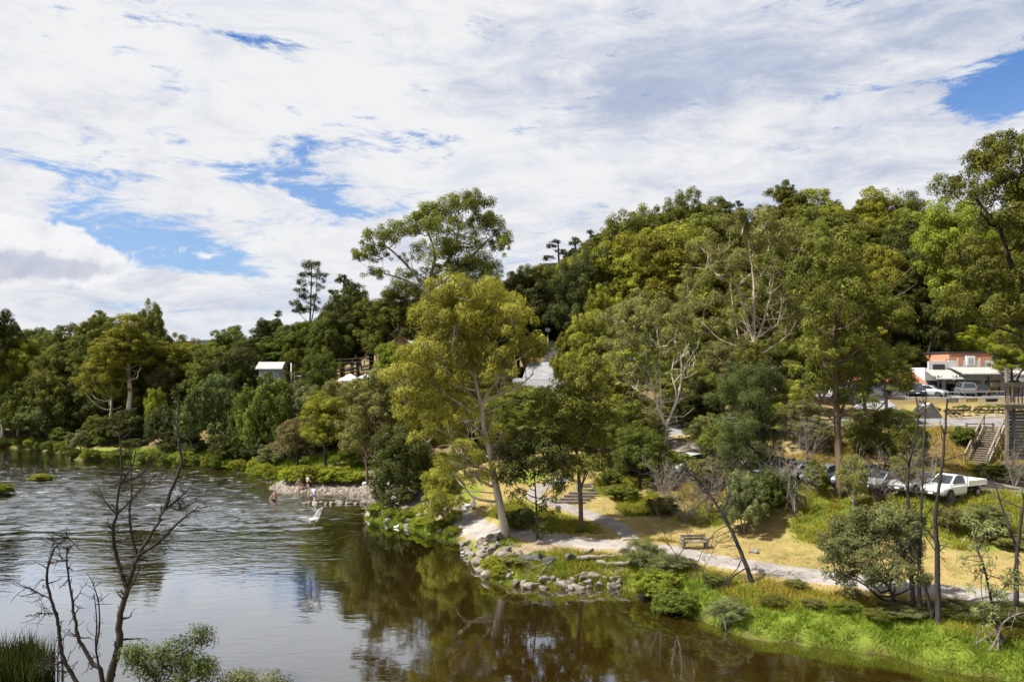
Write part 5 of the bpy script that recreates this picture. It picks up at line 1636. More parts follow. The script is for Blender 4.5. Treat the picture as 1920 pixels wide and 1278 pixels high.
# ------------------------------------------------------------------ bank shrubs near the path
LST2 = [
    ('wisp', 1205, 51.5, 1012, 90, 'grey', 'dark', 'grey-green wattle at the waterside left of the bench'),
    ('wisp', 1255, 50.0, 1040, 80, 'grey', 'dark', 'small grey-green wattle below the bare forked sapling'),
    ('bush', 1228, 48.5, 1068, 90, 'fresh', 'dark', 'yellow-green shrub at the water below the wattles'),
    ('bush', 1268, 45.6, 1106, 80, 'green', 'dark', 'dark green shrub hanging over the water'),
    ('wisp', 1362, 42.6, 1118, 72, 'grey', 'grey', 'silvery shrub at the water under the leaning dead tree'),
    ('wisp', 1690, 41.2, 1138, 100, 'grey', 'dark', 'grey shrub at the foot of the bare trunks'),
    ('wisp', 1800, 40.5, 1165, 110, 'dark', 'dark', 'dark shrub on the bank right of the bare trunks'),
    ('bush', 1900, 40.0, 1160, 110, 'dark', 'dark', 'dark shrub in the bottom right corner of the bank'),
    ('wisp', 970, 53.2, 1040, 60, 'drab', 'grey', 'drab bush at the water below the sapling'),
    ('bush', 1240, 63, 930, 60, 'drab', 'grey', 'drab grass shrub on the dry slope'),
    ('bush', 1168, 68, 908, 60, 'olive', 'dark', 'olive shrub hanging over the dry slope'),
    ('wisp', 1850, 51, 945, 90, 'grey', 'dark', 'wispy grey wattle on the green slope at right'),
    ('bush', 1900, 50, 1000, 80, 'drab', 'grey', 'drab shrub above the footpath at the right edge'),
    ('bush', 970, 62, 955, 60, 'green', 'dark', 'low green shrub behind the leaning trunk'),
    ('bush', 700, 96, 860, 70, 'drab', 'grey', 'drab shrub behind the gravel beach'),
    ('bush', 668, 100, 838, 60, 'olive', 'grey', 'olive shrub behind the golden gum'),
    ('bush', 740, 92, 830, 80, 'brown', 'grey', 'brownish shrub behind the broad drab gum'),
    ('bush', 840, 90, 850, 80, 'olive', 'grey', 'olive shrub behind the leaning gum trunk'),
    ('bush', 900, 96, 810, 90, 'dark', 'dark', 'dark shrub left of the parked white cars'),
    ('bush', 1200, 86, 790, 90, 'olive', 'dark', 'olive shrub right of the lamp post foot'),
    ('bush', 1010, 104, 770, 110, 'dark', 'dark', 'dark shrubbery under the white roofs'),
    ('bush', 1110, 96, 765, 90, 'olive', 'dark', 'olive shrubbery left of the street lamp'),
    ('bush', 900, 106, 750, 110, 'olive', 'dark', 'olive shrubbery behind the leaning gum limbs'),
    ('gum', 860, 108, 640, 100, 'olive', 'dark', 'olive tree between the domed gum and leaning gum'),
    ('gum', 760, 112, 655, 90, 'drab', 'dark', 'drab tree beside the brown gabled roof'),
    ('bush', 800, 100, 750, 110, 'olive', 'dark', 'olive shrubbery left behind the leaning gum'),
    ('bush', 690, 106, 755, 100, 'drab', 'grey', 'drab shrubbery below the shade tents'),
    ('bush', 600, 106, 775, 90, 'dark', 'dark', 'dark shrubbery below the lamp post'),
    ('gum', 1260, 92, 650, 90, 'olive', 'dark', 'olive tree behind the pale-stemmed gum'),
    ('gum', 1400, 112, 520, 110, 'olive', 'dark', 'olive tree directly behind the white limbs'),
    ('gum', 1580, 112, 470, 110, 'olive', 'dark', 'olive tree directly behind the straight gum'),
    ('bush', 1290, 88, 740, 90, 'dark', 'dark', 'dark shrubbery behind the drab wattle'),
    ('bush', 1460, 80, 740, 80, 'olive', 'dark', 'olive shrubbery right of the feathery tree'),
    ('gum', 1040, 140, 560, 100, 'dark', 'dark', 'dark tree above the lamp with a square head'),
    ('bush', 1450, 86, 770, 80, 'drab', 'dark', 'drab shrubbery below the long pale building'),
    ('wisp', 1700, 57.5, 850, 50, 'drab', 'grey', 'drab sapling before the silver hatchback'),
    ('wisp', 1530, 59.5, 862, 46, 'olive', 'grey', 'olive sapling before the grey hatchback'),
    ('bush', 1455, 58.5, 885, 60, 'dark', 'dark', 'dark low shrub under the feathery tree'),
    ('wisp', 1600, 57, 852, 54, 'drab', 'grey', 'drab sapling just right of the straight trunk foot'),
    ('wisp', 1450, 43.5, 1118, 50, 'olive', 'grey', 'olive weed clump right of the leaning dead tree'),
    ('wisp', 1525, 42.6, 1140, 46, 'drab', 'grey', 'drab weed clump on the lush bank'),
    ('wisp', 1590, 41.6, 1150, 50, 'green', 'grey', 'green weed clump left of the round wattle foot'),
    ('wisp', 1645, 40.6, 1166, 50, 'olive', 'grey', 'olive weed clump below the round wattle'),
    ('wisp', 1490, 45.5, 1085, 44, 'drab', 'grey', 'drab weed clump at the path edge'),
    ('wisp', 1340, 47, 1075, 50, 'olive', 'grey', 'olive weed clump left of the leaning dead tree'),
    ('wisp', 1420, 58, 925, 60, 'olive', 'grey', 'olive scrub above the dry lawn'),
    ('wisp', 1780, 52, 950, 60, 'drab', 'grey', 'drab scrub on the green slope behind the bare trunks'),
]
for e in LST2:
    T(*e)

# bright mounds of plants along the waterline
MR = random.Random(5)
MOUND = [(1900, 1262), (1850, 1258), (1800, 1250), (1765, 1243), (1640, 1212), (1600, 1207), (1560, 1202), (1510, 1200), (1470, 1195), (1430, 1188), (1390, 1178), (1120, 1088), (1085, 1090), (1050, 1090), (940, 1078), (925, 1066),
         (850, 1000), (820, 992), (790, 984), (760, 972), (732, 968), (705, 962)]
for i, (mx, my) in enumerate(MOUND[14:]):
    g = G(mx, my)
    put_tree('bush', g, MR.uniform(.7, 1.0), MR.uniform(1.3, 1.8), MR.choice(['fresh', 'lime', 'lime']), 'brown', 'bright green waterside plant mound along the right bank', 'waterside mounds on the right bank', sink=.15)
for i in range(33):
    mx = -5 + i * 21 + MR.uniform(-6, 6)
    if 230 < mx < 250:
        continue
    yy = float(np.interp(mx, [0, 40, 128, 140, 180, 270, 350, 430, 470, 500, 545, 620, 700], [837, 839, 849, 860, 861, 866, 873, 878, 885, 892, 903, 906, 905]))
    g = G(mx, yy - MR.uniform(0, 3))
    man = min([(0, 'left picture edge'), (88, 'left grey-green wattle'), (150, 'small silver shrub'), (195, 'olive bank shrub'), (240, 'pale trunks'), (295, 'slender lime tree'), (345, 'dark bank shrub'), (398, 'big bank wattle'), (440, 'dark shrub beside the wattle'), (470, 'small green bush'), (520, 'silver-grey bank shrub'), (560, 'brownish twiggy shrub'), (610, 'golden bank gum'), (670, 'gravel beach back edge')], key=lambda q: abs(q[0] - mx))[1]
    put_tree('bush', g, MR.uniform(1.3, 2.2), MR.uniform(2.2, 3.2), ('lime' if mx > 420 else MR.choice(['green', 'fresh', 'green'])), 'brown', 'bright green plant mound at the waterline below the ' + man, 'waterside mounds on the far bank', sink=.2)
bq = W0(76, 899)
put_tree('bush', (bq[0], bq[1], -.1), .8, 2.6, 'lime', 'brown', 'bright grass tuft islet among the riffle stones at left')
bq = W0(-2, 928)
put_tree('bush', (bq[0], bq[1], -.1), 1.5, 2.8, 'fresh', 'brown', 'grassy islet cut by the left edge of the river')

# ------------------------------------------------------------------ grass
def grass(name, label, mat, n, box, keep, clump, L, wd, spread=.2, seed=1, lean=.55):
    r = np.random.default_rng(seed)
    X = r.uniform(box[0], box[1], n); Y = r.uniform(box[2], box[3], n)
    k = keep(X, Y, r)
    X, Y = X[k], Y[k]
    Z = hz(X, Y)
    ok = Z > -0.12
    X, Y, Z = X[ok], Y[ok], Z[ok]
    T_ = len(X)
    N = T_ * clump
    a = r.uniform(0, 6.283, N)
    q = r.uniform(0, 1, N) ** .6 * spread
    size = np.repeat(r.uniform(.6, 1.35, T_), clump)
    bx = np.repeat(X, clump) + np.cos(a) * q; by = np.repeat(Y, clump) + np.sin(a) * q
    bz = hz(bx, by) - .03
    ln = L * size * r.uniform(.6, 1.2, N)
    tl = r.uniform(.1, lean, N) + q / spread * .35
    tip = np.c_[bx + np.cos(a) * ln * tl, by + np.sin(a) * ln * tl, bz + ln * np.sqrt(np.maximum(.1, 1 - tl ** 2))]
    a2 = r.uniform(0, 6.283, N)
    sx, sy = np.cos(a2) * wd / 2, np.sin(a2) * wd / 2
    v = np.stack([np.c_[bx - sx, by - sy, bz], np.c_[bx + sx, by + sy, bz], tip], 1).reshape(-1, 3)
    var = np.clip(np.repeat(r.uniform(0, .5, T_), clump) + r.uniform(0, .5, N), 0, 1)
    me = mesh_np(name, v, np.arange(len(v)).reshape(-1, 3), [LEAF[mat]], False, {'var': ('FACE', var)})
    tag(ob(name, me), label, 'grass', None, 'stuff')


def zcut(i, lo, dmax=None):
    def f(X, Y, r):
        zz = zones(X, Y)
        return (zz[i] > lo + r.uniform(-.25, .25, len(X))) & (zz[0] > -.15) & ((zz[0] < dmax) if dmax else True) & (strip_dist(X, Y, PATH) > 1.2) & (strip_dist(X, Y, PATH2) > .85) & ~((X > -4.6) & (X < 1.6) & (Y > 53.6) & (Y < 66) & (zz[0] < 4.5) & (r.uniform(0, 1, len(X)) < .93))
    return f


grass('lush_grass', 'lush bright green grass hanging over the near right bank', 'grass', 24000, (-18, 30, 34, 80), zcut(1, .5, 5.0), 40, .36, .045, .26, 1, .9)
grass('tall_yellow_grass', 'long yellowing grass between the bank and the footpath', 'grassy', 22000, (2, 30, 34, 60), lambda X, Y, r: (lambda z: (z[0] > 2.0) & (z[0] < 6) & (z[5] + r.uniform(-.3, .3, len(X)) > .0) & (strip_dist(X, Y, PATH) > 1.9) & (Y < 18215 / 300))(zones(X, Y)), 22, .36, .04, .25, 2, .85)
grass('slope_grass', 'long green grass on the slope below the car park', 'grassy', 9000, (-2, 45, 50, 74), zcut(1, .55), 26, .42, .045, .30, 3, .8)
grass('slope_grass', 'fresh green grass tufts mixed into the slope below the car park', 'grass', 8000, (-2, 45, 50, 74), zcut(1, .6), 22, .36, .045, .30, 4, .8)
grass('far_bank_grass', 'bright green grass on the far bank by the gravel beach', 'grass', 9000, (-60, -8, 84, 122), zcut(1, .45), 16, .75, .09, .5, 5, .8)
grass('dry_grass', 'short straw-coloured grass on the lawn beside the footpath', 'straw', 30000, (-6, 42, 38, 76), lambda X, Y, r: (lambda z: (z[1] < .45) & (z[0] > 3) & (z[3] < .5) & (z[4] < .4) & (strip_dist(X, Y, PATH) > 1.1) & (strip_dist(X, Y, PATH2) > .75) & (strip_dist(X, Y, CP) > 4.2))(zones(X, Y)), 9, .13, .03, .25, 6, .9)
grass('embankment_grass', 'rank brown and olive grass on the embankment under the road', 'straw', 12000, (14, 60, 63, 73), lambda X, Y, r: (strip_dist(X, Y, CP) > 4.2) & (nz(X, Y, .8, 4) > -.35), 16, .35, .05, .3, 7, .8)
grass('embankment_grass', 'green growth on the embankment under the road', 'grassy', 9000, (14, 60, 63, 73), lambda X, Y, r: (strip_dist(X, Y, CP) > 4.2) & (nz(X, Y, .6, 8) > .12), 16, .40, .05, .3, 8, .8)


def reeds():
    r = np.random.default_rng(9)
    n = 5200
    cx, cy = r.uniform(-26.5, -19.6, n), r.uniform(32.8, 36.2, n)
    keep = cx < -20.1 + .6 * np.sin(cy * 2.1) - 0.25 * (cy - 34)
    cx, cy = cx[keep], cy[keep]
    n = len(cx)
    H = r.uniform(2.0, 3.1, n) * (0.85 + .15 * np.sin(cx * 2.7) * np.cos(cy * 3.1))
    a = r.uniform(0, 6.28, n)
    ln = r.uniform(.05, .35, n)
    b0 = np.c_[cx, cy, np.full(n, -.4)]
    mid = b0 + np.c_[np.cos(a) * ln * .3, np.sin(a) * ln * .3, H * .65]
    tip = b0 + np.c_[np.cos(a) * ln * 1.6, np.sin(a) * ln * 1.6, H]
    a2 = r.uniform(0, 6.28, n)
    s = np.c_[np.cos(a2), np.sin(a2), np.zeros(n)] * .022
    v = np.stack([b0 - s, b0 + s, mid + s, mid - s, mid - s, mid + s, tip], 1).reshape(-1, 3)
    i = np.arange(n) * 7
    f = np.concatenate([np.stack([i, i + 1, i + 2], 1), np.stack([i, i + 2, i + 3], 1), np.stack([i + 4, i + 5, i + 6], 1)])
    me = mesh_np('reeds', v, f, [LEAF['reed']], False, {'var': ('FACE', np.tile(r.uniform(0, 1, n), 3))})
    tag(ob('reeds', me), 'dark green reed bed standing in the water at the bottom left', 'reeds', None, 'stuff')


reeds()

# ------------------------------------------------------------------ rocks
M_ROCK = simple('rock_grey', (0.20, 0.172, 0.145), (0.065, 0.056, 0.048), 2.2, .9, .2, 0, .8, (1, 1, 1), 8, .05)
M_ROCKD = simple('rock_dark', (0.07, 0.067, 0.066), (0.03, 0.029, 0.029), 2.2, .8, .3, 0, .8, (1, 1, 1), 8, .05)
ROCKS = []
for i in range(7):
    rr = np.random.default_rng(300 + i)
    bm = bmesh.new()
    for _ in range(17):
        d = rr.normal(0, 1, 3)
        d /= np.linalg.norm(d)
        d *= rr.uniform(.8, 1.05)
        bm.verts.new((d[0] * .5, d[1] * .5 * .85, d[2] * .5 * .72))
    res = bmesh.ops.convex_hull(bm, input=bm.verts[:])
    bmesh.ops.delete(bm, geom=[g for g in res['geom_interior'] if isinstance(g, bmesh.types.BMVert)], context='VERTS')
    bmesh.ops.bevel(bm, geom=bm.edges[:], offset=.035, segments=1, affect='EDGES')
    me = bpy.data.meshes.new('boulder')
    bm.to_mesh(me)
    bm.free()
    me.materials.append(M_ROCK)
    ROCKS.append(me)
RR = random.Random(17)


def rock(X, Y, z, s, label, group, flat=1.0, mat=None):
    o = ob('boulder', RR.choice(ROCKS), None, (X, Y, z), (RR.uniform(-.3, .3), RR.uniform(-.3, .3), RR.uniform(0, 6.28)), (s * RR.uniform(.9, 1.35), s * RR.uniform(.8, 1.1), s * flat * RR.uniform(.8, 1.15)))
    if mat:
        put_mat(o, mat)
    return tag(o, label, 'rock', group)


# rip-rap laid along the waterline
def riprap(pxs, n, inland, sizes, label, group, flat=1.0):
    pts = smooth_line([W0(*p) for p in pxs], 10)
    for i in range(n):
        k_ = RR.uniform(0, len(pts) - 1.001)
        i0 = int(k_)
        p = pts[i0] + (pts[i0 + 1] - pts[i0]) * (k_ - i0)
        tg = pts[min(i0 + 1, len(pts) - 1)] - pts[max(i0 - 1, 0)]
        tg = tg / np.linalg.norm(tg)
        nr = np.array((-tg[1], tg[0]))
        if poly_dist(np.array([p[0] + nr[0]]), np.array([p[1] + nr[1]]), SHORE)[0] < poly_dist(np.array([p[0] - nr[0]]), np.array([p[1] - nr[1]]), SHORE)[0]:
            nr = -nr
        off = RR.uniform(-.25, inland)
        q = p + nr * off
        if strip_dist(np.array([q[0]]), np.array([q[1]]), PATH)[0] < 1.5:
            continue
        rock(q[0], q[1], max(zg(q[0], q[1]), 0) + RR.uniform(.0, .25), RR.choice(sizes), label, group, flat)


riprap([(862, 1008), (872, 1018), (880, 1040), (886, 1056), (905, 1078), (935, 1090)], 92, 2.3, [.45, .6, .8, 1.0, 1.25], 'grey boulder stacked at the bend below the leaning gum', 'boulders below the leaning gum')
riprap([(935, 1092), (990, 1100), (1050, 1102), (1110, 1100), (1165, 1100)], 46, .7, [.4, .55, .75, .95, 1.2], 'grey-brown boulder along the waterline below the timber edging', 'boulders below the timber edging', .85)
for px, py, s in [(692, 968, 1.3), (700, 958, 1.5), (716, 962, 1.0), (730, 978, 1.0), (738, 968, .9), (762, 988, .6), (765, 976, .9), (790, 968, .9), (800, 985, .6), (825, 998, .9), (838, 995, .9), (850, 1002, .8), (865, 992, .8), (720, 945, 1.2), (760, 955, .9), (742, 950, 1.0)]:
    g = G(px, py)
    rock(g[0], g[1], max(g[2], 0) + .1, s, 'grey boulder at the point under the dark dense tree', 'boulders under the dark tree')
for px, s in [(572, .7), (582, .8), (590, 1.0), (602, .7), (612, .7), (622, 1.1), (633, .9), (636, 1.1), (641, .7), (652, .8), (660, .7), (668, .8), (680, .9), (684, 1.0), (694, .8)]:
    X, Y = W0(px, 944 + RR.uniform(-1.5, 1))
    rock(X, Y, .05, s, 'pale stone in the low line across the shallow backwater', 'stone line in the backwater')
for i in range(46):
    px, py = RR.uniform(-5, 132), RR.uniform(876, 900)
    X, Y = W0(px, py)
    rock(X, Y, .0, RR.uniform(.4, .9), 'dark wet stone breaking the riffle on the left', 'riffle stones on the left', .42, M_ROCKD)
for i in range(34):
    px = RR.uniform(140, 510)
    py = 903 + 6 * math.sin(px * .03) + RR.uniform(-6, 8) if px > 330 else RR.uniform(878, 900)
    X, Y = W0(px, py)
    rock(X, Y, -.05, RR.uniform(.3, .7), 'small stone in the riffle before the far bank', 'riffle stones before the far bank', .42, M_ROCKD if RR.random() < .6 else M_ROCK)
for i in range(30):
    g = G(RR.uniform(505, 700), RR.uniform(905, 926))
    rock(g[0], g[1], max(g[2], 0) + .03, RR.uniform(.22, .5), 'pale stone lying on the gravel beach', 'stones on the gravel beach', .7)
g = G(1414, 1036)
rock(g[0], g[1], g[2] + .12, .85, 'flat grey stone alone on the dry grass above the path', None, .5)
g = G(1117, 1000)
rock(g[0], g[1], g[2] + .1, .35, 'small pale stone right of the upright lawn gum', None)
for px, py, s in [(1005, 1052, 1.1), (1030, 1055, 1.2), (1070, 1052, 1.1), (1208, 1105, 1.0), (1205, 1120, .9), (985, 1052, 1.1), (1150, 1100, .5)]:
    g = G(px, py)
    rock(g[0], g[1], g[2] + .15, s, 'dark rock under the timber edging at the water', 'rocks under the timber edging', .9, M_ROCKD)


def pebbles():
    r = np.random.default_rng(8)
    n = 6000
    X, Y = r.uniform(-32, -12, n), r.uniform(84, 98, n)
    zz = zones(X, Y)
    k = (zz[2] > .4) & (zz[0] > -.1)
    X, Y = X[k], Y[k]
    n = len(X)
    s = r.uniform(.05, .16, n)
    base = np.array([(-1, -1, -.4), (1, -1, -.4), (1, 1, -.4), (-1, 1, -.4), (-.6, -.6, .6), (.6, -.6, .6), (.6, .6, .6), (-.6, .6, .6)])
    a = r.uniform(0, 6.28, n)
    c, si = np.cos(a), np.sin(a)
    v = base[None] * s[:, None, None]
    vx = v[:, :, 0] * c[:, None] - v[:, :, 1] * si[:, None] + X[:, None]
    vy = v[:, :, 0] * si[:, None] + v[:, :, 1] * c[:, None] + Y[:, None]
    vz = v[:, :, 2] + hz(X, Y)[:, None] + .02
    fs = np.array([(4, 5, 6, 7), (0, 1, 5, 4), (1, 2, 6, 5), (2, 3, 7, 6), (3, 0, 4, 7)])
    f = (fs[None] + (np.arange(n) * 8)[:, None, None]).reshape(-1, 4)
    tag(ob('beach_pebbles', mesh_np('beach_pebbles', np.stack([vx, vy, vz], -1).reshape(-1, 3), f, [M_ROCK])), 'loose pale pebbles covering the gravel beach', 'pebbles', None, 'stuff')


pebbles()


def litter():
    r = np.random.default_rng(21)
    n = 9000
    X, Y = r.uniform(-6, 34, n), r.uniform(39, 74, n)
    pd_ = np.minimum(strip_dist(X, Y, PATH), strip_dist(X, Y, PATH2))
    k = (pd_ < 4.5) & (r.uniform(0, 1, n) < np.where(pd_ < 1.2, .55, .9)) & (nz(X, Y, .5, 31) > -.15)
    X, Y = X[k], Y[k]
    n = len(X)
    Z = hz(X, Y) + np.where(np.minimum(strip_dist(X, Y, PATH), strip_dist(X, Y, PATH2)) < 1.3, .085, .03)
    a_ = r.uniform(0, 6.28, n)
    L_ = r.uniform(.04, .16, n)
    w_ = L_ * .35
    ca, sa = np.cos(a_), np.sin(a_)
    v = np.stack([np.c_[X - sa * w_, Y + ca * w_, Z], np.c_[X + sa * w_, Y - ca * w_, Z], np.c_[X + ca * L_, Y + sa * L_, Z + r.uniform(0, .03, n)]], 1).reshape(-1, 3)
    me = mesh_np('leaf_litter', v, np.arange(len(v)).reshape(-1, 3), [LEAF['brown']], False, {'var': ('FACE', r.uniform(0, .6, n))})
    tag(ob('leaf_litter', me), 'fallen leaves and bark strips scattered on the footpath and lawn', 'leaf litter', None, 'stuff')


litter()


def at(px, Y):
    return (px - HX) / F * Y

# ------------------------------------------------------------------ built things
M_WOOD = simple('timber_weathered', (0.1728, 0.1476, 0.1224), (0.0936, 0.0792, 0.0648), 3.0, .85, .15, 0, .5, (1, 1, 1), 7, .01)
M_WOODL = simple('timber_pale', (0.21, 0.185, 0.15), (0.13, 0.112, 0.09), 3.0, .85, .15, 0, .5, (1, 1, 1), 7, .01)
M_WOODD = simple('timber_dark', (0.075, 0.062, 0.05), (0.04, 0.034, 0.028), 3.0, .85, .15)
M_WHITE = simple('painted_white', (0.5472, 0.5544, 0.5616), (0.4752, 0.4824, 0.4896), 1.5, .6, .3, 0, .1)
M_ZINC = simple('roof_zinc', (0.17, 0.17, 0.175), (0.12, 0.12, 0.125), 1.0, .45, .5, .0, .1)
M_ZINCW = simple('roof_white_metal', (0.30, 0.297, 0.29), (0.23, 0.227, 0.22), 1.0, .5, .4, .0, .1)
M_AWN = simple('awning_iron', (0.3024, 0.288, 0.27), (0.2448, 0.2304, 0.216), 1.4, .6, .3, 0, .1)
M_GREYW = simple('wall_blue_grey', (0.26, 0.29, 0.34), (0.21, 0.24, 0.28), 2.0, .8, .2, 0, .1)
M_CREAM = simple('wall_cream', (0.432, 0.3816, 0.288), (0.36, 0.3168, 0.2376), 2.0, .85, .2)
M_TERRA = simple('roof_terracotta', (0.3024, 0.1152, 0.0612), (0.216, 0.0828, 0.0432), 3.0, .85, .15)
M_BLACK = simple('paint_charcoal', (0.035, 0.037, 0.042), (0.022, 0.023, 0.027), 2.0, .6, .3, 0, .1)
M_STEEL = simple('steel_grey', (0.30, 0.31, 0.32), (0.22, 0.23, 0.24), 4.0, .45, .5, .4, .05)
M_STONE = simple('garden_stone', (0.2448, 0.18, 0.1188), (0.144, 0.108, 0.072), 2.5, .9, .15, 0, .7)
M_YELLOW = simple('panel_yellow', (0.52, 0.43, 0.13), (0.40, 0.33, 0.12), 5.0, .6)
M_PANEL = simple('panel_grey', (0.36, 0.37, 0.38), (0.26, 0.27, 0.28), 6.0, .5)


def glass_mat():
    m, k, out = new_mat('window_glass')
    principled(k, out, (0.018, 0.022, 0.028), 0.06, 0.7)
    return m


def brick_mat():
    m, k, out = new_mat('brick_red')
    tc = k.node('ShaderNodeTexCoord')
    br = k.node('ShaderNodeTexBrick')
    mp = k.node('ShaderNodeMapping')
    k.set(mp.inputs['Vector'], tc.outputs['Object'])
    mp.inputs['Rotation'].default_value = (math.radians(90), 0, 0)
    k.set(br.inputs['Vector'], mp.outputs[0])
    br.inputs['Scale'].default_value = 4.2
    k.set(br.inputs['Color1'], (0.40, 0.19, 0.115))
    k.set(br.inputs['Color2'], (0.33, 0.15, 0.09))
    k.set(br.inputs['Mortar'], (0.36, 0.27, 0.21))
    br.inputs['Mortar Size'].default_value = 0.012
    principled(k, out, br.outputs[0], .9, .15, 0, br.outputs[1], .2, -.01)
    return m


def weatherboard_mat():
    m, k, out = new_mat('weatherboard_white')
    tc = k.node('ShaderNodeTexCoord')
    sp = k.node('ShaderNodeSeparateXYZ')
    k.set(sp.inputs[0], tc.outputs['Object'])
    fr = k.m('FRACT', k.m('MULTIPLY', sp.outputs[2], 6.0))
    n = k.noise(tc.outputs['Object'], 1.5, 5)
    principled(k, out, k.mix(n, (0.5328, 0.54, 0.5544), (0.4464, 0.4536, 0.4752)), .6, .3, 0, fr, .8, .02)
    return m


M_GLASS, M_BRICK, M_BOARD = glass_mat(), brick_mat(), weatherboard_mat()

# --- the shop with the brick parapet
SY = 106.0
def sx(px): return (px - HX) / F * SY
def sz(py): return CAMZ + (HY - py) / F * SY


shop_x0, shop_x1 = sx(1734), sx(1960)
s0 = zg(sx(1830), SY - 1)
shop = thing('corner_shop', (sx(1830), SY, s0), 'white weatherboard shop with red brick upper wall and deep dark verandah', 'shop')
ox, oz = -sx(1830), -s0


def L3(X, Y, Z):
    return (X + ox, Y - SY, Z + oz)


def part_box(name, x0, x1, y0, y1, z0, z1, mat, parent=shop):
    m = MB()
    m.box(L3((x0 + x1) / 2, (y0 + y1) / 2, (z0 + z1) / 2), (x1 - x0, y1 - y0, z1 - z0))
    return m.build(name, mat, parent)


part_box('wall', shop_x0, shop_x1, SY, SY + 9, s0 - .6, sz(689), M_BOARD)
part_box('parapet', sx(1739), sx(1775), SY - .25, SY - .003, sz(693), sz(677), M_BOARD)
part_box('parapet', sx(1776), sx(1868), SY - .27, SY - .005, sz(690), sz(675), M_BOARD)
part_box('brick_wall', sx(1784), sx(1866), SY + .6, SY + 8, sz(690) - .2, sz(661.5), M_BRICK)
part_box('brick_wall', sx(1775), sx(1786), SY + .25, SY + 4, sz(690) - .2, sz(673), M_BRICK)
for a, c in ((1794, 1801), (1835, 1842)):
    part_box('pilaster', sx(a), sx(c), SY - .33, SY - .01, sz(686), sz(671), M_BRICK)
part_box('roof_capping', sx(1782), sx(1868), SY + .5, SY + 8.2, sz(661.5) + .003, sz(658.5), M_BLACK)
fr = part_box('gable_window', sx(1809.5), sx(1825.5), SY - .36, SY - .02, sz(684), sz(667), M_WHITE)
part_box('pane', sx(1812.5), sx(1822.5), SY - .375, SY - .363, sz(682), sz(671), M_PANEL, fr)
sg = part_box('shop_sign', sx(1747), sx(1769), SY - .33, SY - .255, sz(692), sz(683), M_BLACK)
# skillion awnings: sheets with real thickness
def awning(x0, x1, ya, za, yb, zb):
    m = MB()
    t = .07
    m.prism([(ya - SY, za + oz), (yb - SY, zb + oz), (yb - SY, zb + oz - t), (ya - SY, za + oz - t)], 'x', x0 + ox, x1 + ox)
    a_ = m.build('awning', M_AWN, shop)
    g_ = MB()
    g_.box(L3((x0 + x1) / 2, ya - .05, za - .06), (x1 - x0 + .1, .1, .14))
    g_.build('gutter', M_WHITE, a_)
    n = int((x1 - x0) / .55)
    rb = MB()
    for i in range(n + 1):
        xx = x0 + .05 + (x1 - x0 - .1) * i / n
        rb.prism([(ya - SY + .02, za + oz + .004), (yb - SY, zb + oz + .004), (yb - SY, zb + oz + .034), (ya - SY + .02, za + oz + .034)], 'x', xx + ox - .02, xx + ox + .02)
    rb.build('roof_ribs', M_AWN, a_)


awning(sx(1731), sx(1779), SY - 3.4, sz(708), SY - .28, sz(693))
awning(sx(1778.5), sx(1872), SY - 3.4, sz(699), SY - .30, sz(688))
awning(sx(1871), sx(1960), SY - 3.4, sz(706), SY - .30, sz(694))
for px in (1735, 1768, 1780, 1826, 1868, 1900):
    m = MB()
    m.box(L3(sx(px), SY - 3.2, (s0 + sz(703)) / 2), (.14, .14, sz(703) - s0))
    m.bar(L3(sx(px) - .5, SY - 3.2, sz(703)), L3(sx(px), SY - 3.2, sz(711)), .06)
    m.bar(L3(sx(px) + .5, SY - 3.2, sz(703)), L3(sx(px), SY - 3.2, sz(711)), .06)
    m.build('verandah_post', M_BLACK, shop)
xx = sx(1737)
while xx < sx(1950):
    w_ = 2.0
    f_ = part_box('shop_window', xx, xx + w_, SY - .06, SY - .004, s0 + .4, s0 + 2.1, M_BLACK)
    part_box('pane', xx + .1, xx + w_ - .1, SY - .08, SY - .064, s0 + .5, s0 + 2.0, M_GLASS, f_)
    xx += 2.6
part_box('verandah_floor', shop_x0, shop_x1, SY - 3.6, SY - .002, s0 - .3, s0 + .12, M_CONC)
# gable of the neighbouring building
gb = thing('white_gable_house', (at(1915, 114), 114, 10.8), 'white gabled building half hidden at the right picture edge', 'house')
m = MB(); m.box((0, 3, 1.9), (5, 6, 3.8)); m.build('wall', M_BOARD, gb)
m = MB(); m.prism([(-2.5, 3.8), (2.5, 3.8), (0, 6.0)], 'y', -.0, 6.0); m.build('gable', M_BOARD, gb)
m = MB()
m.prism([(-2.8, 3.58), (0, 6.04), (0, 6.19), (-2.9, 3.63)], 'y', -.4, 6.3)
m.prism([(2.8, 3.58), (0, 6.04), (0, 6.19), (2.9, 3.63)], 'y', -.4, 6.3)
m.build('roof', M_ZINC, gb)
m = MB(); m.box((-.6, -.03, 4.2), (.9, .05, 1.0)); w_ = m.build('window', M_BLACK, gb)
m = MB(); m.box((-.6, -.062, 4.2), (.7, .01, .8)); m.build('pane', M_GLASS, w_)
m = MB(); m.box((1.6, 4, 5.6), (.8, .8, 2.4)); m.build('chimney', M_BRICK, gb)

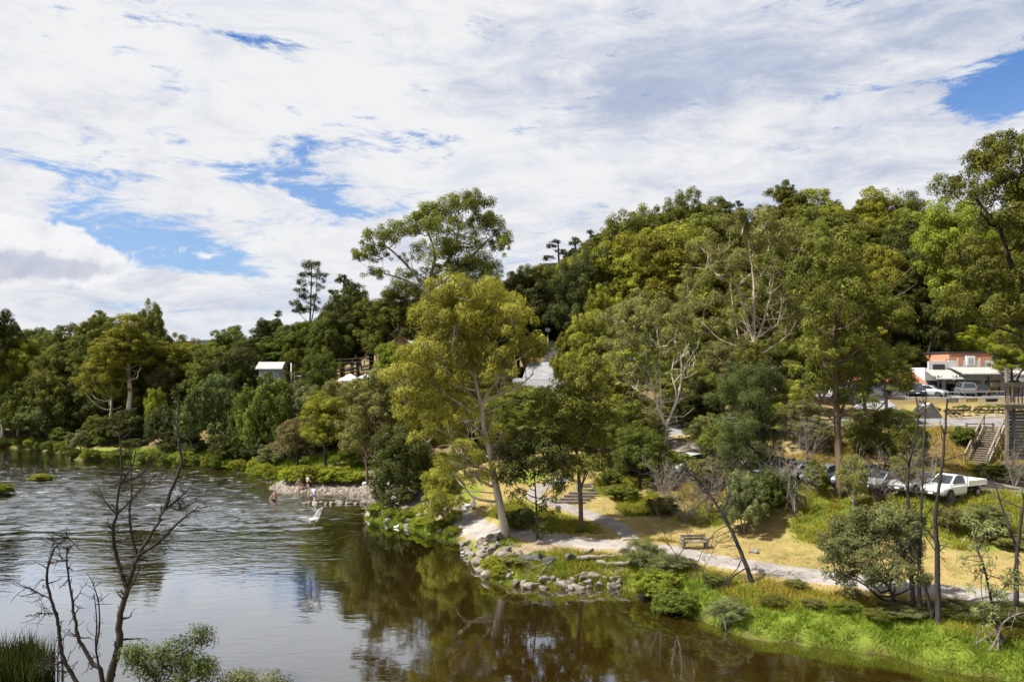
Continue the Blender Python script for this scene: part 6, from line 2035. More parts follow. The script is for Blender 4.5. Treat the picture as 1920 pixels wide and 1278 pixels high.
# --- houses
def gable_house(name, label, X, Y, w, d, wh, rh, rot, wall, roof, z=None, nwin=2, over=.45, ridge='x'):
    z = zg(X, Y) if z is None else z
    h = thing(name, (X, Y, z - .3), label, 'house', None, rot)
    m = MB(); m.box((0, 0, wh / 2), (w, d, wh)); m.build('wall', wall, h)
    low = min(zg(X + a_, Y + c_) for a_ in (-w / 2, w / 2) for c_ in (-d / 2, d / 2)) - .5
    if low < z - .3:
        m = MB(); m.box((0, 0, (low - z + .3) / 2), (w - .1, d - .1, z - .3 - low)); m.build('foundation', M_CONC, h)
    if ridge == 'x':
        m = MB(); m.prism([(-d / 2, wh), (d / 2, wh), (0, wh + rh)], 'x', -w / 2, w / 2); m.build('gable', wall, h)
        m = MB()
        k = rh / (d / 2)
        e = d / 2 + over
        for s in (-1, 1):
            m.prism([(s * e, wh - over * k + .03), (0, wh + rh + .03), (0, wh + rh + .15), (s * e, wh - over * k + .13)], 'x', -w / 2 - over, w / 2 + over)
        rf = m.build('roof', roof, h)
        m = MB()
        m.box((0, -e - .05, wh - over * k + .03), (w + 2 * over, .1, .13))
        m.build('gutter', M_WHITE, rf)
    else:
        m = MB(); m.prism([(-w / 2, wh), (w / 2, wh), (0, wh + rh)], 'y', -d / 2, d / 2); m.build('gable', wall, h)
        m = MB()
        k = rh / (w / 2)
        e = w / 2 + over
        for s in (-1, 1):
            m.prism([(s * e, wh - over * k + .03), (0, wh + rh + .03), (0, wh + rh + .15), (s * e, wh - over * k + .13)], 'y', -d / 2 - over, d / 2 + over)
        m.build('roof', roof, h)
    for i in range(nwin):
        x = -w / 2 + w * (i + .5) / nwin
        m = MB(); m.box((x, -d / 2 - .03, wh * .55), (1.2, .06, 1.1)); f_ = m.build('window', M_WHITE, h)
        m = MB(); m.box((x, -d / 2 - .066, wh * .55), (1.05, .012, .95)); m.build('pane', M_GLASS, f_)
    return h



gable_house('cottage', 'pale-roofed cottage with blue-grey wall among the trees on the left', at(510, 122), 122, 3.0, 4.5, 2.2, .8, .12, M_GREYW, M_ZINCW, CAMZ + (HY - 713) / F * 122, 1)
gable_house('house', 'house with grey iron roof half hidden behind the pale cottage', at(580, 141), 141, 7.0, 5.0, 2.4, 1.0, 0.05, M_GREYW, M_ZINC, CAMZ + (HY - 712) / F * 141, 2)
gable_house('house', 'house with white roof and open gable truss below the grey roof', at(1024, 108), 108, 8.4, 6.0, 2.6, 1.05, .06, M_CREAM, M_ZINC, CAMZ + (HY - 757) / F * 108, 2)
gable_house('house', 'upper house with long grey sloping roof among the trees', at(1035, 119), 119, 6.4, 6.0, 3.0, 1.9, -.25, M_GREYW, M_ZINC, CAMZ + (HY - 738) / F * 119, 2)
gable_house('house', 'small white-roofed house behind the upper grey roof', at(1052, 127), 127, 5.0, 4.0, 3.6, .9, -.1, M_WHITE, M_ZINCW, CAMZ + (HY - 690) / F * 127, 1)
gable_house('house', 'brown gabled house peeping out left of the leaning gum', at(752, 121), 121, 5.0, 6.0, 3.0, 2.1, .1, M_STONE, M_TERRA, CAMZ + (HY - 690) / F * 121, 1, .4, 'y')
gable_house('house', 'grey-roofed house right of the brown gable', at(800, 124), 124, 7.0, 6.0, 3.0, 1.6, .1, M_GREYW, M_ZINC, CAMZ + (HY - 692) / F * 124, 2)
gable_house('shop_row', 'long low pale-roofed building behind the white-limbed gum', at(1400, 107), 107, 15.0, 7.0, 3.2, 1.3, .06, M_CREAM, M_ZINCW, CAMZ + (HY - 735) / F * 107, 5)
gable_house('shop_row', 'terracotta-roofed shop between the straight gum and the brick shop', at(1620, 107), 107, 12.0, 7.0, 2.7, 1.3, .0, M_WHITE, M_TERRA, CAMZ + (HY - 750) / F * 107, 4)

# open white truss under the gable
tr = thing('gable_frame', (at(985, 105), 105, CAMZ + (HY - 726) / F * 105), 'white open timber gable frame in front of the white roof', 'frame')
m = MB()
m.bar((-1.6, 0, 0), (0, 0, 1.5), .13); m.bar((1.6, 0, 0), (0, 0, 1.5), .13); m.bar((-.8, 0, .75), (.8, 0, .75), .09); m.bar((0, 0, .75), (0, 0, 1.5), .08)
m.build('truss', M_WHITE, tr)
for s in (-1, 1):
    m = MB(); m.box((s * 1.5, 0, -1.6), (.13, .13, 3.2)); m.build('post', M_WHITE, tr)


# --- rails and fences
def railing(name, label, a, c, n, rails, hgt, mat, cat='railing', pw=.12, rw=.05, rh=.10):
    a = np.array(a, float); c = np.array(c, float)
    o = thing(name, a, label, cat)
    for i in range(n):
        p = (c - a) * i / (n - 1)
        m = MB(); m.box((p[0], p[1], p[2] + hgt / 2 - .25), (pw, pw, hgt + .5)); m.build('post', mat, o)
    d = c - a
    for zz in rails:
        m = MB(); m.bar((0, -pw * .5 - .03, zz), (d[0], d[1] - pw * .5 - .03, d[2] + zz), rw, rh); m.build('rail', mat, o)
    return o


def PY(x, y, Y):
    return tuple(P(x, y, Y))


railing('timber_railing', 'upper long timber railing sloping up through the trees', PY(545, 690, 131), PY(706, 681, 133), 8, (1.0, .45), 1.15, M_WOOD)
railing('timber_railing', 'lower long timber railing above the shade tents', PY(552, 709, 127), PY(702, 697, 129), 8, (1.0, .45), 1.15, M_WOODL)
railing('street_railing', 'grey steel railing between the garden and the street', (sx(1770) * 97 / SY, 97, zg(sx(1770) * 97 / SY, 97)), (sx(1890) * 97 / SY, 97, zg(sx(1890) * 97 / SY, 97)), 7, (.95,), 1.0, M_STEEL, pw=.08, rh=.12)
railing('stair_fence', 'weathered three-rail fence at the head of the timber stairs', PY(1812, 814, 71.8), PY(1862, 814, 71.8), 3, (.95, .6, .25), 1.05, M_WOOD, 'fence', .14)

# shade tents
for px, py, lab in ((657, 708, 'white pyramid shade tent left of its twin'), (693, 704, 'white shade tent half hidden by the golden tree')):
    Y = 116
    zt = P(px, py, Y)
    tn = thing('shade_tent', (zt[0], Y, zt[2] - 2.3), lab, 'tent')
    m = MB()
    m.add([(-1.5, -1.5, 2.0), (1.5, -1.5, 2.0), (1.5, 1.5, 2.0), (-1.5, 1.5, 2.0), (0, 0, 2.9), (-1.5, -1.5, 1.75), (1.5, -1.5, 1.75), (1.5, 1.5, 1.75), (-1.5, 1.5, 1.75)],
          [(0, 1, 4), (1, 2, 4), (2, 3, 4), (3, 0, 4), (5, 6, 1, 0), (6, 7, 2, 1), (7, 8, 3, 2), (8, 5, 0, 3)])
    m.build('canopy', M_WHITE, tn)
    for a, c in ((-1.42, -1.42), (1.42, -1.42), (1.42, 1.42), (-1.42, 1.42)):
        m = MB(); m.cyl((a, c, -1.5), (a, c, 1.98), .03, n=6); m.build('leg', M_STEEL, tn)

# lamps
def lamp(label, X, Y, ztop, mat, armx=.9, square=False, zlow=None):
    z0 = zg(X, Y) if zlow is None else zlow
    o = thing('street_lamp', (X, Y, z0), label, 'street lamp')
    h = ztop - z0
    m = MB(); m.cyl((0, 0, -.3), (0, 0, h), .10, .07, 8); m.build('pole', mat, o, smooth=True)
    if square:
        m = MB(); m.box((0, 0, h + .22), (.75, .5, .5)); hd = m.build('lamp_head', M_PANEL, o)
    else:
        zz = h - .35 * 7
        m = MB()
        m.bar((0, 0, zz), (armx * .55, 0, zz + .42), .06); m.bar((armx * .55, 0, zz + .42), (armx, 0, zz + .45), .06)
        m.build('arm', mat, o)
        m = MB(); m.box((armx + .22, 0, zz + .40), (.55, .24, .14), None, 0, .04); m.build('lamp_head', M_PANEL, o)
    return o


lamp('tall grey lamp post with a short arm beside the olive gum', at(1169, 92), 92, CAMZ + (HY - 690) / F * 92, M_STEEL)
lamp('dark lamp post with an arm left of the timber railings', at(546, 122), 122, CAMZ + (HY - 680) / F * 122, M_STEEL, 1.1)
lamp('grey post with a square lamp head above the white roofs', at(1027, 124), 124, CAMZ + (HY - 621) / F * 124, M_STEEL, 0, True)

# --- garden, signs, stones, wedge wall
g0 = zg(48, 86)
wall = thing('stone_garden_wall', (50.0, 85.5, zg(50, 85.5)), 'low brown stone wall holding the garden above the road', 'wall')
wr = random.Random(4)
for row in range(3):
    x = -3.6 + wr.uniform(0, .2)
    while x < 7.5:
        w_ = wr.uniform(.35, .75)
        o = ob('stone', wr.choice(ROCKS), wall, (x + w_ / 2, wr.uniform(-.08, .08) + row * .12, .1 + row * .33), (wr.uniform(-.2, .2), wr.uniform(-.2, .2), wr.uniform(0, 6.28)), (w_ * 1.15, .6, .42))
        put_mat(o, M_STONE)
        x += w_
for i in range(9):
    X = 47.5 + i * .95
    put_tree('bush', (X, 88 + wr.uniform(-.8, 2), zg(X, 88)), wr.uniform(.5, .9), wr.uniform(.9, 1.6), wr.choice(['drab', 'olive', 'gold', 'grey']), 'grey', 'small garden plant above the brown stone wall', 'garden plants above the stone wall')
for px0, px1, mat, lab in ((1775, 1796, M_PANEL, 'grey information panel on the dark garden wall'), (1812, 1832, M_YELLOW, 'yellow information panel in the middle of the dark garden wall'), (1848, 1870, M_BLACK, 'black information panel right of the yellow one')):
    Y = 94.6
    c = P((px0 + px1) / 2, 753, Y)
    o = thing('information_panel', (c[0], Y, c[2] - 1.0), lab, 'sign')
    w_ = (px1 - px0) / F * Y
    m = MB(); m.box((0, 0, 1.0), (w_, .08, .78), Euler((.25, 0, 0)).to_matrix().to_4x4()); f_ = m.build('frame', M_BLACK, o)
    m = MB(); m.box((0, -.06, 1.0), (w_ - .2, .012, .58), Euler((.25, 0, 0)).to_matrix().to_4x4()); m.build('panel', mat, o)
    for s in (-1, 1):
        m = MB(); m.box((s * w_ * .35, .08, .3), (.08, .08, 1.3)); m.build('leg', M_BLACK, o)
c = P(1823, 757, 95.0)
dw = thing('dark_garden_wall', (c[0], 95.2, c[2]), 'dark low wall behind the information panels', 'wall')
m = MB(); m.box((0, 0, -.25), (6.6, .25, .95)); m.build('wall_body', M_BLACK, dw)
m = MB(); m.box((0, 0, .26), (6.7, .33, .06)); m.build('coping', M_CONC, dw)
# concrete wedge beside the road
c = P(1744, 786, 85.2)
wg = thing('concrete_wedge_wall', (c[0], 85.2, c[2]), 'pale concrete wall with a pointed gable shape beside the road', 'wall')
m = MB(); m.prism([(-1.0, -.2), (1.2, -.2), (1.2, .25), (.1, 1.75), (-1.0, .55)], 'y', 0, 2.2); m.build('wall_body', M_CONC, wg)
m = MB(); m.bar((.1, -.12, 1.80), (1.25, -.12, .24), .16, .10); m.bar((.1, -.12, 1.80), (-1.05, -.12, .56), .16, .10); m.build('coping', simple('concrete_sun_tinted_coping', (0.62, 0.55, 0.43), (0.52, 0.46, 0.36), 2), wg)  # sunlit edge put into the colour, paler and warmer than the wall
# pale path up to the street left of it
v, f = ribbon(smooth_line([(40.5, 84.6), (41.5, 90), (43.5, 97)]), 5.0, .10, 5)
tag(ob('pavement', mesh_np('pavement', v, f, [M_ROAD], True)), 'pale concrete apron between the road and the street', None, None, 'structure')

# --- timber stairs
sb = np.array((38.6, 66.2, zg(38.6, 66.2))); stp = np.array((43.4, 71.6, 8.75))
st = thing('timber_stairs', sb, 'weathered timber stairs climbing the embankment to the road', 'stairs')
dv = stp - sb
hd = np.array((dv[0], dv[1], 0)); hd /= np.linalg.norm(hd)
sd_ = np.array((-hd[1], hd[0], 0)) * .8
for s in (-1, 1):
    m = MB(); m.bar(sd_ * s + np.array((0, 0, .05)), dv + sd_ * s + np.array((0, 0, .05)), .09, .34); m.build('stringer', M_WOODL, st)
    m = MB(); m.bar(sd_ * s * 1.06 + np.array((0, 0, 1.0)), dv + sd_ * s * 1.06 + np.array((0, 0, 1.0)), .12, .14); m.build('handrail', M_WOODL, st)
    for i in range(4):
        p = dv * i / 3 + sd_ * s * 1.06
        m = MB(); m.box((p[0], p[1], p[2] + .45), (.11, .11, 1.15)); m.build('post', M_WOOD, st)
rot = math.atan2(hd[1], hd[0])
for i in range(18):
    p = dv * (i + .5) / 18
    m = MB(); m.box((0, 0, 0), (.34, 1.5, .06)); o = m.build('tread', M_WOOD, st, (p[0], p[1], p[2] + .08)); o.rotation_euler = (0, 0, rot)

# --- lookout deck cut by the right edge
dk = thing('lookout_deck', (at(1888, 62), 62, zg(at(1888, 62), 62)), 'dark timber lookout deck with balustrade at the right edge', 'deck')
dz0 = zg(at(1888, 62), 62)
dtop = CAMZ + (HY - 758) / F * 62 - dz0
hr = CAMZ + (HY - 721) / F * 62 - dz0
for i, (x, y) in enumerate(((0, 0), (3.2, 0), (6.4, 0), (2.4, 3), (6.4, 3))):
    m = MB(); m.box((x, y, (hr + (1.3 if i == 0 else 0)) / 2 - .2), (.2, .2, hr + .4 + (1.3 if i == 0 else 0))); m.build('post', M_WOOD if i == 0 else M_WOODD, dk)
m = MB(); m.box((2.6, -.13, hr), (7.8, .2, .32)); m.build('handrail_beam', M_WOODD, dk)
for i in range(22):
    m = MB(); m.box((.25 + i * .30, -.06, (dtop + hr) / 2), (.08, .06, hr - dtop - .16)); m.build('baluster', M_WOODD, dk)
for i in range(12):
    m = MB(); m.box((3.2, -.2 + .14 + i * .29, dtop), (6.9, .27, .06)); m.build('deck_board', M_WOOD, dk)
m = MB(); m.box((3.2, -.16, dtop - .2), (6.9, .06, .32)); m.build('fascia', M_WOODD, dk)
for i in range(15):
    m = MB(); m.box((3.2, .02, dtop - .55 - i * .26), (6.6, .05, .235)); m.build('screen_slat', M_BLACK, dk)  # slats coloured near black, also standing in for shade under the deck

# --- benches and timber near the path
def bench(label, X, Y, rot, w=1.75, mat=M_WOOD):
    o = thing('park_bench', (X, Y, zg(X, Y)), label, 'bench', None, rot)
    for s in (-1, 1):
        m = MB()
        m.box((s * (w / 2 - .08), 0, .22), (.14, .5, .44)); m.build('leg', mat, o)
        m = MB(); m.bar((s * (w / 2 - .08), .2, .4), (s * (w / 2 - .08), .33, .92), .13); m.build('back_post', mat, o)
        m = MB(); m.box((s * (w / 2 - .05), 0.0, .66), (.13, .55, .07)); m.bar((s * (w / 2 - .05), -.22, .4), (s * (w / 2 - .05), -.22, .66), .1); m.build('armrest', mat, o)
    for y in (-.18, -.02, .14):
        m = MB(); m.box((0, y, .465), (w, .14, .05)); m.build('seat_slat', mat, o)
    for z in (.62, .80):
        m = MB(); m.box((0, .22 + (z - .4) * .24, z), (w, .05, .15)); m.build('back_slat', mat, o)
    return o


g = G(1302, 1029)
bench('weathered timber park bench beside the footpath', g[0], g[1], .12)
g = G(1097, 926)
bench('pale timber bench behind the picnic steps', g[0], g[1], .1, 1.5, M_WOODL)
g = G(528, 800)
bench('pale slatted bench high on the left bank', at(528, 112), 112, .1, 1.9, M_WOODL)
g = G(1060, 945)
ps = thing('timber_steps', g, 'low timber sleeper steps beside the curving side path', 'steps')
for i in range(4):
    m = MB(); m.box((0.4 + i * .45, i * .75, .12 + i * .14), (2.6, .24, .24), None, 0, .02); m.build('sleeper', M_WOOD, ps)
for px, py, L_, a, lab in ((1118, 1052, 2.6, .1, 'squared timber edging the little landing at the water'), (1150, 1060, 2.2, -.15, 'pale timber lying along the landing edge'), (1062, 1042, 4.0, .35, 'dark fallen log behind the landing')):
    g = G(px, py)
    o = thing('timber_log', (g[0], g[1], g[2] + .18), lab, 'log', None, a)
    t_ = Tree(int(px))
    t_.tube(t_.curve((-L_ / 2, 0, 0), (L_ / 2, 0, .1), 8, .01, .02), .17, .12, 8)
    for e_ in (-1, 1):
        t_.tube([(e_ * L_ / 2, 0, 0.0 if e_ < 0 else .1), (e_ * (L_ / 2 + .02), 0, 0.0 if e_ < 0 else .1)], .165 if e_ < 0 else .12, .01, 8, False)
    me, _ = t_.meshes('timber_log')
    put_mat(ob('log_body', me, o), BARK['grey' if 'dark' not in lab else 'char'])
# sprawling pale dead branches at the bush by the water
b = G(1010, 1080)
dead('fallen_branch', 'pale dead branches sprawled over the drab bush at the water', b, [([(1035, 1050), (1015, 1072), (1002, 1092)], .04), ([(1030, 1052), (1034, 1070), (1030, 1085)], .03), ([(1034, 1052), (1000, 1062), (985, 1072)], .025)], b[1], 'grey', 1.5, 91, 'branch')

# ------------------------------------------------------------------ cars
def paint(name, c, metal=.2):
    m, k, out = new_mat(name)
    p = principled(k, out, c, .28, .5, metal)
    p.inputs['Coat Weight'].default_value = .5
    return m


M_TYRE = simple('tyre_rubber', (0.022, 0.022, 0.023), (0.015, 0.015, 0.016), 5, .9, .2)
M_RIM = simple('wheel_rim', (0.42, 0.43, 0.44), (0.3, 0.31, 0.32), 5, .35, .5, .7)
M_LIGHT = simple('headlight_lens', (0.72, 0.74, 0.76), (0.55, 0.57, 0.6), 8, .15, .6)
M_TAIL = simple('tail_light_red', (0.34, 0.03, 0.02), (0.2, 0.02, 0.015), 8, .3, .5)
M_TRIM = simple('car_trim_black', (0.02, 0.02, 0.021), (0.014, 0.014, 0.015), 6, .6, .3)
PAINT = {n: paint('car_paint_' + n, c) for n, c in dict(white=(0.56, 0.57, 0.58), silver=(0.28, 0.295, 0.31), grey=(0.13, 0.145, 0.16), blue=(0.10, 0.16, 0.24), dark=(0.03, 0.034, 0.04), bluegrey=(0.20, 0.25, 0.31)).items()}
CARM = {}


def wheel_mesh():
    if 'tyre' in CARM:
        return
    m = MB()
    for a, c_, y0, y1 in ((.315, .33, -.10, -.075), (.33, .33, -.075, .075), (.33, .315, .075, .10)):
        m.cyl((0, y0, 0), (0, y1, 0), a, c_, 20, cap=False)
    m.cyl((0, -.10, 0), (0, -.0995, 0), .315, .20, 20, cap=False)
    m.cyl((0, .10, 0), (0, .0995, 0), .315, .20, 20, cap=False)
    CARM['tyre'] = m.mesh('tyre', [M_TYRE], True)
    m = MB()
    m.cyl((0, -.085, 0), (0, .085, 0), .205, .205, 16)
    for i in range(5):
        a = i * 6.283 / 5
        for s in (-1, 1):
            m.bar((math.cos(a) * .05, s * .09, math.sin(a) * .05), (math.cos(a) * .19, s * .09, math.sin(a) * .19), .05, .02)
    CARM['rim'] = m.mesh('rim', [M_RIM])


def car(kind, colour, label, X, Y, rot, group=None, z=None):
    wheel_mesh()
    z = zg(X, Y) + .07 if z is None else z
    o = thing('utility_truck' if kind == 'ute' else 'parked_car', (X, Y, z), label, 'truck' if kind == 'ute' else 'car', group, rot)
    if kind == 'hatch':
        ST = [(-2.05, .50, .72, .66), (-1.98, .32, .90, .80), (-1.3, .22, .96, .87), (0, .20, .94, .88), (.9, .20, .93, .88), (1.45, .22, .86, .86), (1.88, .28, .74, .80), (2.06, .42, .60, .64)]
        GH = [(-1.92, .93), (-1.42, 1.38), (-.5, 1.46), (.30, 1.40), (1.15, .92)]
        wb, ht = (-1.28, 1.28), .0
    elif kind == 'suv':
        ST = [(-2.25, .55, .85, .72), (-2.18, .36, 1.05, .86), (-1.4, .30, 1.12, .92), (0, .28, 1.10, .93), (1.0, .28, 1.08, .93), (1.6, .30, 1.02, .91), (2.1, .36, .90, .86), (2.26, .50, .74, .74)]
        GH = [(-2.15, 1.10), (-1.95, 1.68), (-.6, 1.78), (.35, 1.70), (1.15, 1.08)]
        wb, ht = (-1.38, 1.40), .05
    else:  # ute
        ST = [(-.35, .34, 1.0, .84), (-.30, .30, 1.04, .86), (.4, .28, 1.05, .88), (1.1, .28, 1.03, .88), (1.7, .30, .98, .87), (2.25, .34, .88, .84), (2.42, .44, .74, .76)]
        GH = [(-.28, 1.03), (-.18, 1.60), (.25, 1.66), (.65, 1.62), (1.45, 1.03)]
        wb, ht = (-1.55, 1.55), .03
    v, f = [], []
    for x, zb_, zt, hw in ST:
        v += [(x, -hw * .9, zb_), (x, -hw, zb_ + .16), (x, -hw, zt - .16), (x, -hw * .9, zt), (x, hw * .9, zt), (x, hw, zt - .16), (x, hw, zb_ + .16), (x, hw * .9, zb_)]
    for i in range(len(ST) - 1):
        for j in range(8):
            a = i * 8 + j; c_ = i * 8 + (j + 1) % 8
            f.append((a, c_, c_ + 8, a + 8))
    f.append(tuple(range(7, -1, -1)))
    n = len(v)
    f.append(tuple(range(n - 8, n)))
    me = MB(); me.add(v, f)
    hwb = max(s[3] for s in ST) * .92; hwt = hwb * .78
    bz, tz = GH[0][1], max(g_[1] for g_ in GH)
    def hw_at(zv):
        return hwb + (hwt - hwb) * (zv - bz) / (tz - bz)
    gv = [(x, -hw_at(zz), zz) for x, zz in GH] + [(x, hw_at(zz), zz) for x, zz in GH]
    k = len(GH)
    gf = [tuple(range(k)), tuple(range(2 * k - 1, k - 1, -1))] + [(i, i + k, i + 1 + k, i + 1) for i in range(k - 1)] + [(0, k - 1, 2 * k - 1, k)]
    me.add(gv, gf)
    body = me.build('body', PAINT[colour], o)
    bv = body.modifiers.new('bevel', 'BEVEL'); bv.width = .04; bv.segments = 2; bv.limit_method = 'ANGLE'
    # glass, proud of the shell by a few millimetres
    def pane(name, pts, off):
        c_ = sum((Vector(p) for p in pts), Vector()) / len(pts)
        q = [tuple(c_ + (Vector(p) - c_) * .86 + Vector(off)) for p in pts]
        m = MB(); m.add(q, [tuple(range(len(q)))]); m.build(name, M_GLASS, o)
    pane('windscreen', [gv[k - 1], gv[2 * k - 1], gv[2 * k - 2], gv[k - 2]], (.012, 0, .012))
    pane('rear_window', [gv[0], gv[k], gv[k + 1], gv[1]], (-.014, 0, .008))
    pane('side_window', [gv[i] for i in range(k)], (0, -.012, .0))
    pane('side_window', [gv[i + k] for i in range(k)], (0, .012, .0))
    xf, zf = ST[-1][0], ST[-1][2]
    for s in (-1, 1):
        m = MB(); m.box((xf - .13, s * ST[-2][3] * .72, zf - .02), (.22, .36, .17), None, 0, .04); m.build('headlight', M_LIGHT, o)
        m = MB(); m.box((GH[1][0] + .75 + (.45 if kind != 'ute' else .9), s * (hwb + .12), bz + .05), (.10, .22, .14), None, 0, .03); m.build('mirror', PAINT[colour], o)
    m = MB(); m.box((xf - .02, 0, ST[-1][1] + .05), (.12, 1.05, .16), None, 0, .03); m.build('grille', M_TRIM, o)
    m = MB(); m.box((xf + .045, 0, ST[-1][1] + .04), (.012, .38, .11)); m.build('number_plate', M_WHITE, o)
    xr = ST[0][0] if kind != 'ute' else -2.55
    for s in (-1, 1):
        m = MB(); m.box((xr + .05, s * .66, .78), (.10, .18, .26), None, 0, .02); m.build('tail_light', M_TAIL, o)
    if kind == 'ute':
        m = MB(); m.box((-1.48, 0, .86), (2.15, 1.78, .07)); tb = m.build('tray', PAINT[colour], o)
        for s in (-1, 1):
            m = MB(); m.box((-1.48, s * .89, 1.06), (2.15, .04, .30)); m.build('side_board', PAINT[colour], tb)
        m = MB(); m.box((-2.54, 0, 1.06), (.04, 1.78, .30)); m.build('tail_board', PAINT[colour], tb)
        m = MB()
        for y in (-.8, -.4, 0, .4, .8):
            m.bar((-.42, y, .9), (-.42, y, 1.66), .04)
        m.bar((-.42, -.82, 1.66), (-.42, .82, 1.66), .05)
        m.build('headboard', M_TRIM, tb)
        m = MB(); m.box((-.9, -.34, .58), (3.0, .09, .16)); m.box((-.9, .34, .58), (3.0, .09, .16)); m.build('chassis', M_TRIM, o)
    for x in wb:
        for s in (-1, 1):
            w_ = ob('wheel', CARM['tyre'], o, (x, s * (hwb - .02), .33 + ht * .5))
            w_.scale = (1 + ht * 2,) * 3
            ob('rim', CARM['rim'], w_)
            if kind != 'ute' or x > 0:
                m = MB(); m.cyl((x, s * (hwb + .045), .34), (x, s * (hwb + .085), .34), .40 + ht, .40 + ht, 18); m.build('wheel_arch', M_TRIM, o)
    return o


g = W0(1786, 929, 5.0)
car('ute', 'white', 'white flat-tray utility truck parked at the end of the row', g[0], g[1], math.radians(208))
ROW = [(1712, 922, 'silver', 'hatch', 'silver hatchback half hidden by the bare trunks next to the truck'),
       (1655, 916, 'silver', 'hatch', 'hatchback with shade put into its silver paint just right of the straight trunk'),  # white car toned down to silver, tree shade put into the paint
       (1608, 911, 'bluegrey', 'suv', 'blue-grey wagon directly behind the straight trunk'),
       (1545, 906, 'grey', 'hatch', 'grey hatchback left of the straight trunk'),
       (1496, 901, 'bluegrey', 'hatch', 'blue-grey car with its bonnet towards the dead weeping tree'),
       (1450, 897, 'grey', 'suv', 'dark grey wagon beside the feathery tree'),
       (1290, 879, 'white', 'suv', 'white wagon right of the pale-stemmed gum foot'),
       (1240, 872, 'white', 'hatch', 'white hatchback left of the pale-stemmed gum foot')]
for px, py, colr_, kd, lab in ROW:
    g = W0(px, py, 5.0)
    car(kd, colr_, lab, g[0], g[1], math.radians(214))
for px, py, colr_, kd, lab in [(1108, 822, 'white', 'hatch', 'white car right of the lawn gum crown'), (1068, 822, 'silver', 'hatch', 'silver car between the two white distant cars'), (1028, 820, 'white', 'suv', 'white wagon in the far car park'), (972, 820, 'white', 'hatch', 'leftmost white car in the far car park')]:
    g = W0(px, py, 5.95)
    car(kd, colr_, lab, g[0], g[1], math.radians(200))
car('hatch', 'silver', 'silver car on the upper street left of the four-wheel drive', at(1744, 101), 101, math.radians(-50))
car('suv', 'dark', 'black car on the upper street behind the silver one', at(1716, 101), 101, math.radians(-110))
car('suv', 'grey', 'grey four-wheel drive seen from behind on the upper street', at(1807, 102), 102, math.radians(78))
car('hatch', 'dark', 'dark car under the shop verandah beside the four-wheel drive', at(1832, 102.5), 102.5, math.radians(80))
car('hatch', 'white', 'white car on the street behind the feathery tree', at(1365, 101), 101, math.radians(10), None, None)
car('suv', 'silver', 'silver wagon on the street left of the straight gum', at(1490, 101), 101, math.radians(8), None, None)
car('hatch', 'blue', 'blue car on the street behind the drab wattle', at(1325, 101), 101, math.radians(5), None, None)

# ------------------------------------------------------------------ people
M_SKIN = simple('skin', (0.46, 0.28, 0.20), (0.40, 0.24, 0.17), 8, .6, .3, 0, .05)
M_HAIR = simple('hair_dark', (0.03, 0.022, 0.016), (0.02, 0.015, 0.012), 20, .6, .3)
CLOTH = {n: simple('cloth_' + n, c, None, 6, .9, .1, 0, .2) for n, c in dict(white=(0.66, 0.66, 0.66), blue=(0.04, 0.14, 0.42), black=(0.025, 0.027, 0.035), red=(0.36, 0.06, 0.04), tan=(0.30, 0.20, 0.13), paleblue=(0.45, 0.52, 0.62)).items()}


def skin(name, joints, edges, mat, parent, root=0):
    me = bpy.data.meshes.new(name)
    me.from_pydata([j[0] for j in joints], edges, [])
    me.materials.append(mat)
    o = ob(name, me, parent)
    md = o.modifiers.new('skin', 'SKIN')
    md.use_smooth_shade = True
    for i, j in enumerate(joints):
        r_ = j[1]
        me.skin_vertices[0].data[i].radius = r_ if isinstance(r_, tuple) else (r_, r_)
        me.skin_vertices[0].data[i].use_root = (i == root)
    sb_ = o.modifiers.new('smooth', 'SUBSURF')
    sb_.levels = 1; sb_.render_levels = 1
    return o


